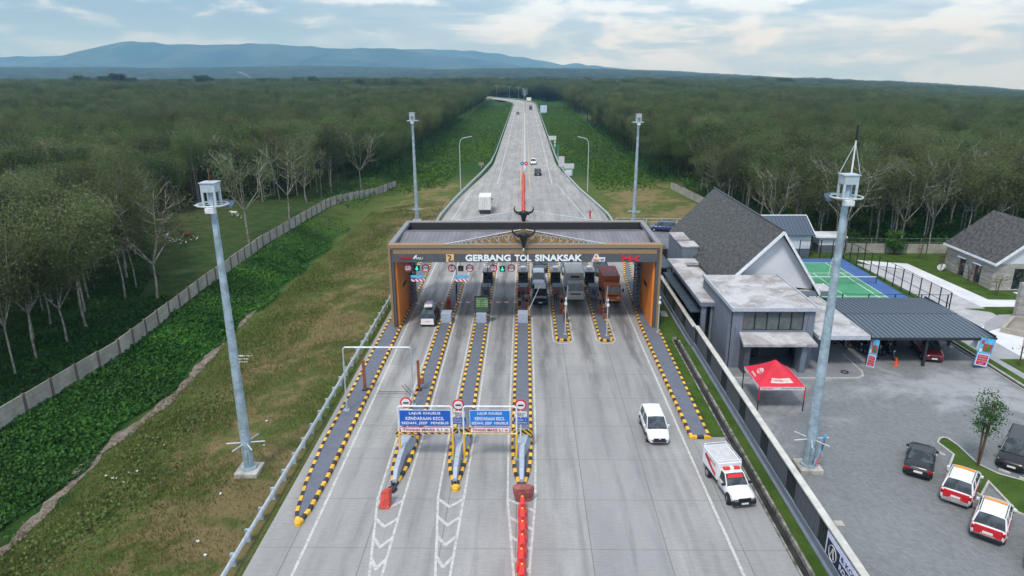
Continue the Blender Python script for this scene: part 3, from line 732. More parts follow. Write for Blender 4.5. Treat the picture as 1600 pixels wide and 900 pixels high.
    for yy, zap, front in ((Y0+0.12, 10.35, True), (Y1-0.15, 10.05, False)):
        bw = 7.9
        if front:
            o = MB(); o.vprism([(-bw-0.05, 8.86), (bw-0.1, 8.86), (0.2, zap), (-0.5, zap)], yy, yy+0.05); o.build('ornament_panel', GOLD, r)
        sc = MB(); yv = yy-0.04
        sc.path([(-bw, yv, 8.9), (-0.4, yv, zap)], 0.05, 5); sc.path([(bw, yv, 8.9), (0.1, yv, zap)], 0.05, 5); sc.path([(-bw, yv, 8.9), (bw, yv, 8.9)], 0.035, 5)
        for sgn in (-1, 1):
            x = 0.7
            while x < bw-0.9:
                hgt = (zap-8.95)*(1-x/bw); rr = max(0.07, hgt*0.40); cz = 8.93+hgt*0.5
                pts = []
                for k in range(15):
                    a = k/14*4.6*1.25; q = rr*(1-0.82*k/14)
                    pts.append((sgn*(x+q*math.cos(a)), yv, cz+q*math.sin(a)*1.05))
                sc.path(pts, 0.032, 4)
                pts = [(sgn*(x-rr), yv, cz-hgt*0.4), (sgn*x, yv, cz-hgt*0.1), (sgn*(x+rr*0.8), yv, cz+hgt*0.30), (sgn*(x+rr*1.7), yv, cz+hgt*0.12), (sgn*(x+rr*2.0), yv, cz-hgt*0.35)]
                sc.path(pts, 0.030, 4)
                x += rr*1.95+0.10
        sc.build('scrollwork', SCR, r)
    for yy, zc in ((Y0+0.05, 0.0), (Y1-0.1, -0.10)):
        X0 = -0.12; h = MB(); yv = yy-0.45
        prof = [(0.10, 8.62, 0.10), (0.17, 8.80, 0.16), (0.25, 9.3, 0.22), (0.40, 9.75, 0.28), (0.48, 9.98, 0.28), (0.30, 10.12, 0.22), (0.14, 10.22, 0.12)]
        rings = []
        for hw, z, dp in prof:
            rings.append([(X0+hw*math.cos(a), yv+dp*math.sin(a), z+zc) for a in [2*math.pi*i/10 for i in range(10)]])
        h.loft(rings)
        hd = h.build('buffalo_head', BLACK, r, smooth=True)
        for sg in (-1, 1):
            hn = MB(); P = [(0.28, 9.98), (0.62, 9.93), (0.92, 10.06), (1.08, 10.30), (1.06, 10.56), (0.98, 10.74)]
            hn.path([(X0+sg*px_, yv, pz+zc) for px_, pz in P], [0.17, 0.16, 0.13, 0.09, 0.05, 0.015], 8)
            hn.build('horn', BLACK, hd)
            e = MB(); e.hexa([(X0+sg*0.40, yv-0.05, 9.70+zc), (X0+sg*0.66, yv-0.02, 9.66+zc), (X0+sg*0.66, yv+0.05, 9.66+zc), (X0+sg*0.40, yv+0.05, 9.70+zc), (X0+sg*0.40, yv-0.05, 9.86+zc), (X0+sg*0.62, yv-0.02, 9.76+zc), (X0+sg*0.62, yv+0.05, 9.76+zc), (X0+sg*0.40, yv+0.05, 9.86+zc)])
            e.build('ear', BLACK, hd)
        MB().box(X0-0.06, X0+0.06, yv-0.12, yv+0.1, 8.38+zc, 8.64+zc).build('muzzle', WHITE, hd)
    return r
gate()
# hanging lane signs: two round height/width signs, a signal, and a notice per lane
def spot(x, y, Y=65.6): return atY(x, y, Y)
def round_sign(px_, py_, label, txt1, txt2, horiz):
    p = spot(px_, py_); r = root('round_limit_sign', label, 'road sign', (p.x, p.y, p.z), 'red ringed limit signs under the canopy')
    w = MB(); w.tube((p.x, p.y-0.02, p.z), (p.x, p.y+0.02, p.z), 0.40, n=30); w.build('rim', RED, r)
    w = MB(); w.tube((p.x, p.y-0.045, p.z), (p.x, p.y-0.022, p.z), 0.29, n=30); w.build('face', WHITE, r)
    a = MB()
    for sg in (-1, 1):
        if horiz: a.vprism([(p.x-0.13, p.z+sg*0.27), (p.x+0.13, p.z+sg*0.27), (p.x, p.z+sg*0.15)][::(-1 if sg > 0 else 1)], p.y-0.065, p.y-0.047)
        else: a.vprism([(p.x+sg*0.27, p.z-0.13), (p.x+sg*0.27, p.z+0.13), (p.x+sg*0.16, p.z)][::(-1 if sg < 0 else 1)], p.y-0.065, p.y-0.047)
    a.build('arrows', BLACK, r)
    text('lettering', txt1, BLACK, (p.x, p.y-0.055, p.z+(0.0 if horiz else 0.06)), 0.34, 0.15 if horiz else 0.13, r, 0.006, bold=0.01)
    if txt2: text('lettering', txt2, BLACK, (p.x, p.y-0.055, p.z-0.10), 0.12, 0.11, r, 0.006, bold=0.01)
    MB().tube((p.x, p.y+0.04, p.z-0.05), (p.x, p.y+0.04, 7.1), 0.022).build('hanger', GALV, r)
round_sign(637.5, 418.5, 'red ringed 4.2 m height sign, leftmost under the canopy', '4.2 m', None, True)
round_sign(665, 419, 'red ringed width sign right of the left green arrow signal', '2.5', 'm', False)
round_sign(706, 419, 'red ringed 4.2 m height sign left of the dark signal box', '4.2 m', None, True)
round_sign(734, 419, 'red ringed width sign right of the dark signal box', '2.5', 'm', False)
round_sign(771, 419, 'red ringed 4.2 m height sign just left of the right green arrow signal', '4.2 m', None, True)
round_sign(799, 419, 'red ringed width sign, rightmost under the canopy', '2.5', 'm', False)
GRN = emit('signal_green', (0.02, 0.95, 0.45), 0.9)
def signal(px_, py_, label, on):
    p = spot(px_, py_); r = root('lane_signal', label, 'traffic signal', (p.x, p.y, p.z), 'lane signals under the canopy')
    MB().box(p.x-0.27, p.x+0.27, p.y-0.1, p.y+0.1, p.z-0.27, p.z+0.27).build('housing', BLACK, r, bevel=0.03)
    MB().tube((p.x, p.y, p.z+0.27), (p.x, p.y, 7.1), 0.03).build('hanger', GALV, r)
    a = MB(); a.vprism([(p.x-0.05, p.z+0.20), (p.x-0.05, p.z-0.02), (p.x-0.17, p.z-0.02), (p.x, p.z-0.20), (p.x+0.17, p.z-0.02), (p.x+0.05, p.z-0.02), (p.x+0.05, p.z+0.20)], p.y-0.125, p.y-0.103)
    a.build('arrow', GRN if on else mat('signal_off', (0.09, 0.05, 0.05), 0.5), r)
signal(651.5, 419, 'lit green down arrow signal over the leftmost lane', True)
signal(720, 419.5, 'unlit dark signal box between two round signs over the second lane', False)
signal(785, 420, 'lit green down arrow signal over the third lane', True)
def notice(px_, label):
    p = spot(px_, 432.5); q = spot(px_, 438); r = root('lane_notice', label, 'sign', (p.x, p.y, q.z), 'small blue notices over the left lanes')
    MB().box(p.x-0.70, p.x+0.70, p.y, p.y+0.04, p.z-0.16, p.z+0.16).build('board', CYAN, r)
    text('lettering', 'KHUSUS GOL I', WHITE, (p.x, p.y-0.01, p.z+0.07), 1.2, 0.1, r, 0.004)
    text('lettering', 'e-toll', WHITE, (p.x, p.y-0.01, p.z-0.07), 0.4, 0.1, r, 0.004)
    MB().box(p.x-0.70, p.x+0.70, p.y, p.y+0.04, q.z-0.13, q.z+0.09).build('striped_bar', RW, r)
    for dx in (-0.5, 0.5): MB().tube((p.x+dx, p.y+0.06, q.z-0.1), (p.x+dx, p.y+0.06, 7.1), 0.012).build('hanger', GALV, r)
notice(652.5, 'small light blue notice above a red and white bar over the leftmost lane')
notice(721, 'small light blue notice above a red and white bar over the second lane')

# equipment on the islands --------------------------------------------------
def thingbox(name, label, cat, x0, x1, y0, y1, z0, z1, m, group=None, bevel=0.03): 
    o = MB().box(x0, x1, y0, y1, z0, z1).build(name, m, None, bevel=bevel); return tag(o, label, cat, group)
def cush(label, cx_, y):
    r = root('impact_block', label, 'impact block', (cx_, y, 0.17), 'pale blue impact blocks in front of the ticket machines')
    mb = MB(); mb.hexa([(cx_-0.53, y, 0.17), (cx_+0.53, y, 0.17), (cx_+0.53, y+1.4, 0.17), (cx_-0.53, y+1.4, 0.17), (cx_-0.53, y, 1.22), (cx_+0.53, y, 1.22), (cx_+0.53, y+1.2, 1.22), (cx_-0.53, y+1.2, 1.22)])
    mb.build('block', PALEB, r, bevel=0.04)
    MB().box(cx_-0.6, cx_+0.6, y+0.1, y+1.5, 0.17, 0.24).build('base', SLATE, r)
cush('pale blue impact block beside the blue and white car', -8.15, 66.3)
cush('pale blue impact block below the green lit message board', -4.5, 66.3)
cush('pale blue impact block left of the black minivan, on the straight island', -0.2, 66.3)
def booth(label, cx_, y=79.6, h=1.75):
    r = root('toll_booth', label, 'toll booth', (cx_, y, 0.17), 'small grey toll booths on the islands')
    MB().box(cx_-0.58, cx_+0.58, y, y+2.3, 0.17, h).build('wall', GREYD, r, bevel=0.02)
    MB().box(cx_-0.66, cx_+0.66, y-0.1, y+2.4, h, h+0.12).build('roof', FASC2, r, bevel=0.02)
    MB().box(cx_-0.48, cx_+0.48, y-0.02, y-0.004, 0.9, h-0.12).build('window', GLASS, r)
    for sg in (-1, 1): MB().box(cx_+sg*0.59-0.006, cx_+sg*0.59+0.006, y+0.5, y+1.9, 0.9, h-0.12).build('window', GLASS, r)
    MB().box(cx_-0.3, cx_+0.3, y+0.9, y+1.6, h+0.12, h+0.42).build('air_conditioner', GALVL, r, bevel=0.03)
def cabinet(label, cx_, y=74.5):
    r = root('equipment_cabinet', label, 'cabinet', (cx_, y, 0.17), 'grey equipment cabinets on the islands')
    MB().box(cx_-0.50, cx_+0.50, y, y+1.5, 0.17, 1.45).build('body', mat('cabinet_grey', (0.17, 0.19, 0.22), 0.6), r, bevel=0.03)
    MB().box(cx_-0.55, cx_+0.55, y-0.04, y+1.55, 1.45, 1.52).build('top', GREYW, r)
    MB().box(cx_-0.22, cx_+0.22, y-0.025, y-0.004, 0.6, 1.2).build('door', GREYD, r)
for cx_, w_ in ((-4.5, 'with the green lit message board'), (-0.2, 'left of the queue of the black minivan'), (3.75, 'left of the white box truck'), (7.9, 'between the white truck and the orange truck')):
    booth('small toll booth on the island '+w_, cx_); cabinet('low grey cabinet on the island '+w_, cx_)
def machine(label, x, y, red=False, h=1.55):
    r = root('ticket_machine', label, 'ticket machine', (x, y, 0.17), 'brown ticket machines at the lanes')
    MB().box(x-0.20, x+0.20, y-0.25, y+0.3, 0.17, h).build('body', BROWN, r, bevel=0.03)
    MB().box(x-0.15, x+0.15, y-0.275, y-0.252, h-0.62, h-0.10).build('screen', mat('screen_red', (0.30, 0.02, 0.03), 0.3) if red else GLASS, r)
    MB().box(x-0.24, x+0.24, y-0.36, y+0.32, h, h+0.06).build('hood', BROWN, r)
def armgate(label, x, y, tip, raised=False):
    r = root('barrier_gate', label, 'barrier', (x, y, 0.17), 'lane barriers under the canopy')
    MB().box(x-0.16, x+0.16, y-0.18, y+0.18, 0.17, 1.15).build('housing', mat('gate_tan', (0.42, 0.28, 0.16), 0.5), r, bevel=0.02)
    a = MB()
    if raised: a.hexa([(x-0.05, y-0.25, 0.95), (x+0.05, y-0.25, 0.95), (x+0.05, y-0.19, 0.95), (x-0.05, y-0.19, 0.95), (tip-0.04, y-0.25, 3.6), (tip+0.04, y-0.25, 3.6), (tip+0.04, y-0.19, 3.6), (tip-0.04, y-0.19, 3.6)])
    else: a.box(min(x, tip), max(x, tip), y-0.25, y-0.20, 0.93, 1.04)
    a.build('arm', mat('arm_white', (0.7, 0.7, 0.7), 0.5) if raised else RWARM, r)
machine('brown ticket machine with red screen beside the roof box car', -8.25, 70.2, True)
machine('brown ticket machine on the straight island next to the attendant', -0.55, 69.2, False, 1.8)
machine('tall brown ticket machine beside the black minivan', 0.2, 69.6, False, 2.1)
machine('brown ticket machine left of the white box truck', 3.95, 69.6, False, 2.0)
machine('second brown cabinet close behind the machine left of the white truck', 4.2, 66.8, False, 1.3)
machine('brown ticket machine left of the orange truck', 8.0, 69.4, False, 1.9)
machine('narrow brown cabinet right beside the orange truck', 8.4, 67.8, False, 1.5)
armgate('lowered striped arm across the leftmost lane', -8.7, 70.6, -12.2)
armgate('lowered striped arm across the second lane', -5.05, 70.9, -7.6)
armgate('lowered striped arm across the third lane', -0.85, 70.9, -3.8)
armgate('raised white arm leaning over the black minivan', 0.45, 68.6, 1.6, True)
armgate('raised white arm beside the white box truck', 4.35, 68.6, 4.5, True)
armgate('raised white arm beside the orange truck', 8.5, 68.6, 8.7, True)
r = root('message_board', 'portrait electronic board with green lines of text on the third island', 'message board', (-4.42, 66.9, 0.17))
MB().tube((-4.42, 67.0, 0.17), (-4.42, 67.0, 1.3), 0.07).build('post', BLACK, r)
MB().box(-5.2, -3.65, 66.7, 66.86, 1.2, 2.98).build('housing', BLACK, r, bevel=0.02)
MB().box(-5.12, -3.73, 66.66, 66.69, 1.28, 2.9).build('panel', mat('led_panel', (0.05, 0.09, 0.06), 0.4), r)
LED = emit('led_green', (0.45, 0.7, 0.3), 0.08)
for i, t_ in enumerate(('JALAN TOL', 'GOL I 2.500', 'GOL II 4.000', 'GOL III 4.000', 'GOL IV 5.500')): text('lettering', t_, LED, (-4.42, 66.645, 2.72-i*0.2), 1.15, 0.13, r, 0.004)
# plain poles
def pole(name, label, cat, x, y, h, rad=0.06, group=None, m=None, extra=True):
    r = root(name, label, cat, (x, y, 0.0), group)
    MB().tube((x, y, 0.12), (x, y, h), rad, rad*0.8).build('post', m or GALVL, r)
    if extra:
        MB().box(x-0.12, x+0.12, y-0.16, y+0.05, h-0.62, h-0.38).build('camera', WHITE, r)
        MB().tube((x, y, h-0.05), (x+0.02, y-0.02, h+0.12), 0.10, 0.06).build('lamp', WHITE, r)
        MB().box(x-0.18, x+0.18, y-0.18, y+0.18, 0.12, 0.22).build('foot_plate', CONC, r)
cg = 'slender white camera poles'
pole('camera_pole', 'slender white camera pole on the round ended island left of the white truck', 'camera pole', 4.0, 63.2, 3.9, group=cg)
pole('camera_pole', 'slender white camera pole on the round ended island below the orange truck', 'camera pole', 8.07, 62.9, 3.85, group=cg)
pole('camera_pole', 'slender white camera pole in front of the right orange side panel', 'camera pole', 13.25, 63.8, 3.8, group=cg)
pole('slim_post', 'slim dark post standing on the third island behind the message board', 'post', -3.98, 70.5, 5.2, 0.05, m=DARKM, extra=False)
pole('slim_post', 'slim dark post between the two round signs over the second lane', 'post', -8.0, 76.5, 4.4, 0.05, m=DARKM, extra=False)
pole('slim_post', 'slim dark post behind the roof box car', 'post', -7.75, 73.2, 2.2, 0.06, m=DARKM, extra=False)
pole('slim_post', 'slim dark post on the wide left island behind the lattice column', 'post', -12.95, 76.5, 4.2, 0.06, m=DARKM, extra=False)
pole('slim_post', 'short white topped post by the left orange side panel', 'post', -13.0, 66.3, 2.0, 0.05, m=WHITE, extra=False)

# ---------------------------------------------------------------- high masts
def mast(label, x, y, h, r0, antenna=False, zb=0.0, flip=1, detail=True):
    r = root('high_mast', label, 'light mast', (x, y, zb), 'high galvanised light masts')
    MB().box(x-0.75, x+0.75, y-0.75, y+0.75, zb-0.6, zb+0.32).build('base_block', CONC, r, bevel=0.06)
    p = MB(); n = 7
    for i in range(n):
        a, b = i/n, (i+1)/n
        p.tube((x, y, zb+0.32+(h-0.32)*a), (x, y, zb+0.32+(h-0.32)*b), r0*(1-0.52*a)*1.0, r0*(1-0.52*b), 12)
    p.tube((x, y, zb+0.32), (x, y, zb+0.45), r0*1.45, r0*1.45, 12)
    p.build('pole', GALV, r, smooth=False)
    d = MB(); d.box(x-0.12, x+0.12, y-r0-0.03, y-r0*0.8, zb+0.8, zb+1.7); d.build('service_door', GALV, r)
    for a in (0.15, 0.15+math.pi/3*1.02, 0.15+2*math.pi/3):
        c = MB(); c.tube((x-math.cos(a)*1.2, y-math.sin(a)*1.2, zb+2.2), (x+math.cos(a)*1.2, y+math.sin(a)*1.2, zb+2.2), 0.045); c.build('cross_arm', GALVL, r)
    hb = MB(); z0 = zb+h-0.55
    q = 0.41
    hb.box(x-q, x+q, y-q, y-q+0.06, z0, z0+0.5); hb.box(x-q, x+q, y+q-0.06, y+q, z0, z0+0.5); hb.box(x-q, x-q+0.06, y-q+0.06, y+q-0.06, z0, z0+0.5); hb.box(x+q-0.06, x+q, y-q+0.06, y+q-0.06, z0, z0+0.5)
    hb.box(x-q-0.05, x+q+0.05, y-q-0.05, y+q+0.05, z0+0.503, z0+0.56)
    hb.build('head_box', mat('head_box_white', (0.40, 0.46, 0.49), 0.5, var=0.1), r)
    for dx, dy in ((-0.35, -0.35), (0.35, -0.35), (0.35, 0.35), (-0.35, 0.35)):
        MB().box(x+dx-0.06, x+dx+0.06, y+dy-0.06, y+dy+0.06, z0-0.85, z0-0.003).build('hanger_leg', GALVL, r)
    zr = z0-0.75; k = 28; rg = MB()
    rg.path([(x+0.88*math.cos(2*math.pi*i/k), y+0.88*math.sin(2*math.pi*i/k), zr) for i in range(k+1)], 0.05, 6)
    for i in range(4):
        a = i*math.pi/2+0.4; rg.tube((x, y, zr), (x+math.cos(a), y+math.sin(a), zr), 0.03)
    rg.build('ring', GALVL, r)
    for i in range(3):
        a = flip*(0.15+i*0.55)-0.5*(1-flip)*0+ (0 if flip > 0 else math.pi); lx, ly = x+0.98*math.cos(a), y+0.98*math.sin(a)
        l = MB(); l.hexa([(lx-0.2, ly-0.25, zr-0.22), (lx+0.2, ly-0.25, zr-0.22), (lx+0.2, ly+0.15, zr-0.05), (lx-0.2, ly+0.15, zr-0.05), (lx-0.2, ly-0.2, zr-0.08), (lx+0.2, ly-0.2, zr-0.08), (lx+0.2, ly+0.2, zr+0.08), (lx-0.2, ly+0.2, zr+0.08)])
        l.build('floodlight', mat('flood_dark', (0.05, 0.08, 0.11), 0.4), r)
    MB().box(x-0.26, x+0.26, y-r0-0.22, y-0.2, zr-0.45, zr-0.15).build('control_box', WHITE, r)
    if antenna:
        MB().tube((x+0.1, y, zb+h), (x+0.1, y, zb+h+1.9), 0.045).build('antenna_pole', WHITE, r)
        MB().tube((x+0.1, y, zb+h+1.9), (x+0.1, y, zb+h+2.75), 0.06).build('antenna_tip', BLACK, r)
        for sg in (-1, 1): MB().tube((x+sg*0.6, y, zb+h+0.02), (x+0.1, y, zb+h+1.75), 0.02).build('stay', GALVL, r)
    else: MB().tube((x, y, zb+h), (x, y, zb+h+0.8), 0.02).build('spike', BROWN, r)
mast('high grey mast standing in the grass left of the near guardrail', -18.1, 38.9, 19.1, 0.34, zb=terr(-18.1, 38.9))
mast('high grey mast with antenna and banner standing in the paved yard', 18.6, 39.6, 19.3, 0.36, antenna=True, flip=-1)
mast('far high mast behind the left end of the toll canopy', -19.0, 118.2, 18.6, 0.34, zb=terr(-19, 118.2))
mast('far high mast behind the right end of the toll canopy', 18.65, 115.3, 18.3, 0.34, flip=-1, zb=terr(18.65, 115.3))
# three planks lying by the left mast
for i, (x, y) in enumerate(((-27.3, 60.9), (-27.2, 60.1), (-27.2, 59.4))):
    z = terr(x, y)+0.04; o = MB().box(x-0.7, x+0.8, y-0.06, y+0.06, z, z+0.06).build('plank', WHITE); tag(o, ('farthest', 'middle', 'nearest')[i]+' of three short white planks lying by the dirt path', 'plank', 'white planks by the dirt path')
for i in range(12):
    px_, py_ = ((163, 732), (174, 737), (180, 738), (199, 730), (213, 729), (191, 746), (255, 689), (347, 788), (312, 865), (324, 888), (414, 712), (418, 671), (454, 684), (415, 714), (345, 728), (388, 772))[i]
    p = g(px_, py_, -0.8); z = terr(p.x, p.y)+0.05; sz = rng.uniform(0.035, 0.07)
    o = MB().box(p.x-sz, p.x+sz*1.4, p.y-sz, p.y+sz, z, z+0.06, rz=rng.uniform(0, 3)).build('litter', WHITE); tag(o, 'scrap of white litter lying in the rough grass', 'litter', 'white litter scraps in the left grass')

# ---------------------------------------------------------------- guardrails and median
def guardrail(label, pts, side, maxposts=95, gap=2.0, lab2=None):
    r = root('guardrail', label, 'guardrail', (pts[0][0], pts[0][1], 0), 'steel guardrails along the road')
    mb = MB(); rp = []
    for a, b in zip(pts, pts[1:]):
        k = max(1, int((Vector(b)-Vector(a)).length/4))
        rp += [tuple(Vector(a).lerp(Vector(b), i/k)) for i in range(k)]
    rp.append(pts[-1])
    sec = lambda p, q: [(p[0], p[1], 0.50), (p[0]-side*0.06, p[1], 0.56), (p[0], p[1], 0.64), (p[0]-side*0.06, p[1], 0.72), (p[0], p[1], 0.80), (p[0]+side*0.05, p[1], 0.80), (p[0]+side*0.05, p[1], 0.5)]
    mb.loft([sec(p, None) for p in rp]); mb.build('rail', GALVL, r)
    L_ = 0; n = 0; seg = list(zip(pts, pts[1:])); 
    for a, b in seg:
        A, B = Vector(a), Vector(b); D = (B-A).length; t = -L_
        while t < D and n < maxposts:
            if t >= 0:
                p = A.lerp(B, t/D); q = MB(); q.box(p.x+side*0.05, p.x+side*0.30, p.y-0.08, p.y+0.08, -0.3, 0.74); q.build('post', GALV, r); n += 1
            t += gap
        L_ = D-(t-gap) if t >= D else 0
        L_ = gap-(t-D) if t >= D else 0
gl = [(-15.35, 20), (-15.25, 72), (-15.1, 121), (-14.0, 140), (-12.6, 157), (-10.9, 177), (-9.6, 197), (-9.25, 220)]
gl += [(centre(y)-9.25, y) for y in range(260, 561, 60)] + [(centre(y)-9.25, y) for y in range(580, 841, 20)]
gr = [(15.2, 92), (14.9, 121), (13.6, 134), (11.8, 150), (10.2, 172), (9.4, 197), (9.25, 220)] + [(centre(y)+9.25, y) for y in range(260, 561, 60)] + [(centre(y)+9.25, y) for y in range(580, 841, 20)]
guardrail('long pale steel guardrail along the left edge of the road', gl, -1)
guardrail('long pale steel guardrail along the right edge of the road beyond the canopy', gr, 1)
r = root('median_barrier', 'long pale concrete median barrier on the road beyond the toll plaza', 'median barrier', (0, 178, 0))
sec = lambda y: [(centre(y)-0.45, y, 0), (centre(y)-0.2, y, 0.35), (centre(y)-0.12, y, 0.85), (centre(y)+0.22, y, 0.85), (centre(y)+0.3, y, 0.35), (centre(y)+0.55, y, 0)]
MB().loft([sec(y) for y in list(range(178, 560, 20))+list(range(560, 840, 8))]).build('wall', mat('median_concrete', (0.48, 0.50, 0.52), 0.8, var=0.15, scale=0.3), r)

# street lamps --------------------------------------------------------------
def lamp(x, y, h, arm, label, group, double=False, zb=None, r0=0.09):
    zb = 0 if zb is None else zb; r = root('street_lamp', label, 'street lamp', (x, y, zb), group)
    for sg in ((arm, -arm) if double else (arm,)):
        P = [(x, y, zb), (x, y, zb+h*0.82)]
        for i in range(1, 7):
            a = i/6*math.pi/2; P.append((x+sg*0.32*(1-math.cos(a)), y, zb+h*0.82+h*0.15*math.sin(a)))
        P.append((x+sg, y, zb+h))
        MB().path(P, [r0*1.2]+[r0*0.8]*(len(P)-1), 6).build('arm', GALVL, r)
        MB().box(x+sg-0.35*(1 if sg > 0 else 0), x+sg+0.35*(1 if sg < 0 else 0)+0.05, y-0.12, y+0.12, zb+h-0.08, zb+h+0.04).build('lamp_head', GALVL, r)
lamp(-13.9, 147.5, 12.0, 2.6, 'near curved arm street lamp left of the road in the green verge', 'curved street lamps')
lamp(13.6, 148.0, 11.8, -2.4, 'near curved arm street lamp right of the road in the verge', 'curved street lamps')
yl = [430, 470, 510, 548, 585, 620, 655, 690, 722, 752]
for i, y in enumerate(yl): lamp(centre(y)+0.05, y, 11.5, 1.9, 'far twin armed lamp in the median, one of a receding row', 'far lamps along the median', True, zb=0.8, r0=0.11)
for i in range(9):
    y = 700+i*16; x = centre(y)-11-i*9; lamp(x-6, y, 12, 2.2, 'distant single lamp where the road bends left', 'distant lamps on the bend', zb=0.0, r0=0.13)

# plastic barriers ----------------------------------------------------------
def water_barrier():
    r = root('plastic_barrier', 'x', 'plastic barrier', local=True)
    mb = MB(); sec = lambda y, w: [(-w, y, 0.02), (w, y, 0.02), (w, y, 0.28), (w*0.55, y, 0.55), (w*0.42, y, 0.95), (-w*0.42, y, 0.95), (-w*0.55, y, 0.55), (-w, y, 0.28)]
    mb.loft([sec(-0.44, 0.15), sec(-0.34, 0.26), sec(0.34, 0.26), sec(0.44, 0.15)]); mb.build('body', REDP, r, bevel=0.02)
    MB().tube((0, 0.30, 0.95), (0, 0.30, 1.0), 0.06).build('cap', YELP, r)
    MB().tube((0, 0.56, 0.15), (0, 0.56, 0.72), 0.07, 0.06).build('joint', REDP, r)
    return r
wb = water_barrier(); ys_b = [34.6-1.17*i for i in range(9)]
ordn = ('farthest', 'second farthest', 'third farthest', 'fourth farthest', 'middle', 'fourth nearest', 'third nearest', 'second nearest', 'nearest')
for i, y in enumerate(ys_b):
    o = wb if i == 0 else copy_tree(wb); o.location = (-0.12-0.01*i+rng.uniform(-.03, .03), y, 0.005); o.rotation_euler = (0, 0, rng.uniform(-.06, .06))
    tag(o, ordn[i]+' red plastic barrier of the short row in front of the straight island nose', None, 'red barriers in front of the island nose')
for i, y in enumerate(np.arange(80.5, 175, 1.75)):
    if y < 98: continue
    o = copy_tree(wb); o.location = (-0.28+rng.uniform(-.08, .08), y, 0.005); o.scale = (1.1, 1.35, 1.05); o.rotation_euler = (0, 0, rng.uniform(-.1, .1))
    tag(o, 'red plastic barrier in the long row up the middle of the road beyond the canopy', None, 'red barriers beyond the canopy')
r = root('plastic_tub', 'reddish brown translucent looking tub at the tip of the straight island', 'barrel', (-0.08, 35.9, 0))
MB().loft([[(-0.08+w*math.cos(a), 35.9+d*math.sin(a), z) for a in [2*math.pi*i/10 for i in range(10)]] for w, d, z in ((0.50, 0.2, 0.01), (0.62, 0.28, 0.5), (0.66, 0.28, 0.95), (0.58, 0.2, 1.05))]).build('body', mat('faded_red_plastic', (0.28, 0.08, 0.07), 0.6, var=0.4), r)
r = root('fallen_barrier', 'leaning faded red barrier panel at the tip of the second island', 'barrier panel', (-8.35, 35.2, 0))
MB().hexa([(-8.75, 34.9, 0.02), (-8.15, 34.9, 0.02), (-8.05, 35.3, 0.02), (-8.6, 35.4, 0.02), (-8.65, 35.3, 0.95), (-8.2, 35.35, 1.05), (-8.05, 35.7, 1.0), (-8.5, 35.75, 0.9)]).build('body', mat('faded_red', (0.50, 0.06, 0.04), 0.5, var=0.25), r, bevel=0.03)

# signs beyond the canopy ---------------------------------------------------
def roadsign(label, x, y, posts, boards, cat='road sign', group=None):
    r = root('road_sign', label, cat, (x, y, 0), group)
    for dx, h in posts: MB().tube((x+dx, y, 0), (x+dx, y, h), 0.07).build('post', GALVL, r)
    for (x0, x1, z0, z1, m_) in boards: MB().box(x+x0, x+x1, y-0.12, y-0.05, z0, z1).build('board', m_, r)
    return r
GRNS = mat('sign_green', (0.03, 0.22, 0.12), 0.5)
roadsign('wide pale billboard over a white sheet beyond the right guardrail', 10.0, 172, ((0.2, 3.2), (1.9, 3.2)), ((0.15, 1.75, 0.1, 1.6, mat('sheet_white', (0.62, 0.68, 0.74), 0.6)), (-0.3, 2.3, 1.85, 3.1, mat('billboard_pale', (0.55, 0.55, 0.56), 0.6))), 'billboard')
roadsign('tilted pale notice board just left of the wide billboard', 8.9, 178, ((0.2, 2.4),), ((-0.2, 1.3, 1.6, 4.2, mat('board_lilac', (0.55, 0.52, 0.58), 0.6)),))
roadsign('far white signboard on two posts along the right verge', 9.5, 240, ((-0.9, 3.4), (0.9, 3.4)), ((-1.3, 1.3, 2.5, 3.9, mat('sign_offwhite', (0.58, 0.60, 0.58), 0.6)),))
r = roadsign('small diamond sign stack on a thin pole along the right verge', 9.7, 203, ((0, 4.2),), ())
for z in (4.3, 3.3): MB().vprism([(9.7-0.5, z), (9.7, z-0.5), (9.7+0.5, z), (9.7, z+0.5)], 202.85, 202.95).build('board', GRNS, r)
roadsign('small stacked plates on a thin pole beyond the diamond sign', 9.6, 222, ((0, 4.0),), ((-0.35, 0.35, 3.2, 4.0, GALVL), (-0.3, 0.3, 2.1, 2.9, GALVL)))
roadsign('distant pale blue signboard at the right edge of the road', 11.6, 436, ((-0.8, 3), (0.8, 3)), ((-2.0, 2.0, 0.8, 5.2, mat('sign_paleblue', (0.45, 0.62, 0.75), 0.6)),))
roadsign('distant white sign over the far median', 3.2, 560, ((0, 5),), ((-1.8, 1.8, 3.2, 5.6, WHITE),))
roadsign('small brown box sign beside the left guardrail', -11.9, 188, ((0, 1.2),), ((-0.7, 0.7, 0.6, 1.5, mat('box_tan', (0.3, 0.22, 0.15), 0.6)),))
r = root('round_road_sign', 'blue round keep left sign at the head of the median', 'road sign', (-0.65, 178, 0))
MB().tube((-0.65, 178, 0), (-0.65, 178, 2.0), 0.05).build('post', GALVL, r); MB().tube((-0.65, 177.9, 2.4), (-0.65, 177.95, 2.4), 0.46, n=24).build('disc', BLUE, r)
MB().vprism([(-0.93, 2.6), (-0.8, 2.68), (-0.52, 2.35), (-0.43, 2.42), (-0.40, 2.12), (-0.70, 2.2), (-0.60, 2.28)], 177.85, 177.89).build('arrow', WHITE, r)
r = root('round_road_sign', 'red round no entry sign at the head of the median', 'road sign', (0.32, 178, 0))
MB().tube((0.32, 178, 0), (0.32, 178, 2.0), 0.05).build('post', GALVL, r); MB().tube((0.32, 177.9, 2.4), (0.32, 177.95, 2.4), 0.48, n=24).build('disc', RED, r); MB().box(0.02, 0.62, 177.86, 177.89, 2.32, 2.48).build('bar', WHITE, r)

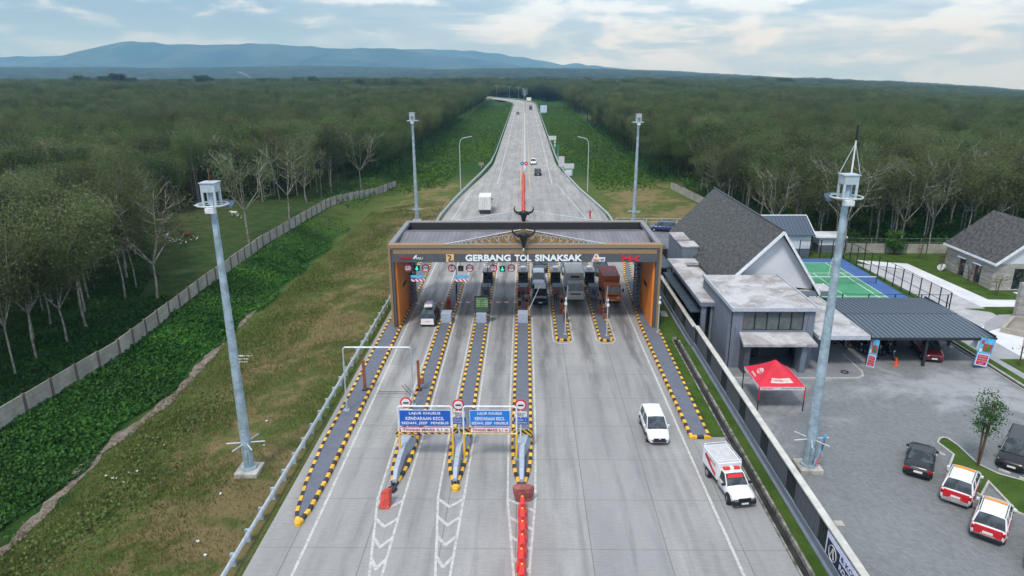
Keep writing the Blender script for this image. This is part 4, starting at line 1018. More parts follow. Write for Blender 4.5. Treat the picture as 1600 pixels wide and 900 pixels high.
# ---------------------------------------------------------------- vehicles
def car(label, x, y, rz, paint, kind='mpv', L_=4.45, W_=1.74, H_=1.68, group=None, cat='car', roofpaint=None, lower=None, rear=None, rails=False, plate=None, face_grille=True, z=0.0, bumper=None, name='car', SC_=0.95):
    """car facing local +Y"""
    r = root(name, label, cat, group=group, local=True); r.location = (x, y, z); r.rotation_euler = (0, 0, rz)
    w = W_/2; yf, yr = L_/2, -L_/2; wr = 0.33; zb = 0.24
    hood = {'mpv': 0.95, 'suv': 1.05, 'sedan': 1.15}[kind]; belt = {'mpv': 1.02, 'suv': 1.06, 'sedan': 0.92}[kind]*min(1, H_/1.66) if kind != 'sedan' else 0.93
    trunk = {'mpv': 0.16, 'suv': 0.18, 'sedan': 0.95}[kind]
    hz = belt-0.10
    def ring(yy, zb_, zd, ww, cr=0.03):
        P = [(0.0, zb_), (0.80, zb_), (0.97, zb_+0.10), (1.0, (zb_+zd)/2), (0.985, zd-0.12), (0.90, zd-0.015), (0.5, zd+cr*0.8)]
        pts = [(-a*ww, yy, b) for a, b in P[::-1]][:-1] + [(a*ww, yy, b) for a, b in P] + [(0, yy, zd+cr)]
        return pts
    st = [(yr, zb+0.16, belt-0.30, w*0.80), (yr+0.05, zb+0.04, belt-0.12, w*0.93), (yr+0.22, zb, belt-0.03, w*0.99), (yr+trunk+0.3, zb, belt, w), (0.0, zb, belt, w), (yf-hood-0.15, zb, belt-0.01, w), (yf-hood+0.2, zb, hz+0.04, w*0.995), (yf-0.45, zb, hz-0.06, w*0.97), (yf-0.14, zb+0.02, hz-0.16, w*0.90), (yf-0.02, zb+0.10, hz-0.27, w*0.76), (yf, zb+0.2, hz-0.36, w*0.70)]
    b = MB(); b.loft([ring(*q) for q in st]); body = b.build('body', paint, r, smooth=True)
    # greenhouse: rings base->roof
    ws0, ws1 = yf-hood-0.02, yf-hood-0.78                 # windscreen foot / top
    rb0 = yr+trunk; rb1 = rb0+{'mpv': 0.34, 'suv': 0.38, 'sedan': 0.62}[kind]
    gb, gt = w*0.93, w*0.76; zt = H_-0.05
    G = [(ws0, belt-0.02, 0.0), (ws1, belt-0.02, 1.0), ((ws1+rb1)/2, belt, 1.0), (rb1, belt, 1.0), (rb0, belt-0.02, 0.0)]
    gm = MB()
    def gr_(yy, k, yb=None):
        yb = yy if yb is None else yb
        zz = belt+(zt-belt)*k
        return [(-gb, yb, belt-0.05), (-(gb+(gt-gb)*k), yy, zz-0.03), (-gt*0.9, yy, zz+0.005*k), (0, yy, zz+0.035*k), (gt*0.9, yy, zz+0.005*k), ((gb+(gt-gb)*k), yy, zz-0.03), (gb, yb, belt-0.05)]
    rings = [gr_(ws0, 0.02), gr_(ws1, 1.0, ws1+0.2), gr_((ws1+rb1)/2, 1.0), gr_(rb1, 1.0, rb1-0.08), gr_(rb0, 0.04)]
    def gmi(i, j):
        if i in (1, 2): return 0 if j in (0, 5) else 1
        return 0
    gm.loft(rings, m=gmi, closed=False, caps=False)
    gh = gm.build('glasshouse', [GLASS, roofpaint or paint], r)
    # pillars and roof frame
    for sg in (-1, 1):
        pl = MB(); q = 0.028
        A = lambda k, i: Vector(rings[k][i])+Vector((0, 0, 0.012))
        i0, i1, = (0, 1) if sg < 0 else (6, 5)
        pl.tube(A(0, i1), A(1, i1), q*1.2, n=5); pl.tube(A(1, i1), A(3, i1), q*1.1, n=5); pl.tube(A(3, i1), A(4, i1), q*1.5, n=5)
        for k in (2, 3): pl.tube(A(k, i0), A(k, i1), q*(1.0 if k == 2 else 2.2), n=5)
        pl.build('pillars', (roofpaint or paint) if kind != 'x' else BLACK, r)
    # wheels with arches
    for sx in (-1, 1):
        for wy in (yf-0.80, yr+0.78):
            a = MB(); a.tube((sx*(w-0.10), wy, wr+0.03), (sx*(w+0.004), wy, wr+0.03), wr+0.07, n=18); a.build('wheel_arch', BLKPL, r)
            t = MB(); t.tube((sx*(w-0.18), wy, wr), (sx*(w+0.018), wy, wr), wr, n=18); t = t.build('wheel', TYRE, r)
            h = MB(); h.tube((sx*(w+0.01), wy, wr), (sx*(w+0.03), wy, wr), wr*0.62, n=14); h.build('rim', RIM, t)
        MB().box(sx*w-0.02 if sx < 0 else w-0.02, sx*w+0.02 if sx < 0 else w+0.02, yr+1.15, yf-1.2, zb+0.02, zb+0.12).build('side_sill', BLKPL, r)
        m_ = MB(); m_.box(min(sx*(w-0.02), sx*(w+0.14)), max(sx*(w-0.02), sx*(w+0.14)), ws0-0.42, ws0-0.28, belt-0.02, belt+0.13); m_.build('mirror', paint, r, bevel=0.02)
    for sg in (-1, 1):
        for yy in (ws0-0.38, (ws1+rb1)/2-0.02, rb1+0.42 if kind != 'sedan' else rb1+0.1):
            a0, a1 = sorted((sg*(w-0.02), sg*(w+0.004))); MB().box(a0, a1, yy-0.009, yy+0.009, zb+0.14, belt-0.14).build('door_seam', BLKPL, r)
        a0, a1 = sorted((sg*(w-0.01), sg*(w+0.022)))
        for yy in (ws0-1.05, (ws1+rb1)/2-0.85): MB().box(a0, a1, yy-0.08, yy+0.08, belt-0.22, belt-0.18).build('door_handle', paint, r)
    MB().box(-gb*0.86, gb*0.86, ws0-0.02, ws0+0.07, belt-0.045, belt+0.012).build('cowl', BLKPL, r)
    # front and rear details
    zf = hz-0.30
    if face_grille:
        MB().box(-w*0.52, w*0.52, yf-0.04, yf+0.022, zf-0.18, zf+0.05).build('grille', BLKPL, r, bevel=0.02)
        MB().box(-w*0.78, w*0.78, yf-0.16, yf-0.005, zb+0.06, zb+0.22).build('front_bumper', bumper or paint, r, bevel=0.03)
    for sx in (-1, 1):
        hl = MB(); hl.hexa([(sx*w*0.55, yf-0.06, zf-0.06), (sx*w*0.90, yf-0.26, zf-0.04), (sx*w*0.92, yf-0.34, zf-0.04), (sx*w*0.55, yf-0.2, zf-0.06), (sx*w*0.55, yf-0.05, zf+0.06), (sx*w*0.92, yf-0.24, zf+0.11), (sx*w*0.93, yf-0.40, zf+0.11), (sx*w*0.55, yf-0.2, zf+0.06)])
        hl.build('headlight', LAMPW, r)
        tl = MB(); tz = belt-0.33; a0, a1 = sorted((sx*w*0.62, sx*w*0.955)); tl.box(a0, a1, yr+0.0, yr+0.16, tz, tz+0.20); tl.build('tail_light', LAMPR, r, bevel=0.02)
    MB().box(-0.24, 0.24, yf+0.0, yf+0.03, zb+0.16, zb+0.29).build('number_plate', plate or PLATE, r)
    MB().box(-0.26, 0.26, yr-0.035, yr+0.02, belt-0.42, belt-0.28).build('number_plate', plate or PLATE, r)
    rbp = MB(); rbp.box(-w*0.86, w*0.86, yr-0.03, yr+0.14, zb+0.05, zb+0.25); rbp.build('rear_bumper', bumper or paint, r, bevel=0.04)
    if kind == 'sedan':
        MB().box(-w*0.6, w*0.6, yr-0.01, yr+0.05, belt-0.20, belt-0.17).build('chrome_strip', mat('chrome', (0.6, 0.6, 0.6), 0.2, 0.9), r)
    if rails:
        for sg in (-1, 1): MB().path([(sg*gt*0.93, ws1-0.1, zt+0.03), (sg*gt*0.93, ws1-0.25, zt+0.08), (sg*gt*0.93, rb1+0.25, zt+0.08), (sg*gt*0.93, rb1+0.1, zt+0.03)], 0.022, 5).build('roof_rail', BLKPL, r)
    if rear:     # differently painted tailgate and lower flanks
        MB().box(-w*0.80, w*0.80, yr-0.02, yr+0.10, belt-0.55, belt-0.04).build('tailgate', rear, r, bevel=0.03)
    r.scale = (SC_, SC_, SC_)
    r['_dims'] = (yf, yr, w, belt, zt, ws1, rb1, gt)
    return r
PW = mat('car_white', (0.74, 0.75, 0.77), 0.3, var=0.03, coat=0.6); PB = mat('car_black', (0.010, 0.011, 0.013), 0.3, var=0.05, coat=0.4)
PS = mat('car_silver', (0.33, 0.38, 0.43), 0.3, 0.35, var=0.05, coat=0.5); PR = mat('car_red', (0.55, 0.012, 0.022), 0.3, var=0.05, coat=0.6)
PD = mat('car_dark_grey', (0.05, 0.065, 0.085), 0.3, 0.3, var=0.05, coat=0.6); PM = mat('car_maroon', (0.16, 0.012, 0.02), 0.3, var=0.05, coat=0.6)
PN = mat('car_navy', (0.035, 0.06, 0.17), 0.3, 0.1, var=0.05, coat=0.6)
PI = math.pi
# towards the camera = rotate 180
c = car('white minivan driving towards the viewer on the open concrete lanes', 9.35, 44.3, PI+R(1), PW, 'mpv', 4.4, 1.76, 1.70, SC_=0.90)
MB().vprism([(-0.55, 0.42), (0.55, 0.42), (0.42, 0.62), (-0.42, 0.62)], 2.30, 2.335).build('lower_grille', BLKPL, c)
for sg in (-1, 1): MB().hexa([(sg*0.50, 2.18, 0.36), (sg*0.78, 2.10, 0.40), (sg*0.78, 2.05, 0.40), (sg*0.50, 2.1, 0.36), (sg*0.50, 2.22, 0.56), (sg*0.80, 2.12, 0.60), (sg*0.80, 2.05, 0.60), (sg*0.5, 2.1, 0.56)]).build('lamp', LAMPW, c)
em = MB()
for a in (90, 210, 330):
    cx_, cz_ = 0.05*math.cos(R(a)), 0.05*math.sin(R(a))+0.70
    em.vprism([(cx_, cz_-0.045), (cx_+0.03, cz_), (cx_, cz_+0.045), (cx_-0.03, cz_)], 2.325, 2.345)
em.build('emblem', PLATE, c)
car('black minivan at the front of the queue beside the raised white arm', 1.75, 74.3, PI, PB, 'mpv', 4.5, 1.76, 1.68)
car('silver grey car queueing directly behind the black minivan', 1.68, 80.5, PI, PS, 'suv', 4.6, 1.8, 1.75)
car('dark car third in the queue behind the silver one', 2.0, 87.2, PI, PD, 'suv', 4.7, 1.82, 1.8)
car('pale car half hidden behind the white box truck', 5.6, 86.0, PI, PS, 'mpv', 4.4, 1.74, 1.68)
car('dark grey car queueing behind the orange truck', 9.9, 85.6, PI, PD, 'suv', 4.7, 1.84, 1.8)
car('dark red car leaving the third lane beyond the canopy', -2.6, 93.6, 0, mat('car_dark_red', (0.20, 0.015, 0.02), 0.3, coat=0.5), 'mpv', 4.3, 1.74, 1.66)
c = car('off roader with white tail, navy band and boxes on its roof rack', -10.0, 67.6, 0, mat('car_steel', (0.04, 0.05, 0.065), 0.35, 0.3, coat=0.5), 'mpv', 4.3, 1.72, 1.72, rear=PW, plate=PLATEY, bumper=PW, rails=True)
MB().box(-0.80, 0.80, -2.15, -2.05, 0.86, 1.02).build('navy_band', PN, c); MB().tube((0, -2.2, 0.72), (0, -2.13, 0.72), 0.01).build('badge', BLACK, c)
for (x0, x1, y0, y1, z1, m_) in ((-0.45, 0.40, -0.9, -0.2, 1.95, PLATE), (-0.35, 0.35, -0.1, 0.5, 2.05, mat('lilac_box', (0.45, 0.45, 0.6), 0.6))): tag(MB().box(-10+x0, -10+x1, 67.6+y0, 67.6+y1, 1.76, z1).build('carton', m_, bevel=0.04), ('white flat bundle' if z1 < 2 else 'lilac grey box')+' on the roof rack of the off roader', 'luggage')
car('black car driving towards the plaza on the far road, the nearer of two', 3.3, 174.2, PI, PB, 'suv', 4.4, 1.78, 1.7)
car('white car driving towards the plaza on the far road behind the black one', 2.4, 195.6, PI, PW, 'mpv', 4.3, 1.74, 1.6)
car('tiny dark car driving away far up the left carriageway', -4.3, 432, 0, PD, 'suv', 4.5, 1.9, 1.8)
# yard
hd = R(-40)
car('black saloon standing apart in the paved yard', 26.15, 40.1, R(-33), PB, 'sedan', 4.3, 1.72, 1.42)
for (x, y, lab) in ((27.0, 37.1, 'red and white estate car with orange roof bar, nearer the planter tree'), (26.75, 33.75, 'red and white estate car with orange roof bar, below its twin')):
    c = car(lab, x, y, R(-40), PW, 'suv', 4.3, 1.76, 1.66, rear=PR, rails=True, roofpaint=PW, bumper=mat('bumper_grey', (0.3, 0.31, 0.33), 0.5) if y > 35 else BLKPL, group='red and white patrol cars')
    yf, yr, w, belt, zt, ws1, rb1, gt = c['_dims']
    MB().box(-gt*0.85, gt*0.85, ws1-0.30, ws1-0.16, zt+0.04, zt+0.13).build('light_bar', mat('amber_bar', (0.75, 0.28, 0.03), 0.4), c, bevel=0.03)
    for sg in (-1, 1):
        a0, a1 = sorted((sg*(w-0.03), sg*(w+0.006))); MB().hexa([(a0, yr+0.25, 0.42), (a1, yr+0.25, 0.42), (a1, 0.9, 0.42), (a0, 0.9, 0.42), (a0, yr+0.25, belt-0.12), (a1, yr+0.25, belt-0.12), (a1, 0.2, belt-0.12), (a0, 0.2, belt-0.12)]).build('red_flank', PR, c)
    text('lettering', 'PATROLI', WHITE, (0, yr-0.025, belt-0.48), 0.7, 0.08, c, 0.004, rz=0)
car('large black people carrier parked right of the planter', 33.0, 40.9, R(138), PB, 'mpv', 4.8, 1.84, 1.85)
car('black car with red tail lamps cut by the lower right corner of the photo', 27.9, 30.9, R(-40), PB, 'suv', 4.4, 1.78, 1.65)
car('dark red pickup like car parked in the shade under the carport', 36.9, 58.8, R(168), PM, 'suv', 4.6, 1.8, 1.7)
car('navy blue minivan parked beyond the right end of the canopy', 22.6, 110.0, R(78), PN, 'mpv', 4.5, 1.76, 1.72)
def box_truck(label, x, y, rz, cabm, boxm, bl, bw, bh, cabh=2.25, group=None, reefer=False, z=0.0, boxroof=None):
    r = root('box_truck', label, 'truck', group=group, local=True); r.location = (x, y, z); r.rotation_euler = (0, 0, rz)
    w = bw/2; cw = min(w, 0.98); yf = (bl+1.9)/2; yb = -yf
    cab = MB(); S = lambda yy, z0, z1, ww: [(-ww, yy, z0), (ww, yy, z0), (ww*1.0, yy, (z0+z1)/2), (ww*0.93, yy, z1), (-ww*0.93, yy, z1), (-ww, yy, (z0+z1)/2)]
    cab.loft([S(yf-1.65, 0.55, cabh, cw), S(yf-0.50, 0.55, cabh, cw), S(yf-0.34, 0.55, cabh-0.08, cw*0.985), S(yf-0.02, 0.50, 1.38, cw*0.97), S(yf, 0.5, 1.2, cw*0.95)])
    cab.build('cab', cabm, r, bevel=0.03)
    ws = MB(); ws.hexa([(-cw*0.86, yf-0.05, 1.40), (cw*0.86, yf-0.05, 1.40), (cw*0.86, yf-0.12, 1.40), (-cw*0.86, yf-0.12, 1.40), (-cw*0.82, yf-0.30, cabh-0.16), (cw*0.82, yf-0.30, cabh-0.16), (cw*0.82, yf-0.37, cabh-0.16), (-cw*0.82, yf-0.37, cabh-0.16)])
    for i in range(len(ws.v)): ws.v[i] = (ws.v[i][0], ws.v[i][1]+0.05, ws.v[i][2])
    ws.build('windscreen', GLASS, r)
    for sg in (-1, 1):
        a0, a1 = sorted((sg*cw*0.97, sg*(cw+0.005))); MB().hexa([(a0, yf-1.35, 1.30), (a1, yf-1.35, 1.30), (a1, yf-0.45, 1.30), (a0, yf-0.45, 1.30), (a0-0.0, yf-1.35, cabh-0.35), (a1, yf-1.35, cabh-0.35), (a1, yf-0.62, cabh-0.35), (a0, yf-0.62, cabh-0.35)]).build('side_window', GLASS, r)
        MB().box(sg*cw*0.62-0.16, sg*cw*0.62+0.16, yf-0.01, yf+0.03, 0.74, 0.92).build('headlight', LAMPW, r)
        a0, a1 = sorted((sg*(cw+0.06), sg*(cw+0.24))); MB().box(a0, a1, yf-0.12, yf-0.04, 1.45, 1.85).build('mirror', BLKPL, r)
        for wy in (yf-1.0, yb+0.95): 
            t = MB(); t.tube((sg*(cw-0.26), wy, 0.42), (sg*(cw+0.0), wy, 0.42), 0.42, n=16); t = t.build('wheel', TYRE, r); h = MB(); h.tube((sg*(cw-0.01), wy, 0.42), (sg*(cw+0.012), wy, 0.42), 0.22, n=12); h.build('rim', RIM, t)
    MB().box(-cw*0.60, cw*0.60, yf-0.02, yf+0.02, 0.98, 1.12).build('grille', BLKPL, r)
    MB().box(-cw*0.96, cw*0.96, yf-0.08, yf+0.08, 0.42, 0.66).build('front_bumper', cabm, r, bevel=0.03)
    MB().box(-0.25, 0.25, yf+0.081, yf+0.10, 0.46, 0.60).build('number_plate', PLATEY, r)
    MB().box(-0.40, 0.40, yb+0.05, yf-0.6, 0.45, 0.75).build('chassis', DARKM, r)
    zb = 0.80; bx = MB(); bx.box(-w, w, yb, yb+bl, zb, zb+bh); bx.build('cargo_box', [boxm], r, bevel=0.03)
    MB().box(-w-0.012, w+0.012, yb-0.012, yb+bl+0.012, zb+bh-0.06, zb+bh+0.02).build('box_roof', boxroof or boxm, r)
    MB().box(-0.015, 0.015, yb-0.02, yb-0.003, zb+0.1, zb+bh-0.15).build('door_seam', GREYD, r)
    for sg in (-1, 1):
        MB().box(sg*0.35-0.02, sg*0.35+0.02, yb-0.05, yb-0.003, zb+0.15, zb+bh-0.2).build('door_bar', GALVL, r); MB().box(sg*w*0.8-0.12, sg*w*0.8+0.12, yb-0.04, yb+0.0, 0.55, 0.70).build('tail_light', LAMPR, r)
    MB().box(-w, w, yb-0.02, yb+0.10, 0.45, 0.78).build('rear_guard', DARKM, r)
    if reefer:
        MB().box(-0.62, 0.62, yb+bl, yb+bl+0.34, zb+bh-0.75, zb+bh-0.12).build('cooling_unit', mat('unit_grey', (0.42, 0.42, 0.40), 0.5), r, bevel=0.05); MB().box(-0.5, 0.5, yb+bl+0.341, yb+bl+0.36, zb+bh-0.45, zb+bh-0.22).build('vent', BLKPL, r)
    return r
TW = mat('truck_white', (0.50, 0.49, 0.46), 0.5, var=0.15); TO = mat('truck_orange', (0.60, 0.15, 0.03), 0.45, var=0.1); TMar = mat('truck_box_maroon', (0.24, 0.055, 0.045), 0.6, var=0.2)
box_truck('dusty white refrigerated box truck queueing in the fifth lane', 5.75, 76.6, PI, TW, TW, 4.6, 2.05, 2.15, 2.3, reefer=True)
box_truck('orange box truck with maroon roof queueing in the rightmost lane', 9.85, 75.9, PI, TO, mat('truck_box_orange', (0.50, 0.13, 0.03), 0.55, var=0.15), 4.4, 1.95, 1.95, 2.2, boxroof=TMar)
box_truck('white box truck seen from behind, driving away beyond the canopy', -7.4, 127.2, R(1), WHITE, mat('box_offwhite', (0.66, 0.66, 0.64), 0.5, var=0.08), 4.6, 2.2, 2.35, 2.2)
box_truck('small far truck coming down the right carriageway near the bend', 4.0, 484, PI, PD, mat('box_dull_grey', (0.2, 0.22, 0.24), 0.6), 4.0, 2.2, 2.2)
# rescue pickup with a tall service box
r = root('service_pickup', 'white rescue pickup with red light bar, boxed rear and roof rack on the right lane', 'pickup', local=True); r.location = (12.75, 37.35, 0); r.scale = (0.84, 0.84, 0.84); r.rotation_euler = (0, 0, PI+R(9))
def rescue(r):
    w = 0.90; yf = 2.7; yb = -2.7; zb = 0.42
    b = MB(); S = lambda yy, z0, z1, ww: [(-ww*0.9, yy, z0), (ww*0.9, yy, z0), (ww, yy, z0+0.12), (ww, yy, (z0+z1)/2), (ww*0.97, yy, z1-0.08), (ww*0.88, yy, z1), (0, yy, z1+0.04), (-ww*0.88, yy, z1), (-ww*0.97, yy, z1-0.08), (-ww, yy, (z0+z1)/2), (-ww, yy, z0+0.12)]
    b.loft([S(0.1, zb, 1.15, w), (S(1.25, zb, 1.15, w)), S(1.45, zb, 1.12, w), S(2.2, zb, 1.04, w*0.97), S(2.5, zb+0.02, 0.96, w*0.90), S(2.62, zb+0.12, 0.85, w*0.78)]); b.build('body', PW, r, smooth=True)
    g_ = MB(); q = [(1.42, 0.86, 1.10, 0.86), (0.72, 0.70, 1.74, 0.86), (0.02, 0.70, 1.74, 0.86)]
    rings = [[(-0.84, yy, 1.08), (-wt, yy, z1-0.03), (-wt*0.9, yy, z1), (0, yy, z1+0.03), (wt*0.9, yy, z1), (wt, yy, z1-0.03), (0.84, yy, 1.08)] for yy, wt, z1, _ in q]
    rings[0] = [(-0.84, 1.42, 1.08), (-0.83, 1.40, 1.12), (-0.75, 1.40, 1.13), (0, 1.42, 1.15), (0.75, 1.40, 1.13), (0.83, 1.40, 1.12), (0.84, 1.42, 1.08)]
    g_.loft(rings, m=lambda i, j: 1 if (i == 1 and 0 < j < 5) else 0, closed=False, caps=False); g_.build('glasshouse', [GLASS, PW], r)
    for sg in (-1, 1):
        pl = MB(); pl.tube((sg*0.83, 1.41, 1.12), (sg*0.70, 0.72, 1.73), 0.035, n=5); pl.tube((sg*0.70, 0.72, 1.73), (sg*0.70, 0.05, 1.73), 0.03, n=5); pl.tube((sg*0.84, 0.10, 1.1), (sg*0.71, 0.1, 1.73), 0.07, n=5); pl.build('pillars', PW, r)
        for wy in (1.85, -1.65):
            a = MB(); a.tube((sg*(w-0.1), wy, 0.44), (sg*(w+0.006), wy, 0.44), 0.45, n=18); a.build('wheel_arch', BLKPL, r)
            t = MB(); rr = 0.37; a_ = R(-22) if wy > 0 else 0; dx, dy = math.cos(a_)*0.13, math.sin(a_)*0.13
            t.tube((sg*(w-0.06)-dx, wy-dy, rr), (sg*(w-0.06)+dx, wy+dy, rr), rr, n=18); t = t.build('wheel', TYRE, r)
            h = MB(); k = sg; h.tube((sg*(w-0.06)+k*dx, wy+k*dy, rr), (sg*(w-0.06)+k*dx*1.12, wy+k*dy*1.12, rr), rr*0.6, n=14); h.build('rim', RIM, t)
        a0, a1 = sorted((sg*(w-0.02), sg*(w+0.24))); MB().box(a0, a1, 1.15, 1.28, 1.12, 1.30).build('mirror', BLKPL, r, bevel=0.02)
        MB().hexa([(sg*0.50, 2.55, 0.78), (sg*0.82, 2.35, 0.80), (sg*0.84, 2.25, 0.80), (sg*0.5, 2.4, 0.78), (sg*0.50, 2.52, 0.90), (sg*0.84, 2.32, 0.94), (sg*0.86, 2.2, 0.94), (sg*0.5, 2.35, 0.92)]).build('headlight', LAMPW, r)
    MB().box(-0.86, 0.86, 2.42, 2.72, 0.40, 0.66).build('bull_bar', BLACK, r, bevel=0.05); MB().box(-0.45, 0.45, 2.56, 2.66, 0.66, 0.88).build('grille', BLACK, r, bevel=0.02)
    MB().path([(-0.8, 2.62, 0.6), (-0.82, 2.66, 0.80), (0.82, 2.66, 0.80), (0.8, 2.62, 0.6)], 0.03, 6).build('bar', BLACK, r)
    MB().box(-0.26, 0.26, 2.721, 2.74, 0.45, 0.58).build('number_plate', PLATE, r)
    MB().box(-0.93, 0.93, yb, -0.02, 0.75, 2.12).build('service_box', PW, r, bevel=0.03)
    rk = MB()
    for sg in (-1, 1): rk.tube((sg*0.88, yb+0.05, 2.30), (sg*0.88, -0.08, 2.30), 0.022, n=6)
    for yy in (yb+0.05, -0.08): rk.tube((-0.88, yy, 2.30), (0.88, yy, 2.30), 0.022, n=6)
    for sg in (-1, 1):
        for yy in np.linspace(yb+0.05, -0.08, 5): rk.tube((sg*0.88, yy, 2.12), (sg*0.88, yy, 2.30), 0.018, n=5)
    rk.build('roof_rack', WHITE, r)
    fl = MB(); fl.box(-0.82, 0.82, yb+0.12, -0.15, 2.125, 2.14); fl.build('rack_floor', mat('rack_grey', (0.48, 0.48, 0.48), 0.6), r)
    MB().box(-0.62, 0.62, 0.10, 0.36, 1.78, 1.93).build('light_bar', mat('beacon_red', (0.6, 0.03, 0.02), 0.25), r, bevel=0.03)
    MB().box(-0.14, 0.14, 0.09, 0.37, 1.785, 1.945).build('beacon_center', PLATE, r)
    MB().hexa([(-0.60, 1.02, 1.545), (0.60, 1.02, 1.545), (0.60, 0.98, 1.54), (-0.60, 0.98, 1.54), (-0.56, 0.82, 1.71), (0.56, 0.82, 1.71), (0.56, 0.78, 1.70), (-0.56, 0.78, 1.70)]).build('windscreen_banner', RED, r)
    # red swoosh and lettering on the visible side
    for sg in (-1, 1):
        x0, x1 = sorted((sg*0.931, sg*0.945)); n = MB(); P = [(-2.3, 1.6), (-2.15, 1.85), (-1.9, 1.5), (-1.5, 1.3), (-0.9, 1.0), (-0.3, 0.85), (-0.3, 1.15), (-0.9, 1.3), (-1.5, 1.65), (-1.9, 1.8)]
        k = len(P); n.v = [(x0, a, b_) for a, b_ in P]+[(x1, a, b_) for a, b_ in P]; n.f = [tuple(range(k)), tuple(range(2*k-1, k-1, -1))]+[(i, (i+1) % k, k+(i+1) % k, k+i) for i in range(k)]; n.m = [0]*len(n.f); n.build('red_swoosh', RED, r)
        text('lettering', 'RESCUE', RED, (sg*0.95, -1.0, 1.72), 1.1, 0.20, r, 0.004, rz=R(90)*sg)
rescue(r)

# motorcycles in the carport
def motorbike():
    r = root('motorcycle', 'x', 'motorcycle', local=True)
    for wy in (-0.62, 0.62):
        t = MB(); n = 16
        for i in range(n):
            a, b_ = 2*PI*i/n, 2*PI*(i+1)/n; t.tube((0, wy+0.25*math.cos(a), 0.29+0.25*math.sin(a)), (0, wy+0.25*math.cos(b_), 0.29+0.25*math.sin(b_)), 0.045, n=5, cap=False)
        t = t.build('wheel', TYRE, r); MB().tube((-0.03, wy, 0.29), (0.03, wy, 0.29), 0.15, n=10).build('hub', RIM, t)
    b = MB(); b.loft([[(w*math.cos(a), y, z+h*math.sin(a)) for a in [2*PI*i/8 for i in range(8)]] for y, z, w, h in ((-0.85, 0.72, 0.05, 0.04), (-0.6, 0.68, 0.12, 0.12), (-0.2, 0.52, 0.13, 0.17), (0.1, 0.42, 0.10, 0.10), (0.35, 0.6, 0.16, 0.22), (0.5, 0.80, 0.12, 0.2), (0.56, 0.92, 0.06, 0.08))]); b.build('body', PB, r, smooth=True)
    MB().box(-0.13, 0.13, -0.75, 0.12, 0.74, 0.82).build('seat', BLKPL, r, bevel=0.03)
    MB().path([(-0.34, 0.30, 1.02), (-0.12, 0.42, 1.0), (0.12, 0.42, 1.0), (0.34, 0.30, 1.02)], 0.018, 6).build('handlebar', DARKM, r)
    MB().tube((0, 0.45, 0.92), (0, 0.62, 0.29), 0.03).build('fork', GALV, r)
    MB().tube((0, 0.54, 0.90), (0, 0.62, 0.88), 0.08).build('headlight', LAMPW, r)
    for sg in (-1, 1): MB().path([(sg*0.22, 0.36, 1.02), (sg*0.26, 0.34, 1.16)], 0.01, 5).build('mirror', DARKM, r)
    MB().box(-0.09, 0.09, -0.92, -0.84, 0.60, 0.70).build('tail_light', LAMPR, r)
    return r
mb0 = motorbike(); spots = [(31.6, 58.2), (32.4, 59.0), (33.1, 57.9), (33.6, 59.6), (30.9, 59.6), (32.0, 60.6), (29.9, 60.6), (31.2, 61.6), (28.6, 61.3), (34.1, 61.0), (29.3, 62.4), (33.0, 62.2)]
for i, (x, y) in enumerate(spots):
    o = mb0 if i == 0 else copy_tree(mb0); o.location = (x, y, 0.005); o.rotation_euler = (0, R(5), PI+R(18)+rng.uniform(-.1, .1))
    tag(o, 'black motorcycle in the shaded cluster parked under the carport', None, 'motorcycles under the carport')

# ---------------------------------------------------------------- people and animals
def person(label, x, y, z, rz, shirt, trousers, arms=((0.25, 0.1, 0.8), (0.25, 0.1, 0.8)), h=1.68, stride=0.08, name='person'):
    r = root(name, label, 'person', local=True); r.location = (x, y, z); r.rotation_euler = (0, 0, rz); k = h/1.7
    V = [(0, 0, 0.93, .13, .10), (0, 0, 1.15, .13, .09), (0, 0, 1.38, .16, .10), (0, 0, 1.50, .05, .05), (0, 0.01, 1.62, .085, .10)]
    E_ = [(0, 1), (1, 2), (2, 3), (3, 4)]
    def add(p, rad, j): V.append((*p, rad, rad)); E_.append((j, len(V)-1)); return len(V)-1
    for sg, (ax, ay, az) in zip((-1, 1), arms):
        s_ = add((sg*0.18, 0, 1.41), .055, 2); e_ = add((sg*(0.18+ax*0.6), ay*0.5, 1.41-0.28*(az if az > 0 else az)), .042, s_); wv = add((sg*(0.18+ax), ay, 1.41-0.55*az), .03, e_); add((sg*(0.19+ax), ay+0.03, 1.41-0.68*az), .035, wv)
        hp = add((sg*0.09, 0, 0.88), .085, 0); kn = add((sg*0.10, sg*stride+0.02, 0.48), .055, hp); an = add((sg*0.11, sg*stride*1.6, 0.09), .038, kn); add((sg*0.12, sg*stride*1.6+0.14, 0.05), .035, an)
    me = bpy.data.meshes.new('body'); me.from_pydata([(a*k, b*k, c_*k) for a, b, c_, _, _ in V], E_, []); 
    o = bpy.data.objects.new('body', me); C.objects.link(o); sk = o.modifiers.new('s', 'SKIN'); sk.use_smooth_shade = True
    for i, q in enumerate(V): me.skin_vertices[0].data[i].radius = (q[3]*k, q[4]*k)
    me.skin_vertices[0].data[0].use_root = True
    o.modifiers.new('u', 'SUBSURF').render_levels = 1; o.modifiers['u'].levels = 1
    dg = bpy.context.evaluated_depsgraph_get(); m2 = bpy.data.meshes.new_from_object(o.evaluated_get(dg)); o.modifiers.clear(); o.data = m2; m2.name = 'body'
    for q in (SKIN, shirt, trousers, BLACK): m2.materials.append(q)
    for p in m2.polygons:
        c_ = p.center/k; t = 0
        if c_.z < 0.95 and abs(c_.x) < 0.24: t = 2
        elif c_.z < 1.47 and abs(c_.x) < 0.36: t = 1
        if c_.z < 0.10: t = 3
        p.material_index = t; p.use_smooth = True
    o.parent = r
    MB().sphere((0, -0.015, 1.66*k), 0.10*k, (0.95, 1.05, 0.85)).build('hair', BLACK, r, smooth=True)
    return r
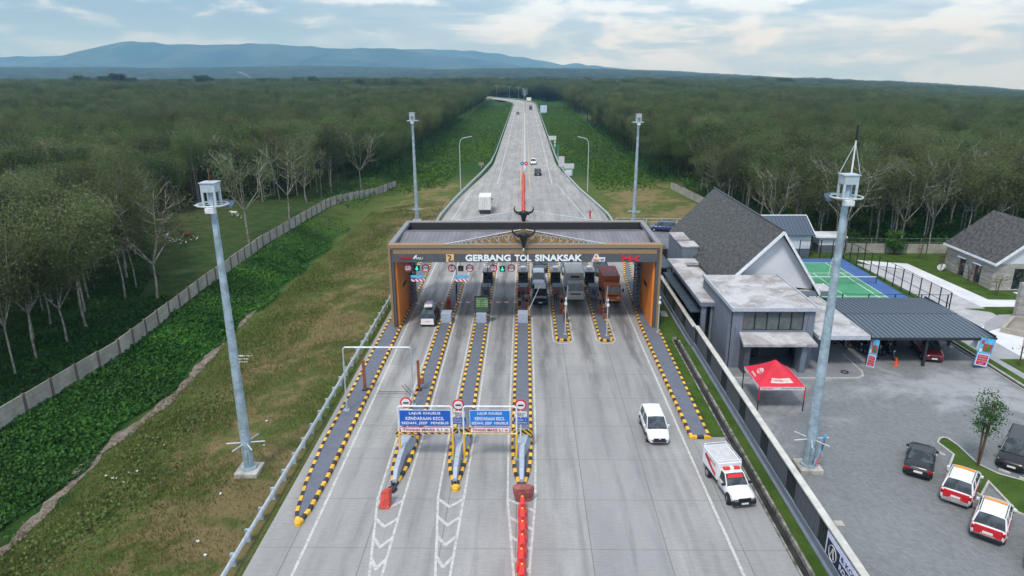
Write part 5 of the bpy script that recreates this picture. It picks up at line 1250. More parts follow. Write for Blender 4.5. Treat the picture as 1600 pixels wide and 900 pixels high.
PINK = mat('shirt_red', (0.50, 0.05, 0.07), 0.8)
person('toll attendant in a red shirt at the left edge of the straight island', -0.68, 74.0, 0.17, PI, PINK, mat('trousers_dark', (0.03, 0.03, 0.05), 0.8))
person('toll attendant in a pink red shirt reaching towards the black minivan', 0.38, 73.8, 0.17, PI+0.6, PINK, mat('trousers_dark', (0.03, 0.03, 0.05), 0.8), arms=((0.2, 0.1, 0.8), (0.5, 0.25, 0.25)))
person('toll attendant in a red shirt on the island left of the white truck', 3.45, 73.2, 0.17, PI-0.4, PINK, mat('trousers_dark', (0.03, 0.03, 0.05), 0.8), arms=((0.45, 0.3, 0.3), (0.2, 0.1, 0.8)))
person('figure in red holding one arm out at the right roadside beyond the canopy', 11.45, 118.4, 0, PI, mat('suit_red', (0.5, 0.02, 0.04), 0.7), mat('suit_red', (0.5, 0.02, 0.04), 0.7), arms=((0.3, 0.05, -0.75), (0.62, 0.1, 0.1)), h=1.85)
def cow(label, x, y, rz, m_, lying=False, s_=1.0, group=None):
    z = terr(x, y)+0.02; r = root('cow', label, 'cow', local=True, group=group); r.location = (x, y, z-(0.5 if lying else 0)); r.rotation_euler = (0, 0, rz); r.scale = (s_, s_, s_)
    R_ = [(-1.0, 1.15, .10, .12), (-0.9, 1.12, .22, .26), (-0.5, 1.05, .30, .34), (0, 1.0, .33, .38), (0.45, 1.03, .28, .36), (0.7, 1.15, .20, .28), (0.95, 1.25, .13, .18), (1.15, 1.22, .12, .15), (1.30, 1.10, .09, .11), (1.45, 1.0, .065, .075)]
    b = MB(); b.loft([[(w*math.cos(a), y_, z_+h*math.sin(a)) for a in [2*PI*i/10 for i in range(10)]] for y_, z_, w, h in R_])
    for sx in (-1, 1):
        if not lying:
            b.path([(sx*0.2, -0.72, 1.0), (sx*0.22, -0.60, 0.62), (sx*0.21, -0.78, 0.38), (sx*0.21, -0.74, 0.02)], [.15, .10, .055, .06], 7)
            b.path([(sx*0.18, 0.5, 0.95), (sx*0.19, 0.5, 0.45), (sx*0.19, 0.52, 0.02)], [.12, .07, .055], 7)
        else: b.path([(sx*0.25, 0.3, 0.7), (sx*0.4, 0.6, 0.56)], [.1, .06], 6)
        b.tube((sx*0.08, 1.12, 1.32), (sx*0.26, 1.08, 1.33), 0.05, 0.02, 5); b.tube((sx*0.06, 1.08, 1.36), (sx*0.14, 1.12, 1.50), 0.025, 0.008, 5)
    b.tube((0, -1.0, 1.2), (0, -1.1, 0.6), 0.03, 0.02, 5); b.build('body', m_, r, smooth=True); return r
CW = mat('cow_white', (0.55, 0.52, 0.46), 0.8); CB = mat('cow_brown', (0.115, 0.045, 0.022), 0.8)
for (px_, py_, rz, m_, ly, lab) in ((366, 338, 1.4, CW, 0, 'white cow standing alone deep among the trees of the clearing'), (263, 374, 0.4, CW, 0, 'white cow at the left end of the egrets in the clearing'), (286, 369, 1.2, CB, 0, 'dark brown cow standing among the egrets'), (295, 373, -1.4, CB, 0, 'reddish cow beside the dark brown cow among the egrets'), (303, 451, 1.0, CB, 1, 'brown cow lying by the concrete panel wall'), (241, 433, 1.5, mat('cow_dark', (0.06, 0.035, 0.03), 0.8), 1, 'dark cow lying at the edge of the trees left of the clearing')):
    p = g(px_, py_, 0.5); cow(lab, p.x, p.y, rz, m_, bool(ly), 0.68)
eg = root('egret', 'white egret standing on the grass near the cows', 'bird', local=True, group='white egrets in the clearing')
MB().loft([[(w*math.cos(a), y_, z_+w*math.sin(a)) for a in [2*PI*i/7 for i in range(7)]] for y_, z_, w in ((-0.30, 0.34, .02), (-0.1, 0.40, .09), (0.10, 0.48, .10), (0.2, 0.62, .04), (0.18, 0.80, .03), (0.24, 0.86, .045), (0.40, 0.84, .008))]).build('body', mat('egret_white', (0.8, 0.8, 0.78), 0.7), eg, smooth=True)
MB().tube((0.04, 0.05, 0), (0.03, 0.05, 0.42), 0.012).tube((-0.04, 0.02, 0), (-0.03, 0.03, 0.42), 0.012).build('legs', BLACK, eg)
for i, (px_, py_) in enumerate(((270, 377), (275, 380), (281, 378), (284, 383), (291, 382), (299, 378), (304, 374), (308, 376), (265, 379), (333, 428), (338, 425), (377, 343), (379, 402), (372, 340))):
    o = eg if i == 0 else copy_tree(eg); p = g(px_, py_, 0.5); o.location = (p.x, p.y, terr(p.x, p.y)); o.rotation_euler = (0, 0, rng.uniform(0, 6)); o.scale = (0.8,)*3

# ---------------------------------------------------------------- yard and surroundings on the right
s = SM('paver_blocks'); w_ = s.co('World'); br = s.nt.nodes.new('ShaderNodeTexBrick'); s.L(s.co('World', rot=(0, 0, R(45))), br.inputs['Vector'])
br.inputs['Scale'].default_value = 1.0; br.inputs['Brick Width'].default_value = 0.26; br.inputs['Row Height'].default_value = 0.13; br.inputs['Mortar Size'].default_value = 0.007
br.inputs['Color1'].default_value = (0.150, 0.163, 0.166, 1); br.inputs['Color2'].default_value = (0.200, 0.214, 0.217, 1); br.inputs['Mortar'].default_value = (0.11, 0.115, 0.12, 1)
_pa = s.ramp(s.noise(w_, 0.09, 7, 0.68, 0.7), 0.48, 0.62); _pc = s.mix(s.math('MULTIPLY', _pa, s.ramp(s.sep(w_)[1], 36, 46, 0.10, 0.62)), br.outputs['Color'], (0.36, 0.365, 0.375))
_pc = s.mix(s.ramp(s.noise(w_, 2.6, 4, 0.7), 0.55, 0.72, 0, 0.3), _pc, (0.30, 0.30, 0.31)); _pc = s.mix(s.ramp(s.noise(w_, 0.7, 5, 0.7), 0.6, 0.7, 0, 0.4), _pc, (0.13, 0.13, 0.135))
PAVER = s.done(_pc, 0.85, spec=0.25)
def plain(name, lo, hi, sc=0.6, r_=0.85, fine=6.0):
    s = SM(name); w_ = s.co('World'); c = s.mix(s.ramp(s.noise(w_, sc, 6, 0.65, 0.4), 0.3, 0.7), lo, hi); c = s.mix(s.ramp(s.noise(w_, fine, 4, 0.7), 0.4, 0.7, 0, 0.25), c, tuple(x*0.7 for x in lo)); return s.done(c, r_, spec=0.25)
s = SM('lawn'); w_ = s.co('World'); _l = s.mix(s.ramp(s.noise(w_, 0.5, 5, 0.6), 0.35, 0.65), (0.040, 0.080, 0.012), (0.072, 0.115, 0.024)); _l = s.mix(s.ramp(s.noise(w_, 9, 4, 0.7), 0.4, 0.7, 0, 0.6), _l, (0.025, 0.065, 0.010)); _l = s.mix(s.ramp(s.noise(w_, 0.9, 5, 0.7), 0.58, 0.70, 0, 0.7), _l, (0.12, 0.10, 0.04))
s.bump(s.noise(w_, 22, 3, 0.7), 0.7, 0.05); LAWN = s.done(_l, 0.95, spec=0.1)
PALECONC = plain('pale_concrete', (0.33, 0.33, 0.34), (0.46, 0.46, 0.47)); WHITECONC = plain('white_concrete', (0.55, 0.56, 0.58), (0.66, 0.67, 0.69), 0.4); SIDEW = plain('sidewalk_grey', (0.27, 0.275, 0.29), (0.34, 0.345, 0.36))
APRON = plain('apron_grey', (0.17, 0.175, 0.19), (0.23, 0.235, 0.25)); DITCH = plain('ditch_dark', (0.015, 0.015, 0.014), (0.04, 0.04, 0.035)); KERBC = plain('kerb_concrete', (0.36, 0.35, 0.33), (0.50, 0.49, 0.46), 1.5)
sheet('yard_paving', [(16.15, 8), (41.0, 8), (40.9, 51), (40.5, 69), (30, 69), (16.15, 69)], 0.002, PAVER)
def psheet(name, px, z, m): return sheet(name, [tuple(g(a, b, z))[:2] for a, b in px], z, m)
sheet('lawn', [(13.3, 43.6), (14.25, 43.6), (14.3, 62.5), (15.9, 62.5), (15.9, 80), (14.0, 80), (13.6, 64)], 0.06, LAWN)
sheet('lawn', [(14.95, 5), (15.9, 5), (15.9, 62.5), (14.95, 62.5)], 0.10, LAWN)
sheet('lawn', [(41.2, 5), (42.3, 5), (42.2, 45), (41.9, 70), (41.2, 70)], 0.05, LAWN)
sheet('sidewalk', [(42.3, 5), (45.5, 5), (45.3, 52), (44.9, 70), (41.95, 70)], 0.04, SIDEW)
r_ = MB(); r_.box(40.6, 40.68, 5, 69, -0.04, 0.10); r_.box(41.05, 41.2, 5, 69, -0.04, 0.12); tag(r_.build('kerb', KERBC), kind='structure', label='pale kerbs beside the drainage ditch of the yard')
sheet('drainage_ditch', [(40.68, 5), (41.05, 5), (41.05, 69), (40.68, 69)], 0.008, DITCH)
sheet('lawn', [(44.2, 68), (140, 68), (140, 94.5), (37, 96), (37, 92), (44.2, 92)], -0.012, LAWN)
psheet('side_road', [(1338, 412), (1360, 414), (1408, 421), (1534, 479), (1558, 493), (1530, 524), (1485, 545), (1478, 485)], 0.006, PALECONC)
psheet('footpath', [(1336, 406), (1418, 412), (1544, 468), (1660, 470), (1660, 479), (1534, 479.5), (1408, 420), (1360, 413.5)], 0.02, WHITECONC)
psheet('side_road', [(1530, 512), (1562, 500), (1700, 496), (1700, 620), (1600, 580), (1540, 540)], 0.012, WHITECONC)
psheet('sidewalk', [(1540, 503), (1560, 491.5), (1700, 488), (1700, 505), (1575, 508), (1535, 520)], 0.05, SIDEW)
psheet('lawn', [(1561, 561), (1600, 561), (1700, 565), (1700, 640), (1600, 583)], 0.055, LAWN)
psheet('lawn', [(1506, 482), (1680, 482), (1680, 490), (1559, 491), (1545, 487)], 0.03, LAWN)
r = root('concrete_planter', 'empty beige concrete planter box at the right edge beyond the carport', 'planter', (49, 62, 0)); a = g(1563, 516); b = g(1640, 538)
pl = MB(); P = [tuple(g(*q))[:2] for q in ((1562, 519), (1580, 500), (1680, 512), (1680, 545))]; Q = inset([P[0], P[3], P[2], P[1]][::1], 0.3)
P = [P[0], P[3], P[2], P[1]]
for i in range(4):
    j = (i+1) % 4; pl.hexa([(*P[i], 0), (*P[j], 0), (*Q[j], 0), (*Q[i], 0), (*P[i], 0.5), (*P[j], 0.5), (*Q[j], 0.5), (*Q[i], 0.5)])
pl.build('rim', plain('beige_concrete', (0.30, 0.27, 0.23), (0.40, 0.36, 0.31)), r); bt = MB(); bt.poly([(*q, 0.12) for q in Q]); bt.build('bed', plain('bed_earth', (0.22, 0.19, 0.16), (0.30, 0.27, 0.24)), r)

# drain beside the lane
r = root('drain_channel', 'mossy open concrete drain running along the grass strip', 'drain', (14.5, 35, 0))
s = SM('mossy_concrete'); w_ = s.co('World'); MOSS = s.done(s.mix(s.ramp(s.noise(w_, 1.6, 6, 0.7), 0.35, 0.65), (0.30, 0.29, 0.26), (0.07, 0.065, 0.05)), 0.9)
MB().box(14.28, 14.38, 5, 62.4, -0.04, 0.10).build('side_wall', MOSS, r); MB().box(14.78, 14.93, 5, 61.5, -0.04, 0.28).build('side_wall', MOSS, r); MB().box(14.38, 14.78, 5, 62.4, -0.04, 0.02).build('channel_floor', DITCH, r)
MB().box(14.38, 14.78, 62.2, 62.4, 0.02, 0.2).build('end_wall', MOSS, r)
tag(MB().box(14.55, 15.25, 68.6, 70.2, 0.05, 0.16).build('manhole_cover', CONC), 'flat square concrete cover lying in the grass strip beside the canopy', 'cover')
tag(MB().box(17.9, 18.4, 33.6, 34.1, 0.0, 0.03).build('manhole_cover', CONC), 'small square concrete cover in the paving near the perimeter wall', 'cover')
# perimeter wall
r = root('perimeter_wall', 'long dark grey wall with pale coping and black slatted openings beside the lanes', 'wall', (16, 40, 0))
s = SM('board_grey'); _o = s.sep(s.co('World')); k = s.math('LESS_THAN', s.math('FRACT', s.math('MULTIPLY', _o[1], 1.55)), 0.05)
BOARD = s.done(s.mix(k, (0.085, 0.092, 0.108), (0.02, 0.02, 0.022)), 0.7)
def pwall(y0, y1, h, xx, dark0, nm):
    MB().box(xx-0.10, xx+0.22, y0, y1, 0, 0.55).build('plinth', GREYW, r); MB().box(xx-0.30, xx-0.10, y0, y1, 0, 0.16).build('footing', GREYW, r)
    MB().box(xx-0.13, xx+0.27, y0, y1, h, h+0.10).build('coping', mat('coping_pale', (0.50, 0.49, 0.45), 0.8, var=0.15, scale=1.5), r)
    y = y0; 
    while y < y1-0.2:
        ye = min(y+3.3, y1); MB().box(xx-0.03, xx+0.16, y, ye, 0.55, h).build('panel', BOARD, r); y = ye
        ye = min(y+1.5, y1)
        if ye-y > 0.3:
            o = MB(); n = 6
            for i in range(n): o.box(xx+0.00, xx+0.14, y+(ye-y)*(i+0.15)/n, y+(ye-y)*(i+0.80)/n, 0.55, h)
            o.build('slats', DARKM, r)
            MB().box(xx+0.03, xx+0.05, y, ye, 0.55, h).build('backing', mat('slat_back', (0.03, 0.03, 0.028), 0.8), r)
        y = ye
pwall(12.6, 60.2, 2.15, 16.0, 0, 'a'); pwall(60.4, 80, 2.0, 15.9, 0, 'b')
r = root('wall_banner', 'dark banner with ringed emblem on the perimeter wall at the lower right corner', 'banner', (15.93, 28.6, 1.2)); xx = 15.93
MB().box(xx-0.03, xx, 26.4, 30.6, 0.62, 2.0).build('border', mat('banner_white', (0.62, 0.64, 0.80), 0.6), r); MB().box(xx-0.045, xx-0.031, 26.5, 30.45, 0.70, 1.68).build('field', mat('banner_black', (0.015, 0.02, 0.05), 0.5), r)
MB().box(xx-0.05, xx-0.046, 26.5, 29.0, 1.35, 1.9).build('band', mat('banner_white', (0.62, 0.64, 0.80), 0.6), r)
rg = MB(); rg.path([(xx-0.06, 29.75+0.42*math.cos(2*PI*i/24), 1.19+0.42*math.sin(2*PI*i/24)) for i in range(25)], 0.022, 5); rg.build('emblem_ring', mat('ring_silver', (0.6, 0.6, 0.58), 0.4), r)
rg = MB()
for dy, a_ in ((0.10, 0.12), (-0.08, -0.1)): rg.path([(xx-0.06, 29.75+dy+a_, 0.93), (xx-0.06, 29.75+dy, 1.19), (xx-0.06, 29.75+dy-a_*0.6, 1.46)], 0.03, 5)
rg.build('emblem_mark', mat('ring_silver', (0.6, 0.6, 0.58), 0.4), r)
text('lettering', '& KOM', mat('banner_navy', (0.03, 0.04, 0.12), 0.5), (xx-0.055, 28.05, 1.62), 1.7, 0.30, r, 0.004, facing='-X', bold=0.02)
text('lettering', 'ROAST', mat('banner_white', (0.62, 0.64, 0.80), 0.6), (xx-0.055, 28.2, 1.05), 1.5, 0.34, r, 0.004, facing='-X', bold=0.02)

# office building -----------------------------------------------------------
ROOFC = None
s = SM('flat_roof_weathered'); w_ = s.co('World')
_c = s.mix(s.ramp(s.noise(w_, 0.35, 6, 0.65, 0.8), 0.38, 0.62), (0.27, 0.25, 0.245), (0.46, 0.455, 0.46)); _c = s.mix(s.ramp(s.noise(w_, 1.6, 7, 0.75, 1.0), 0.56, 0.66, 0, 0.8), _c, (0.66, 0.67, 0.69)); _c = s.mix(s.ramp(s.noise(w_, 0.9, 5, 0.7, 0.5), 0.60, 0.72, 0, 0.5), _c, (0.17, 0.15, 0.15))
FLAT = s.done(_c, 0.75)
s = SM('shingle_dark_grey'); v = s.co('Object'); wv = s.nt.nodes.new('ShaderNodeTexVoronoi'); wv.inputs['Scale'].default_value = 1.7; s.L(s.co('Object', (0.9, 1.5, 1.5)), wv.inputs['Vector'])
_n = s.math('ADD', s.math('MULTIPLY', wv.outputs['Distance'], 0.8), s.math('MULTIPLY', s.noise(s.co('Object'), 4.0, 4, 0.6, 1.0), 0.5)); s.bump(_n, 1.0, 0.30); SHIN = s.done(s.mix(s.ramp(_n, 0.35, 0.9), (0.046, 0.047, 0.048), (0.080, 0.080, 0.079)), 0.6)
WWALL = mat('white_render', (0.60, 0.61, 0.64), 0.7, var=0.05, scale=0.5)
def office():
    r = root('office_building', 'grey toll office with big dark shingled gable roof, white gable and flat roofed front block', 'building', (21.4, 60, 0))
    X0, X1, Y0, Y1, Hb = 17.85, 24.9, 55.5, 65.6, 5.5
    # front block walls with a window opening and a porch opening
    wl = MB()
    wl.box(X0, X0+0.25, Y0+0.01, Y1, 0, Hb); wl.box(X1-0.25, X1, Y0+0.01, Y1, 0, Hb); wl.box(X0+0.25, X1-0.25, Y1-0.25, Y1, 0, Hb)
    wl.box(X0, X0+0.93, Y0, Y0+0.25, 0, 5.22); wl.box(23.98, X1, Y0, Y0+0.25, 0, 5.22); wl.box(X0, X1, Y0, Y0+0.25, 5.222, Hb); wl.box(X0+0.93, 23.98, Y0+0.02, Y0+0.25, 2.6, 3.58)
    wl.build('wall', GREYW, r)
    rf = MB(); rf.box(X0-0.05, X1+0.12, Y0-0.14, Y1, Hb, Hb+0.10); rfo = rf.build('flat_roof', FLAT, r)
    lip = MB(); lip.box(X0-0.16, X0-0.05, Y0-0.28, Y1, Hb-0.10, Hb+0.22); lip.box(X0-0.05, X1+0.24, Y0-0.28, Y0-0.14, Hb-0.10, Hb+0.22); lip.box(X1+0.12, X1+0.24, Y0-0.14, Y1, Hb-0.10, Hb+0.22); lip.build('roof_edge', mat('edge_pale', (0.42, 0.45, 0.50), 0.6), rfo)
    wd = MB(); wd.box(X0+0.93, 23.98, Y0+0.14, Y0+0.16, 3.58, 5.22); wdo = wd.build('window', glass('window_glass', (0.10, 0.12, 0.12)), r)
    fr = MB()
    for i in range(6): x = X0+0.93+(23.98-X0-0.93)*i/5; fr.box(x-0.035, x+0.035, Y0+0.06, Y0+0.135, 3.62, 5.18)
    fr.box(X0+0.93, 23.98, Y0+0.06, Y0+0.135, 3.58, 3.62); fr.box(X0+0.93, 23.98, Y0+0.06, Y0+0.135, 5.18, 5.22); fr.build('window_frame', BLACK, wdo)
    cp = MB(); cp.hexa([(18.45, 53.75, 2.75), (24.65, 53.75, 2.75), (24.35, Y0-0.003, 3.15), (18.55, Y0-0.003, 3.15), (18.45, 53.75, 2.98), (24.65, 53.75, 2.98), (24.35, Y0-0.003, 3.42), (18.55, Y0-0.003, 3.42)]); cp.build('porch_canopy', [FLAT], r)
    for x in (18.75, 23.55):
        p = MB(); p.hexa([(x, 54.3, 0), (x+0.45, 54.3, 0), (x+0.45, Y0-0.003, 0), (x, Y0-0.003, 0), (x, 54.05, 2.8), (x+0.45, 54.05, 2.8), (x+0.45, Y0-0.003, 3.1), (x, Y0-0.003, 3.1)]); p.build('pier', GREYD if x < 20 else GREYW, r)
    MB().box(X0+0.93, 23.98, Y0+2.4, Y0+2.5, 0, 2.6).build('entrance_wall', GREYD, r); MB().box(X0+1.6, 21.2, Y0+2.35, Y0+2.395, 0, 2.3).build('door', GLASS, r)
    MB().box(X0-0.22, X0-0.003, Y0+0.2, Y0+0.4, 0, 4.0).build('pilaster', GREYW, r); MB().box(X0+0.35, X0+0.5, Y0-0.12, Y0-0.003, 0, 3.9).build('downpipe', GREYW, r); MB().box(24.3, 24.36, Y0-0.06, Y0-0.003, 3.3, 5.2).build('downpipe', mat('pipe_mauve', (0.2, 0.16, 0.22), 0.5), r)
    # left wing
    MB().box(16.55, 18.05, 61.1, 76.9, 3.95, 4.25).build('flat_roof', FLAT, r)
    MB().box(18.06, 20.6, 65.61, 75.0, 3.6, 3.8).build('flat_roof', FLAT, r); MB().box(18.06, 20.6, 75.0, 76.9, 3.95, 4.25).build('flat_roof', FLAT, r); MB().box(16.5, 16.547, 61.05, 76.9, 3.9, 4.22).build('roof_edge', GREYW, r); MB().box(16.55, 18.05, 61.0, 61.097, 3.85, 4.22).build('roof_edge', GREYW, r)
    MB().box(16.75, 17.15, 61.2, 61.6, 0, 3.94).build('pier', GREYW, r)
    MB().box(17.6, 17.8, 61.3, 61.5, 0, 3.94).build('pier', GREYW, r)
    MB().box(17.3, 17.5, 61.8, 76.5, 0, 3.94).build('wing_wall', mat('wing_dark', (0.03, 0.035, 0.04), 0.5), r)
    for i in range(5): MB().box(17.24, 17.297, 62.5+i*2.8, 64.6+i*2.8, 0.6, 2.6).build('window', GLASS, r)
    aw = MB()
    for i in range(22): aw.box(15.95, 17.22, 62.2+i*0.6, 62.2+i*0.6+0.42, 2.95-0.0, 3.02)
    aw.box(15.9, 17.22, 62.1, 75.6, 2.88, 2.94); aw.build('awning', mat('awning_blue_grey', (0.07, 0.095, 0.125), 0.5, 0.3), r)
    # big gabled hall
    XL, XR, xr, zr, ze, Ya, Yb = 19.7, 31.2, 25.35, 10.05, 4.25, 65.7, 91.5
    rf = MB(); t = 0.18
    for (xa, za, xb, zb2) in ((XL, ze, xr, zr), (xr, zr, 29.6, 3.7)):
        P = [(xa, Ya, za-t), (xb, Ya, zb2-t), (xb, Yb, zb2-t), (xa, Yb, za-t), (xa, Ya, za), (xb, Ya, zb2), (xb, Yb, zb2), (xa, Yb, za)]; rf.hexa(P)
    rfo = rf.build('gable_roof', SHIN, r)
    rk = MB()
    for (xa, za, xb, zb2) in ((20.7, 5.28, xr, zr), (xr, zr, 29.6, 3.7)):
        rk.hexa([(xa, Ya-0.10, za-0.38), (xb, Ya-0.10, zb2-0.38), (xb, Ya-0.003, zb2-0.38), (xa, Ya-0.003, za-0.38), (xa, Ya-0.10, za+0.03), (xb, Ya-0.10, zb2+0.03), (xb, Ya-0.003, zb2+0.03), (xa, Ya-0.003, za+0.03)])
    rk.build('rake_trim', mat('trim_white', (0.70, 0.71, 0.73), 0.6), rfo)
    MB().tube((xr, Ya-0.1, zr+0.03), (xr, Yb, zr+0.03), 0.10, n=6).build('ridge_cap', GREYD, rfo)
    gw = MB(); gw.vprism([(20.9, 4.8), (29.1, 3.8), (29.1, 4.4), (25.35, 9.62), (20.9, 5.1)][::1], Ya+0.8, Ya+0.95); gw.build('gable_wall', WWALL, r)
    MB().box(20.4, 29.0, Ya+1.0, Yb-0.4, 0, 3.7).build('wall', WWALL, r)
    MB().box(24.95, 31.0, 65.9, 68.6, 3.45, 3.75).build('flat_roof', FLAT, r); MB().box(24.95, 31.06, 65.8, 65.897, 3.3, 3.8).build('roof_edge', GREYW, r); MB().box(31.003, 31.1, 65.9, 68.6, 3.3, 3.8).build('roof_edge', WHITE, r)
    # dormer like blocks
    for (x0, x1, y0, y1) in ((18.3, 19.95, 81.0, 84.9), (18.35, 20.2, 77.6, 80.3)):
        MB().box(x0, x1, y0, y1, 0, 5.4).build('side_block', GREYW, r); MB().box(x0-0.08, x1+0.08, y0-0.08, y1+0.08, 5.4, 5.52).build('block_cap', FLAT, r)
    MB().box(20.1, 20.45, 84, 91, 0, 4.0).build('wall', GREYW, r)
    # right terrace roof
    MB().box(25.15, 29.45, 54.95, 65.55, 3.02, 3.30).build('terrace_roof', FLAT, r); MB().box(25.15, 29.55, 54.86, 54.945, 2.96, 3.34).build('roof_edge', mat('edge_pale', (0.42, 0.45, 0.50), 0.6), r); MB().box(29.455, 29.55, 54.95, 65.55, 2.96, 3.34).build('roof_edge', mat('edge_pale', (0.42, 0.45, 0.50), 0.6), r)
    MB().box(24.92, 27.0, 57.4, 57.6, 0, 3.0).build('wall', GREYW, r); MB().box(26.85, 27.0, 57.6, 65, 0, 3.0).build('wall', GREYW, r)
    # little dark canopies by the gate wall
    for (y0, y1, z) in ((76.9, 80.2, 3.1), (80.6, 83.6, 2.9)):
        aw = MB()
        for i in range(7): aw.box(14.2, 17.4, y0+i*(y1-y0)/7, y0+(i+0.75)*(y1-y0)/7, z, z+0.06)
        aw.box(14.2, 17.4, y0, y1, z-0.08, z-0.004); aw.build('small_canopy', mat('awning_blue_grey', (0.07, 0.095, 0.125), 0.5, 0.3), r)
        for x in (14.35, 17.2): MB().box(x-0.06, x+0.06, y0+0.2, y0+0.32, 0, z-0.08).build('canopy_post', DARKM, r)
    MB().box(15.6, 18.2, 84.6, 86.6, 0, 3.4).build('corner_block', DARKM, r)
    return r
office()
APR = [(17.0, 53.4), (28.2, 53.4), (28.9, 53.9), (29.2, 54.8), (29.2, 58.6), (17.0, 58.6)]
a_ = MB(); a_.prism(APR, 0.0, 0.10); tag(a_.build('apron', APRON), kind='structure', label='raised grey apron in front of the toll office')
k_ = MB()
for a, b in zip(APR[:5], APR[1:5]+[APR[4]]):
    if a != b: k_.tube((*a, 0.06), (*b, 0.06), 0.09, n=4)
tag(k_.build('kerb', KERBC), kind='structure')
tag(MB().path([(27.6+0.28*math.cos(i*PI/6), 54.5+0.28*math.sin(i*PI/6), 0.14) for i in range(13)], 0.05, 6).build('hose_coil', BLKPL), 'small black coil lying on the grey apron right of the entrance', 'coil')
# rear service house and hut
r = root('service_house', 'low white and grey house with blue grey metal roof behind the office', 'building', (36, 96, 0))
MB().box(30, 39.75, 93.2, 99.5, 0, 1.25).build('lower_wall', mat('lower_grey', (0.10, 0.115, 0.135), 0.7), r); MB().box(30.003, 39.75, 93.2, 99.5, 1.25, 3.3).build('upper_wall', WWALL, r)
s = SM('metal_roof_blue_grey'); _o = s.sep(s.co('World')); k = s.ramp(s.math('ABSOLUTE', s.math('SUBTRACT', s.math('FRACT', s.math('MULTIPLY', _o[0], 2.0)), 0.5)), 0.38, 0.48)
s.bump(k, 0.8, 0.08); MROOF = s.done(s.mix(k, (0.085, 0.11, 0.15), (0.045, 0.06, 0.085)), 0.45, 0.2)
rf = MB(); rf.hexa([(29.8, 92.7, 3.15), (40.1, 92.7, 3.15), (40.1, 96.6, 5.15), (29.8, 96.6, 5.15), (29.8, 92.7, 3.27), (40.1, 92.7, 3.27), (40.1, 96.6, 5.27), (29.8, 96.6, 5.27)]); rf.hexa([(29.8, 96.6, 5.15), (40.1, 96.6, 5.15), (40.1, 100.2, 3.1), (29.8, 100.2, 3.1), (29.8, 96.6, 5.27), (40.1, 96.6, 5.27), (40.1, 100.2, 3.22), (29.8, 100.2, 3.22)])
rfo = rf.build('roof', MROOF, r); MB().tube((29.8, 96.6, 5.28), (40.1, 96.6, 5.28), 0.09, n=6).tube((40.12, 92.7, 3.25), (40.12, 96.6, 5.25), 0.07, n=5).build('roof_trim', WHITE, rfo)
gw = MB(); P = [(93.2, 3.3), (99.5, 3.3), (96.6, 5.1)]; gw.v = [(39.6, a, b) for a, b in P]+[(39.75, a, b) for a, b in P]; gw.f = [(0, 2, 1), (3, 4, 5), (0, 1, 4, 3), (1, 2, 5, 4), (2, 0, 3, 5)]; gw.m = [0]*5; gw.build('gable_wall', WWALL, r)
r = root('utility_hut', 'small flat roofed white and grey hut behind the sports court fence', 'hut', (43.3, 96, 0))
MB().box(41.9, 44.7, 95.4, 97.6, 0, 1.2).build('lower_wall', mat('lower_grey', (0.10, 0.115, 0.135), 0.7), r); MB().box(41.903, 44.7, 95.4, 97.6, 1.2, 2.35).build('upper_wall', WWALL, r); MB().box(41.2, 45.6, 94.9, 98.3, 2.35, 2.55).build('roof', WHITE, r)
# sports court
def psheet2(name, pts, z, m, label=None, cat=None): o = sheet(name, pts, z, m, kind=None, label=label); return o
CB_ = plain('court_blue', (0.055, 0.12, 0.30), (0.075, 0.15, 0.35), 0.5); CG_ = plain('court_green', (0.06, 0.25, 0.135), (0.085, 0.30, 0.165), 0.5)
r = root('sports_court', 'blue edged green sports court with white lines', 'sports court', (39, 80, 0))
MB().box(31.0, 44.1, 68.9, 92.4, -0.02, 0.012).build('blue_surface', CB_, r); MB().box(32.5, 41.75, 69.5, 90.3, 0.0125, 0.02).build('green_surface', CG_, r)
ln = MB()
for x in (32.5, 33.6, 40.75, 41.7): ln.box(x, x+0.09, 69.5, 90.3, 0.0205, 0.026)
for y in (69.5, 75.5, 85.2, 90.2): ln.box(32.6, 41.7, y, y+0.09, 0.0265, 0.031)
ln.box(37.1, 37.19, 75.5, 85.2, 0.0315, 0.036); ln.build('line', WHITE, r)
r = root('net', 'low white topped net across the sports court', 'net', (38, 80.6, 0))
nm = MB()
for i in range(56): nm.box(31.8+i*0.2, 31.81+i*0.2, 80.6, 80.61, 0.1, 0.86)
for i in range(5): nm.box(31.8, 42.9, 80.612, 80.622, 0.1+i*0.18, 0.11+i*0.18)
nm.build('mesh', DARKM, r); MB().box(31.8, 42.9, 80.59, 80.63, 0.86, 0.96).build('top_band', WHITE, r)
for x in (31.75, 42.95): MB().tube((x, 80.6, 0), (x, 80.6, 1.02), 0.05).build('post', DARKM, r)
tag(MB().tube((38.6, 84.0, 0.02), (38.85, 84.0, 2.4), 0.03).build('white_post', WHITE), 'thin white post standing on the green court beside the gable', 'post')
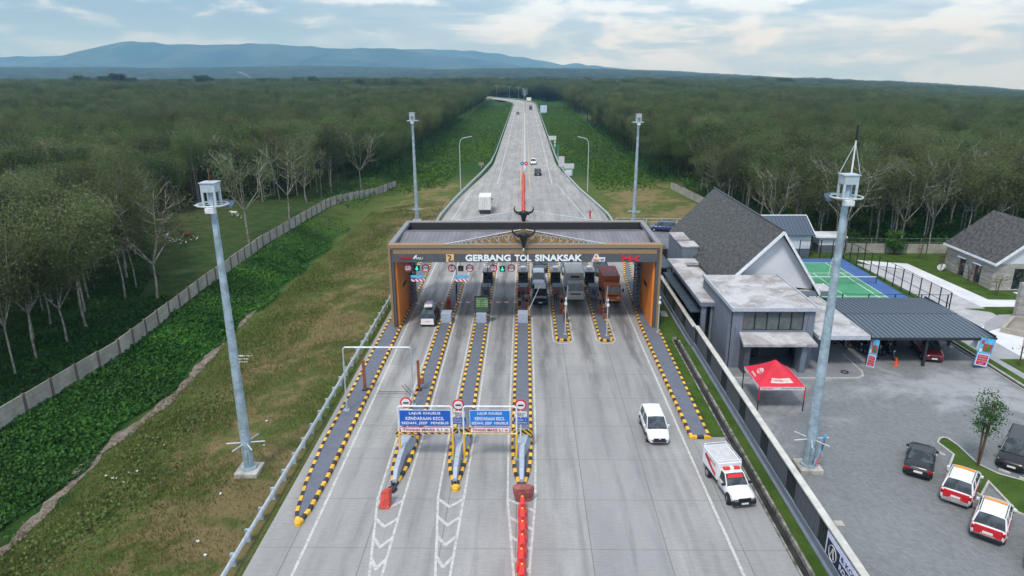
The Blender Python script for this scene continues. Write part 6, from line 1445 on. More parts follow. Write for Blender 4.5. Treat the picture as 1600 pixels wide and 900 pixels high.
def fence(name, label, pts, h, gap, m, rail=(1.0,), rr=0.03, pr=0.045, cat='fence', wires=False, base=0.0):
    r = root(name, label, cat, (pts[0][0], pts[0][1], base))
    rl = MB()
    for a, b in zip(pts, pts[1:]):
        for k in rail: rl.tube((a[0], a[1], base+h*k), (b[0], b[1], base+h*k), rr, n=5)
        if wires:
            D = (Vector(b)-Vector(a)).length; n = int(D/0.45)
            for i in range(n): p = Vector(a).lerp(Vector(b), i/n); rl.tube((p.x, p.y, base), (p.x, p.y, base+h), 0.008, n=3, cap=False)
    rl.build('rails', m, r)
    for a, b in zip(pts, pts[1:]):
        D = (Vector(b)-Vector(a)).length; n = max(1, round(D/gap))
        for i in range(n+(1 if b == pts[-1] else 0)): p = Vector(a).lerp(Vector(b), i/n); MB().box(p.x-pr, p.x+pr, p.y-pr, p.y+pr, base, base+h).build('post', m, r)
    return r
BF = mat('fence_black', (0.012, 0.018, 0.020), 0.5)
fence('court_fence', 'tall black post fence along the right and far sides of the court', [(41.0, 92.6), (44.2, 92.4), (44.85, 69.0), (44.0, 68.2)], 2.65, 1.75, BF, (1.0, 0.03, 0.5), wires=False)
fence('court_fence', 'black fence rail above the far edge of the carport roof', [(30.6, 68.6), (44.0, 68.2)], 2.65, 2.6, BF, (1.0,))
fence('court_fence', 'short black mesh fence beside the service house', [(38.1, 92.6), (41.0, 92.6)], 2.6, 1.5, BF, (1.0, 0.5), wires=True)
# carport
def carport():
    r = root('carport', 'open carport with blue grey ribbed metal roof on dark posts', 'carport', (35.5, 61, 0))
    s = SM('ribbed_roof_blue'); _o = s.sep(s.co('World')); _y = _o[1]; k = s.ramp(s.math('ABSOLUTE', s.math('SUBTRACT', s.math('FRACT', s.math('MULTIPLY', _o[0], 2.35)), 0.5)), 0.20, 0.36)
    s.bump(k, 1.0, 0.12); rm = s.done(s.mix(k, (0.12, 0.155, 0.20), (0.04, 0.055, 0.075)), 0.4, 0.3)
    rf = MB()
    for (ya, yb, za, zb) in ((55.9, 61.4, 2.72, 2.98), (61.4, 66.9, 2.98, 2.72)):
        rf.hexa([(30.2, ya, za), (40.75, ya, za), (40.75, yb, zb), (30.2, yb, zb), (30.2, ya, za+0.05), (40.75, ya, za+0.05), (40.75, yb, zb+0.05), (30.2, yb, zb+0.05)])
    ro = rf.build('roof', rm, r); MB().box(30.2, 40.75, 61.33, 61.47, 3.035, 3.055).build('ridge_cap', mat('ridge_steel', (0.07, 0.09, 0.12), 0.4, 0.3), ro)
    e = MB(); e.box(30.08, 40.9, 55.76, 55.89, 2.60, 2.80); e.box(30.08, 30.19, 55.9, 66.9, 2.60, 3.0); e.box(40.76, 40.88, 55.9, 66.9, 2.60, 2.95); e.build('gutter', DARKM, ro)
    for x in (30.3, 35.15, 40.2):
        for y in (56.1, 60.9, 66.5): MB().box(x-0.10, x+0.10, y-0.10, y+0.10, 0, 2.70).build('post', DARKM, r)
    for y in (56.1, 60.9, 66.5): MB().box(30.25, 40.7, y-0.06, y+0.06, 2.45, 2.68).build('beam', DARKM, r)
carport()
def banner(label, P, nrm, lines=True, name='banner'):
    """P: four corners (bl, br, tr, tl), nrm: direction the printed side looks"""
    P = [Vector(p) for p in P]; n = (P[1]-P[0]).cross(P[3]-P[0]).normalized()
    if n.dot(Vector(nrm)) < 0: n = -n
    r = root(name, label, 'banner', tuple((P[0]+P[1])/2), 'tall printed banners in the yard')
    def pt(u, v, o=0.0): return (P[0].lerp(P[1], u)).lerp(P[3].lerp(P[2], u), v)+n*o
    def rect(u0, u1, v0, v1, o0, o1, m_, nm):
        mb = MB(); mb.hexa([pt(u0, v0, o0), pt(u1, v0, o0), pt(u1, v0, o1), pt(u0, v0, o1), pt(u0, v1, o0), pt(u1, v1, o0), pt(u1, v1, o1), pt(u0, v1, o1)]); return mb.build(nm, m_, r)
    rect(0, 1, 0, 1, -0.02, 0, mat('banner_blue', (0.10, 0.42, 0.70), 0.6, var=0.35, scale=2.5), 'cloth')
    rect(0.06, 0.94, 0.02, 0.44, 0.002, 0.006, mat('banner_pale', (0.7, 0.7, 0.75), 0.6), 'text_border'); rect(0.12, 0.88, 0.05, 0.41, 0.008, 0.012, mat('banner_crimson', (0.50, 0.02, 0.10), 0.6), 'text_field')
    rect(0.28, 0.92, 0.52, 0.80, 0.002, 0.006, mat('banner_brick', (0.42, 0.06, 0.05), 0.6), 'picture')
    t_ = MB(); t_.poly([pt(0.42, 0.56, 0.01), pt(0.84, 0.56, 0.01), pt(0.78, 0.66, 0.01), pt(0.64, 0.77, 0.01), pt(0.48, 0.66, 0.01)]); t_.build('picture_tree', mat('print_green', (0.03, 0.20, 0.05), 0.6), r)
    rect(0.10, 0.30, 0.78, 0.92, 0.002, 0.006, mat('banner_brick', (0.42, 0.06, 0.05), 0.6), 'picture'); rect(0.10, 0.30, 0.50, 0.62, 0.002, 0.006, mat('banner_pale', (0.7, 0.7, 0.75), 0.6), 'picture')
    u = (P[1]-P[0]); v = (P[3]-P[0]); ux = u.normalized(); vy = (v-ux*v.dot(ux)).normalized()
    if ux.cross(vy).dot(n) < 0: ux = -ux
    for i, q in enumerate(('SELAMAT', 'HARI NATAL', 'DAN TAHUN', 'BARU')):
        c = pt(0.5, 0.355-i*0.085, 0.02); M_ = Matrix((ux, vy, ux.cross(vy))).transposed().to_4x4(); M_.translation = c
        o = text('lettering', q, mat('print_cream', (0.7, 0.62, 0.4), 0.6), (0, 0, 0), u.length*(0.62 if i < 3 else 0.35), 0.11, None, 0.003, tilt=M_)
        o.parent = r; o.matrix_parent_inverse = Matrix.Translation(-Vector(r.location))
    return r
a, b, c_, d = atY(1521, 570, 55.6), atY(1541, 574, 55.6), atY(1557, 531, 55.6), atY(1534, 527, 55.6)
banner('tall blue and crimson banner hanging at the right front corner of the carport', (a, b, c_, d), (0, -1, 0))
banner('narrow blue and crimson banner on the left front post of the carport', ((30.12, 56.0, 0.02), (30.62, 55.5, 0.02), (30.72, 55.5, 2.65), (30.25, 56.0, 2.65)), (-0.6, -1, 0))
banner('blue and crimson banner leaning on the high mast in the yard', ((18.70, 39.0, 0.35), (19.15, 39.35, 0.35), (19.45, 39.35, 2.7), (19.05, 39.0, 2.7)), (0.6, -1, 0))
tag(MB().hexa([(38.95, 56.2, 1.9), (39.6, 56.3, 1.6), (39.6, 56.33, 1.6), (38.95, 56.23, 1.9), (39.35, 56.2, 2.6), (39.75, 56.3, 2.6), (39.75, 56.33, 2.6), (39.35, 56.23, 2.6)]).build('white_cloth', WHITE), 'white cloth corner hanging behind the right carport banner', 'cloth')
# cone
r = root('traffic_cone', 'orange traffic cone standing in front of the motorcycles', 'traffic cone', (32.9, 56.3, 0)); CO = mat('cone_orange', (0.75, 0.09, 0.02), 0.5)
MB().tube((32.9, 56.3, 0.04), (32.9, 56.3, 0.72), 0.17, 0.03, 14).build('cone', CO, r); MB().box(32.68, 33.12, 56.08, 56.52, 0.004, 0.05).build('base', CO, r, bevel=0.015)
# tent ---------------------------------------------------------------------
def tent():
    X0, X1, Y0, Y1, ze, za = 17.8, 21.25, 47.4, 51.2, 2.12, 3.55; cx_, cy_ = (X0+X1)/2, (Y0+Y1)/2
    r = root('canopy_tent', 'red pop up canopy tent with white lettered valance in the paved yard', 'tent', (cx_, cy_, 0))
    TR = mat('tent_red', (0.58, 0.022, 0.045), 0.7, var=0.10, scale=1.0)
    cs = [(X0, Y0), (X1, Y0), (X1, Y1), (X0, Y1)]; roof = MB(); n = 8
    for i in range(4):
        A, B = Vector((*cs[i], ze)), Vector((*cs[(i+1) % 4], ze)); T = Vector((cx_, cy_, za))
        for k in range(n):
            for j in range(n):
                def P(u, v):
                    q = A.lerp(B, u).lerp(T, v); q.z -= 0.14*math.sin(PI*v)*(0.6+0.9*(1-abs(2*u-1))); return q
                roof.quad(P(k/n, j/n), P((k+1)/n, j/n), P((k+1)/n, (j+1)/n), P(k/n, (j+1)/n))
    roof.build('roof', TR, r, smooth=True)
    va = MB(); t = 0.012
    va.box(X0, X1, Y0-t, Y0, ze-0.26, ze); va.box(X0-t, X0, Y0, Y1, ze-0.26, ze); va.box(X0, X1, Y1, Y1+t, ze-0.26, ze); va.box(X1, X1+t, Y0, Y1, ze-0.26, ze); va.build('valance', mat('valance_white', (0.66, 0.64, 0.64), 0.7), r)
    for x, y in cs:
        MB().box(x-0.03, x+0.03, y-0.03, y+0.03, 0.01, 1.0).build('leg', BLACK, r); MB().box(x-0.035, x+0.035, y-0.035, y+0.035, 1.0, ze).build('leg_sleeve', RED if y < 49 else BLACK, r); MB().box(x-0.12, x+0.12, y-0.12, y+0.12, 0.004, 0.03).build('foot', GALV, r)
    tr = MB()
    for (a, b) in ((0, 1), (1, 2), (2, 3), (3, 0)): tr.tube((*cs[a], ze-0.05), (*cs[b], ze-0.05), 0.02, n=5)
    tr.build('frame', GALV, r)
    text('lettering', 'TOYOTA', RED, (X0+0.62, Y0-0.02, ze-0.12), 0.85, 0.13, r, 0.003, bold=0.02); text('lettering', 'SHOWROOM  AUTO MEDAN', GREYD, (X0+2.45, Y0-0.02, ze-0.12), 1.5, 0.09, r, 0.003)
    text('lettering', 'TOYOTA', RED, (X0-0.02, cy_+0.3, ze-0.12), 1.1, 0.13, r, 0.003, bold=0.02, facing='-X')
    # panel and emblem lying on the slopes
    def onface(face, u, v, off):
        A, B = Vector((*cs[face], ze)), Vector((*cs[(face+1) % 4], ze)); T = Vector((cx_, cy_, za)); nn = (B-A).cross(T-A).normalized()
        q = A.lerp(B, u).lerp(T, v); q.z -= 0.14*math.sin(PI*v)*(0.6+0.9*(1-abs(2*u-1))); return q+nn*off
    m_ = MB(); 
    N_ = 6
    for i in range(N_):
        u0, u1 = 0.22+0.60*i/N_, 0.22+0.60*(i+1)/N_
        m_.quad(onface(0, u0, 0.17, 0.02), onface(0, u1, 0.17, 0.02), onface(0, u1, 0.37, 0.02), onface(0, u0, 0.37, 0.02))
    m_.build('print_panel', mat('print_beige', (0.62, 0.52, 0.48), 0.7), r)
    A, B = Vector((*cs[0], ze)), Vector((*cs[1], ze)); T = Vector((cx_, cy_, za)); ux = (B-A).normalized(); nn = (B-A).cross(T-A).normalized(); vy = nn.cross(ux)
    M_ = Matrix((ux, vy, nn)).transposed().to_4x4(); M_.translation = onface(0, 0.40, 0.27, 0.045); o = text('lettering', 'TOYOTA', mat('dull_crimson', (0.35, 0.04, 0.08), 0.6), (0, 0, 0), 0.85, 0.20, None, 0.004, tilt=M_, bold=0.02); o.parent = r; o.matrix_parent_inverse = Matrix.Translation(-Vector(r.location))
    M_.translation = onface(0, 0.68, 0.27, 0.045); o = text('lettering', 'HO AUTO', mat('print_tan', (0.5, 0.40, 0.30), 0.6), (0, 0, 0), 0.62, 0.14, None, 0.004, tilt=M_); o.parent = r; o.matrix_parent_inverse = Matrix.Translation(-Vector(r.location))
    # emblem on the left slope: three nested ovals
    A, B = Vector((*cs[3], ze)), Vector((*cs[0], ze)); ux = (B-A).normalized(); nn = (B-A).cross(T-A).normalized(); vy = nn.cross(ux); c = onface(3, 0.45, 0.40, 0.05); c2 = onface(3, 0.45, 0.13, 0.05)
    # on the tent the print is turned so that it reads from the gable side
    em = MB()
    for (a, b, dy) in ((0.36, 0.25, 0), (0.10, 0.24, 0), (0.22, 0.085, 0.13)):
        em.path([tuple(c+ux*a*math.cos(2*PI*i/20)+vy*(b*math.sin(2*PI*i/20)+dy)) for i in range(21)], 0.02, 5)
    em.build('emblem', mat('print_white', (0.75, 0.7, 0.7), 0.6), r)
    M_ = Matrix((ux, vy, nn)).transposed().to_4x4(); M_.translation = c2; o = text('lettering', 'TOYOTA', mat('print_white', (0.75, 0.7, 0.7), 0.6), (0, 0, 0), 0.95, 0.16, None, 0.004, tilt=M_, bold=0.02); o.parent = r; o.matrix_parent_inverse = Matrix.Translation(-Vector(r.location))
tent()
# planter island with young tree
PI_ = [tuple(g(*q))[:2] for q in ((1463, 693), (1466, 687), (1473, 684.5), (1482, 687), (1498, 698), (1529, 727), (1560, 742), (1600, 753), (1680, 778), (1720, 850), (1600, 808), (1588, 803), (1576, 790), (1545, 757), (1534, 778), (1500, 760), (1479, 736), (1488, 712))]
PI_ = PI_[::-1]
area = sum(PI_[i-1][0]*PI_[i][1]-PI_[i][0]*PI_[i-1][1] for i in range(len(PI_)))
if area < 0: PI_ = PI_[::-1]
kb = MB(); IN = inset(PI_, 0.13)
for i in range(len(PI_)):
    j = (i+1) % len(PI_); kb.quad((*PI_[i], 0), (*PI_[j], 0), (*PI_[j], 0.14), (*PI_[i], 0.14)); kb.quad((*PI_[i], 0.14), (*PI_[j], 0.14), (*IN[j], 0.14), (*IN[i], 0.14))
tag(kb.build('kerb', KERBC), kind='structure', label='pale kerb around the parking island'); gp = MB(); gp.poly([(*p, 0.115) for p in IN]); tag(gp.build('lawn', LAWN), kind='structure', label='grass parking island with a young tree')
for a, b in (((1560, 735), (1578, 742)), ((1592, 748), (1606, 754)), ((1464, 708), (1476, 714))):
    p, q = g(*a), g(*b); tag(MB().hexa([(p.x, p.y, 0.005), (q.x, q.y, 0.005), (q.x+0.12, q.y+0.14, 0.005), (p.x+0.12, p.y+0.14, 0.005), (p.x, p.y, 0.11), (q.x, q.y, 0.11), (q.x+0.12, q.y+0.14, 0.11), (p.x+0.12, p.y+0.14, 0.11)]).build('wheel_stop', KERBC), ('pale concrete wheel stop in front of the black people carrier', 'pale concrete wheel stop at the right frame edge', 'pale concrete wheel stop beside the black saloon')[(1560, 1592, 1464).index(a[0])], 'wheel stop')
# stone faced house
def house():
    s = SM('banded_stone'); _o = s.sep(s.co('World')); w_ = s.co('World', (0.5, 0.5, 3.2)); c = s.mix(s.ramp(s.noise(w_, 1.4, 6, 0.65), 0.35, 0.65), (0.25, 0.235, 0.21), (0.40, 0.385, 0.36))
    k = s.math('LESS_THAN', s.math('FRACT', s.math('MULTIPLY', _o[2], 2.4)), 0.06); STONE = s.done(s.mix(s.math('MULTIPLY', k, 0.5), c, (0.14, 0.13, 0.12)), 0.85)
    r = root('stone_house', 'house with banded grey stone walls, dark shingled roof and white gable at the right edge', 'building', (60, 82, 0)); X0, X1, Y0, Y1, h = 55.2, 66.0, 78.2, 87.6, 3.2
    MB().box(X0, X1, Y0, Y1, 0, h).build('wall', STONE, r)
    rf = MB(); xr = 60.4; zr = 7.5
    for (xa, za, xb, zb) in ((54.9, 3.15, xr, zr), (xr, zr, 66.4, 3.15)): rf.hexa([(xa, Y0-0.5, za), (xb, Y0-0.5, zb), (xb, Y1+0.4, zb), (xa, Y1+0.4, za), (xa, Y0-0.5, za+0.18), (xb, Y0-0.5, zb+0.18), (xb, Y1+0.4, zb+0.18), (xa, Y1+0.4, za+0.18)])
    ro = rf.build('roof', SHIN, r); rk = MB()
    for (xa, za, xb, zb) in ((54.9, 3.15, xr, zr), (xr, zr, 66.4, 3.15)): rk.hexa([(xa, Y0-0.6, za-0.15), (xb, Y0-0.6, zb-0.15), (xb, Y0-0.503, zb-0.15), (xa, Y0-0.503, za-0.15), (xa, Y0-0.6, za+0.22), (xb, Y0-0.6, zb+0.22), (xb, Y0-0.503, zb+0.22), (xa, Y0-0.503, za+0.22)])
    rk.box(54.78, 54.897, Y0-0.6, Y1+0.4, 3.10, 3.34); rk.build('roof_trim', mat('trim_white', (0.70, 0.71, 0.73), 0.6), ro)
    MB().vprism([(55.3, 3.2), (65.9, 3.2), (60.4, 7.45)], Y0+0.02, Y0+0.2).build('gable_wall', WWALL, r)
    for y in (84.0, 80.9):
        w1 = MB().box(X0-0.05, X0-0.003, y-0.5, y+0.5, 0.15, 2.35).build('window', GLASS, r); MB().box(X0-0.07, X0-0.052, y+0.05, y+0.5, 0.15, 2.35).build('window_shutter', mat('wood_dark', (0.08, 0.03, 0.02), 0.6), w1)
        MB().box(X0-0.35, X0-0.003, y-0.75, y+0.75, 2.38, 2.46).build('window_hood', WHITE, w1); MB().box(X0-0.03, X0-0.003, y-0.65, y+0.65, 2.46, 3.0).build('window_head', mat('head_blue_grey', (0.24, 0.27, 0.33), 0.6), w1)
    MB().box(57.6, 60.2, Y0-0.06, Y0-0.003, 0.0, 2.6).build('door', GLASS, r); MB().box(58.6, 59.6, Y0-0.08, Y0-0.062, 0.0, 2.6).build('door_leaf', mat('wood_dark', (0.08, 0.03, 0.02), 0.6), r)
    MB().box(57.2, 58.6, Y0-1.8, Y0-1.0, -0.01, 0.06).build('door_step', WHITECONC, r); MB().box(X0-0.12, X1, Y0-0.12, Y0-0.003, 0, 0.12).build('footing', KERBC, r)
    p0 = g(1583, 497); o = MB().box(p0.x, p0.x+4, p0.y-0.3, p0.y+0.2, 0, 3.9).build('stone_pillar', STONE); tag(o, 'grey banded stone wall block cut by the right frame edge', 'wall')
house()
r = root('water_tank', 'white round tank lying on the lawn beside the stone house', 'tank', (54.2, 86.5, 0)); MB().tube((54.0, 86.4, 0.42), (54.6, 86.9, 0.42), 0.42, 0.42, 18).build('tank', WHITE, r, bevel=0.06)
# boundary walls of concrete panels
s = SM('panel_concrete'); v = s.co('World'); _o = s.sep(v); c = s.mix(s.ramp(s.noise(v, 0.5, 6, 0.7), 0.35, 0.65), (0.27, 0.255, 0.215), (0.40, 0.38, 0.33)); k = s.math('LESS_THAN', s.math('FRACT', s.math('MULTIPLY', s.math('ADD', _o[2], 9.0), 2.0)), 0.05)
c = s.mix(s.math('MULTIPLY', k, 0.6), c, (0.10, 0.09, 0.08)); PANEL = s.done(s.mix(s.ramp(s.noise(s.co('World', (1, 1, 0.3)), 2.5, 5, 0.7), 0.58, 0.72, 0, 0.6), c, (0.10, 0.085, 0.07)), 0.9)
def panelwall(label, pts, h, gap=2.6, follow=True, posts=True):
    r = root('panel_wall', label, 'wall', (pts[0][0], pts[0][1], 0)); P = []
    for a, b in zip(pts, pts[1:]):
        n = max(1, round((Vector(b)-Vector(a)).length/gap)); P += [Vector(a).lerp(Vector(b), i/n) for i in range(n)]
    P.append(Vector(pts[-1]))
    for i, (a, b) in enumerate(zip(P, P[1:])):
        z = min(terr(a.x, a.y), terr(b.x, b.y)) if follow else 0; d = (b-a).normalized()*0.09; n = Vector((-d.y, d.x))*0.5; j = rng.uniform(-0.05, 0.05)
        q = MB(); a1, b1 = a+d, b-d
        q.hexa([(a1.x-n.x, a1.y-n.y, z-0.3), (b1.x-n.x, b1.y-n.y, z-0.3), (b1.x+n.x, b1.y+n.y, z-0.3), (a1.x+n.x, a1.y+n.y, z-0.3), (a1.x-n.x, a1.y-n.y, z+h+j), (b1.x-n.x, b1.y-n.y, z+h+j), (b1.x+n.x, b1.y+n.y, z+h+j), (a1.x+n.x, a1.y+n.y, z+h+j)]); q.build('panel', PANEL, r)
        if posts: MB().box(a.x-0.11, a.x+0.11, a.y-0.11, a.y+0.11, z-0.3, z+h+0.08).build('post', mat('post_dark', (0.13, 0.11, 0.09), 0.9), r)
panelwall('long low wall of pale concrete panels below the plantation on the left', [(-38.6, 22), (-37.9, 43), (-37.0, 57), (-38.0, 75), (-38.9, 98), (-37.6, 130), (-31.0, 163.5)], 1.65)
panelwall('short run of concrete panel wall at the forest edge right of the road', [(32.4, 152), (34.5, 134), (35.5, 118)], 1.5, posts=False)
panelwall('concrete panel wall behind the lawn between the court and the stone house', [(45.9, 95.8), (60, 95.2), (120, 93.5)], 1.35, 3.0, follow=False, posts=False)
fence('mesh_fence', 'thin pale mesh fence standing above the rear concrete wall', [(46.2, 96.3), (60, 95.8), (100, 94.6)], 2.0, 3.2, mat('fence_green_grey', (0.14, 0.20, 0.18), 0.6), (1.0, 0.72), wires=False)
fence('pipe_fence', 'thin pale pipe fence crossing the grass beyond the right end of the canopy', [(15.5, 114.5), (36, 113.5)], 1.5, 2.5, GALVL, (1.0, 0.6), wires=False, base=-0.3)
sheet('service_road', [(14.8, 80), (30, 80), (30, 112), (14.8, 112)], -0.004, plain('asphalt_grey', (0.13, 0.135, 0.145), (0.18, 0.185, 0.195)))
tag(MB().box(14.9, 16.4, 96.4, 96.7, 0, 0.35).build('kerb_block', YELP), 'yellow and black kerb block beside the right end of the canopy', 'kerb block')
r = root('road_barrier', 'yellow, red and white barrier frame behind the right end of the canopy', 'barrier', (16.5, 103, 0))
MB().box(15.4, 17.6, 103, 103.1, 1.0, 1.5).build('yellow_board', YELP, r); MB().box(16.0, 17.0, 102.8, 102.95, 0.3, 1.0).build('red_panel', REDP, r)
for x in (15.4, 16.9, 17.6): MB().box(x-0.05, x+0.05, 102.7, 102.8, 0, 2.1).build('post', WHITE if x > 16 else YELP, r)
# worn dirt path between vines and grass
mb = MB(); ptsp = [(-31.8, 24), (-30.9, 30), (-30.4, 34), (-30.7, 38), (-31.1, 42), (-31.0, 46), (-30.4, 50), (-30.3, 54), (-30.7, 58), (-31.0, 62), (-31.2, 67), (-31.6, 73), (-31.4, 80)]
rp = []
for a, b in zip(ptsp, ptsp[1:]):
    for i in range(8): rp.append(Vector(a).lerp(Vector(b), i/8))
for i, p in enumerate(rp):
    wd = 0.42+0.5*mnoise.noise(Vector((p.y*0.4, 0, 3)))+0.22*mnoise.noise(Vector((p.y*2.2, 5, 0))); wd *= (1-sm(66, 80, p.y)); off = 0.3*mnoise.noise(Vector((p.y*0.7, 9, 0)))
    for t in (-1, -0.4, 0.3, 1): x = p.x+off+t*wd; mb.v.append((x, p.y, terr(x, p.y)+0.12-0.10*abs(t)))
for i in range(len(rp)-1):
    for j in range(3): mb.f.append((4*i+j, 4*i+j+1, 4*i+j+5, 4*i+j+4)); mb.m.append(0)
s = SM('dirt_track'); v = s.co('World'); c = s.mix(s.ramp(s.noise(v, 1.2, 6, 0.7, 0.5), 0.35, 0.65), (0.11, 0.085, 0.06), (0.24, 0.20, 0.165)); s.bump(s.noise(v, 6, 5, 0.7), 0.8, 0.1); tag(mb.build('path', s.done(s.mix(s.ramp(s.noise(v, 3, 5, 0.7), 0.55, 0.65, 0, 0.7), c, (0.10, 0.08, 0.06)), 0.95), smooth=True), kind='structure', label='pale worn dirt track along the foot of the vine slope')

# ---------------------------------------------------------------- vegetation
def leaf_mat(name, dark, light, extra, tr=0.30):
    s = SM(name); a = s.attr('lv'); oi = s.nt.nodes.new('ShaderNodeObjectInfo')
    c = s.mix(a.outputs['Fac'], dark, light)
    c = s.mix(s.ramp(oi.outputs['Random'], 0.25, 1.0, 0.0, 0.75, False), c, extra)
    hv = s.nt.nodes.new('ShaderNodeHueSaturation'); s.L(c, hv.inputs['Color'])
    s.L(s.ramp(s.math('FRACT', s.math('MULTIPLY', oi.outputs['Random'], 7.31)), 0, 1, 0.62, 1.42, False), hv.inputs['Value']); s.L(s.ramp(s.math('FRACT', s.math('MULTIPLY', oi.outputs['Random'], 13.7)), 0, 1, 0.475, 0.515, False), hv.inputs['Hue'])
    w = s.noise(s.co('World'), 0.012, 3, 0.6); c2 = s.mix(s.ramp(w, 0.4, 0.62, 0, 0.40), hv.outputs[0], (0.090, 0.105, 0.050))
    s.done(c2, 0.75, spec=0.2)
    t = s.nt.nodes.new('ShaderNodeBsdfTranslucent'); s.L(c2, t.inputs['Color']); m = s.nt.nodes.new('ShaderNodeMixShader'); m.inputs[0].default_value = tr
    s.L(s.b.outputs[0], m.inputs[1]); s.L(t.outputs[0], m.inputs[2]); s.L(m.outputs[0], s.nt.nodes['Material Output'].inputs['Surface']); return s.m
LEAF = leaf_mat('rubber_leaves', (0.056, 0.104, 0.031), (0.130, 0.185, 0.066), (0.150, 0.158, 0.078), 0.42)
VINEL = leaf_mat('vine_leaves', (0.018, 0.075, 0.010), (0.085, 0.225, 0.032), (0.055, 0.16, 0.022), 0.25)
VERGEL = leaf_mat('verge_leaves', (0.040, 0.135, 0.012), (0.120, 0.265, 0.032), (0.11, 0.22, 0.028), 0.3)
GRASSL = leaf_mat('grass_blades', (0.105, 0.140, 0.034), (0.30, 0.235, 0.105), (0.20, 0.185, 0.062), 0.3)
s = SM('pale_bark'); v = s.co('Object'); BARK = s.done(s.mix(s.ramp(s.noise(s.co('Object', (1, 1, 0.4)), 3.5, 5, 0.7), 0.4, 0.62), (0.15, 0.135, 0.11), (0.36, 0.34, 0.29)), 0.9)
def leaf_quads(cent, size, rg, flat=0.0, aspect=0.6):
    n = len(cent); d1 = rg.normal(size=(n, 3)); d1[:, 2] *= (1-flat); d1 /= np.linalg.norm(d1, axis=1)[:, None]+1e-9
    d2 = rg.normal(size=(n, 3)); d2[:, 2] *= (1-flat); d2 -= d1*(d1*d2).sum(1)[:, None]; d2 /= np.linalg.norm(d2, axis=1)[:, None]+1e-9
    a = d1*size[:, None]*0.5; b = d2*size[:, None]*0.5*aspect
    V = np.empty((n, 4, 3)); V[:, 0] = cent-a; V[:, 1] = cent+b; V[:, 2] = cent+a; V[:, 3] = cent-b
    return V.reshape(-1, 3)
def quadmesh(name, V, mats, lv=None):
    n = len(V)//4; me = bpy.data.meshes.new(name); me.vertices.add(len(V)); me.vertices.foreach_set('co', V.astype(np.float32).ravel())
    me.loops.add(4*n); me.loops.foreach_set('vertex_index', np.arange(4*n, dtype=np.int32)); me.polygons.add(n); me.polygons.foreach_set('loop_start', np.arange(0, 4*n, 4, dtype=np.int32)); me.update(calc_edges=True)
    if lv is not None: at = me.attributes.new('lv', 'FLOAT', 'FACE'); at.data.foreach_set('value', lv.astype(np.float32))
    for m in mats: me.materials.append(m)
    return me
def make_tree(seed, h=13.0, rad=3.8, dens=1.0, bare=False, fork=0.36, nlimb=5, lsize=0.25):
    rg = np.random.default_rng(seed); rr = random.Random(seed); wood = MB(); tips = []
    lean = Vector((rr.uniform(-.05, .05), rr.uniform(-.05, .05), 1)); hf = h*fork*rr.uniform(0.85, 1.15)
    p0 = Vector((0, 0, -0.3)); pm = lean*hf*0.5+Vector((rr.uniform(-.15, .15), rr.uniform(-.15, .15), 0)); pf = lean*hf
    wood.path([p0, pm, pf], [0.15, 0.12, 0.10], 6)
    for i in range(nlimb):
        a = 2*PI*i/nlimb+rr.uniform(-.5, .5); out = rad*rr.uniform(0.45, 0.95); top = h*rr.uniform(0.82, 1.0)
        e = pf+Vector((math.cos(a)*out, math.sin(a)*out, top-hf)); k1 = pf.lerp(e, 0.33)+Vector((math.cos(a)*0.25*out, math.sin(a)*0.25*out, -0.3)); k2 = pf.lerp(e, 0.68)+Vector((rr.uniform(-.3, .3), rr.uniform(-.3, .3), 0.2))
        wood.path([pf, k1, k2, e], [0.08, 0.055, 0.04, 0.018], 5); seg = [pf, k1, k2, e]
        for t in (0.36, 0.55, 0.75, 0.95): 
            q = k1.lerp(k2, (t-.33)/.35) if t < .68 else k2.lerp(e, (t-.68)/.32); tips.append(q)
        nb = 6 if bare else 5
        for j in range(nb):
            t = rr.uniform(0.30, 0.9); q = k1.lerp(k2, (t-.33)/.35) if t < .68 else k2.lerp(e, (t-.68)/.32)
            aa = a+rr.uniform(-1.5, 1.5); L_ = rr.uniform(0.9, 2.2)*rad/3.8; b = q+Vector((math.cos(aa)*L_, math.sin(aa)*L_, rr.uniform(0.3, 1.6)))
            wood.path([q, q.lerp(b, .5)+Vector((0, 0, -.1)), b], [0.05, 0.036, 0.018], 4, 0); tips.append(b); tips.append(q.lerp(b, 0.6))
            if bare:
                for _ in range(3):
                    aa2 = aa+rr.uniform(-1, 1); q2 = q.lerp(b, rr.uniform(.3, .95)); b2 = q2+Vector((math.cos(aa2)*0.9, math.sin(aa2)*0.9, rr.uniform(.3, 1.1))); wood.tube(q2, b2, 0.02, 0.008, 3)
    cent = []; 
    for t in tips:
        if bare and rr.random() < 0.55: continue
        n = int(rr.uniform(60, 150)*dens); c = rg.normal(size=(n, 3))*np.array([0.70, 0.70, 0.50])*rr.uniform(0.8, 1.4); c += np.array(t); cent.append(c)
    cent = np.concatenate(cent) if cent else np.zeros((1, 3)); cent = cent[cent[:, 2] > hf*0.95]
    size = rg.uniform(0.7, 1.35, len(cent))*lsize; V = leaf_quads(cent, size, rg, 0.25)
    lv = np.clip(rg.normal(0.45, 0.28, len(cent)), 0, 1)
    crown = quadmesh('crown', V, [LEAF], lv)
    tr = wood.build('trunk', BARK); tm = tr.data; bpy.data.objects.remove(tr)
    return tm, crown
PROTO = [make_tree(11), make_tree(12, 12.2, 4.2, 1.0, nlimb=6), make_tree(13, 13.6, 3.5, 0.9, nlimb=4, fork=0.42), make_tree(14, 12.6, 4.0, 1.1, nlimb=5, fork=0.30), make_tree(15, 13.0, 3.9, 0.75, nlimb=6)]
BARE = [make_tree(21, 13.2, 4.6, 0.6, bare=True, nlimb=6, fork=0.33), make_tree(22, 12.6, 4.2, 0.6, bare=True, nlimb=5, fork=0.36)]
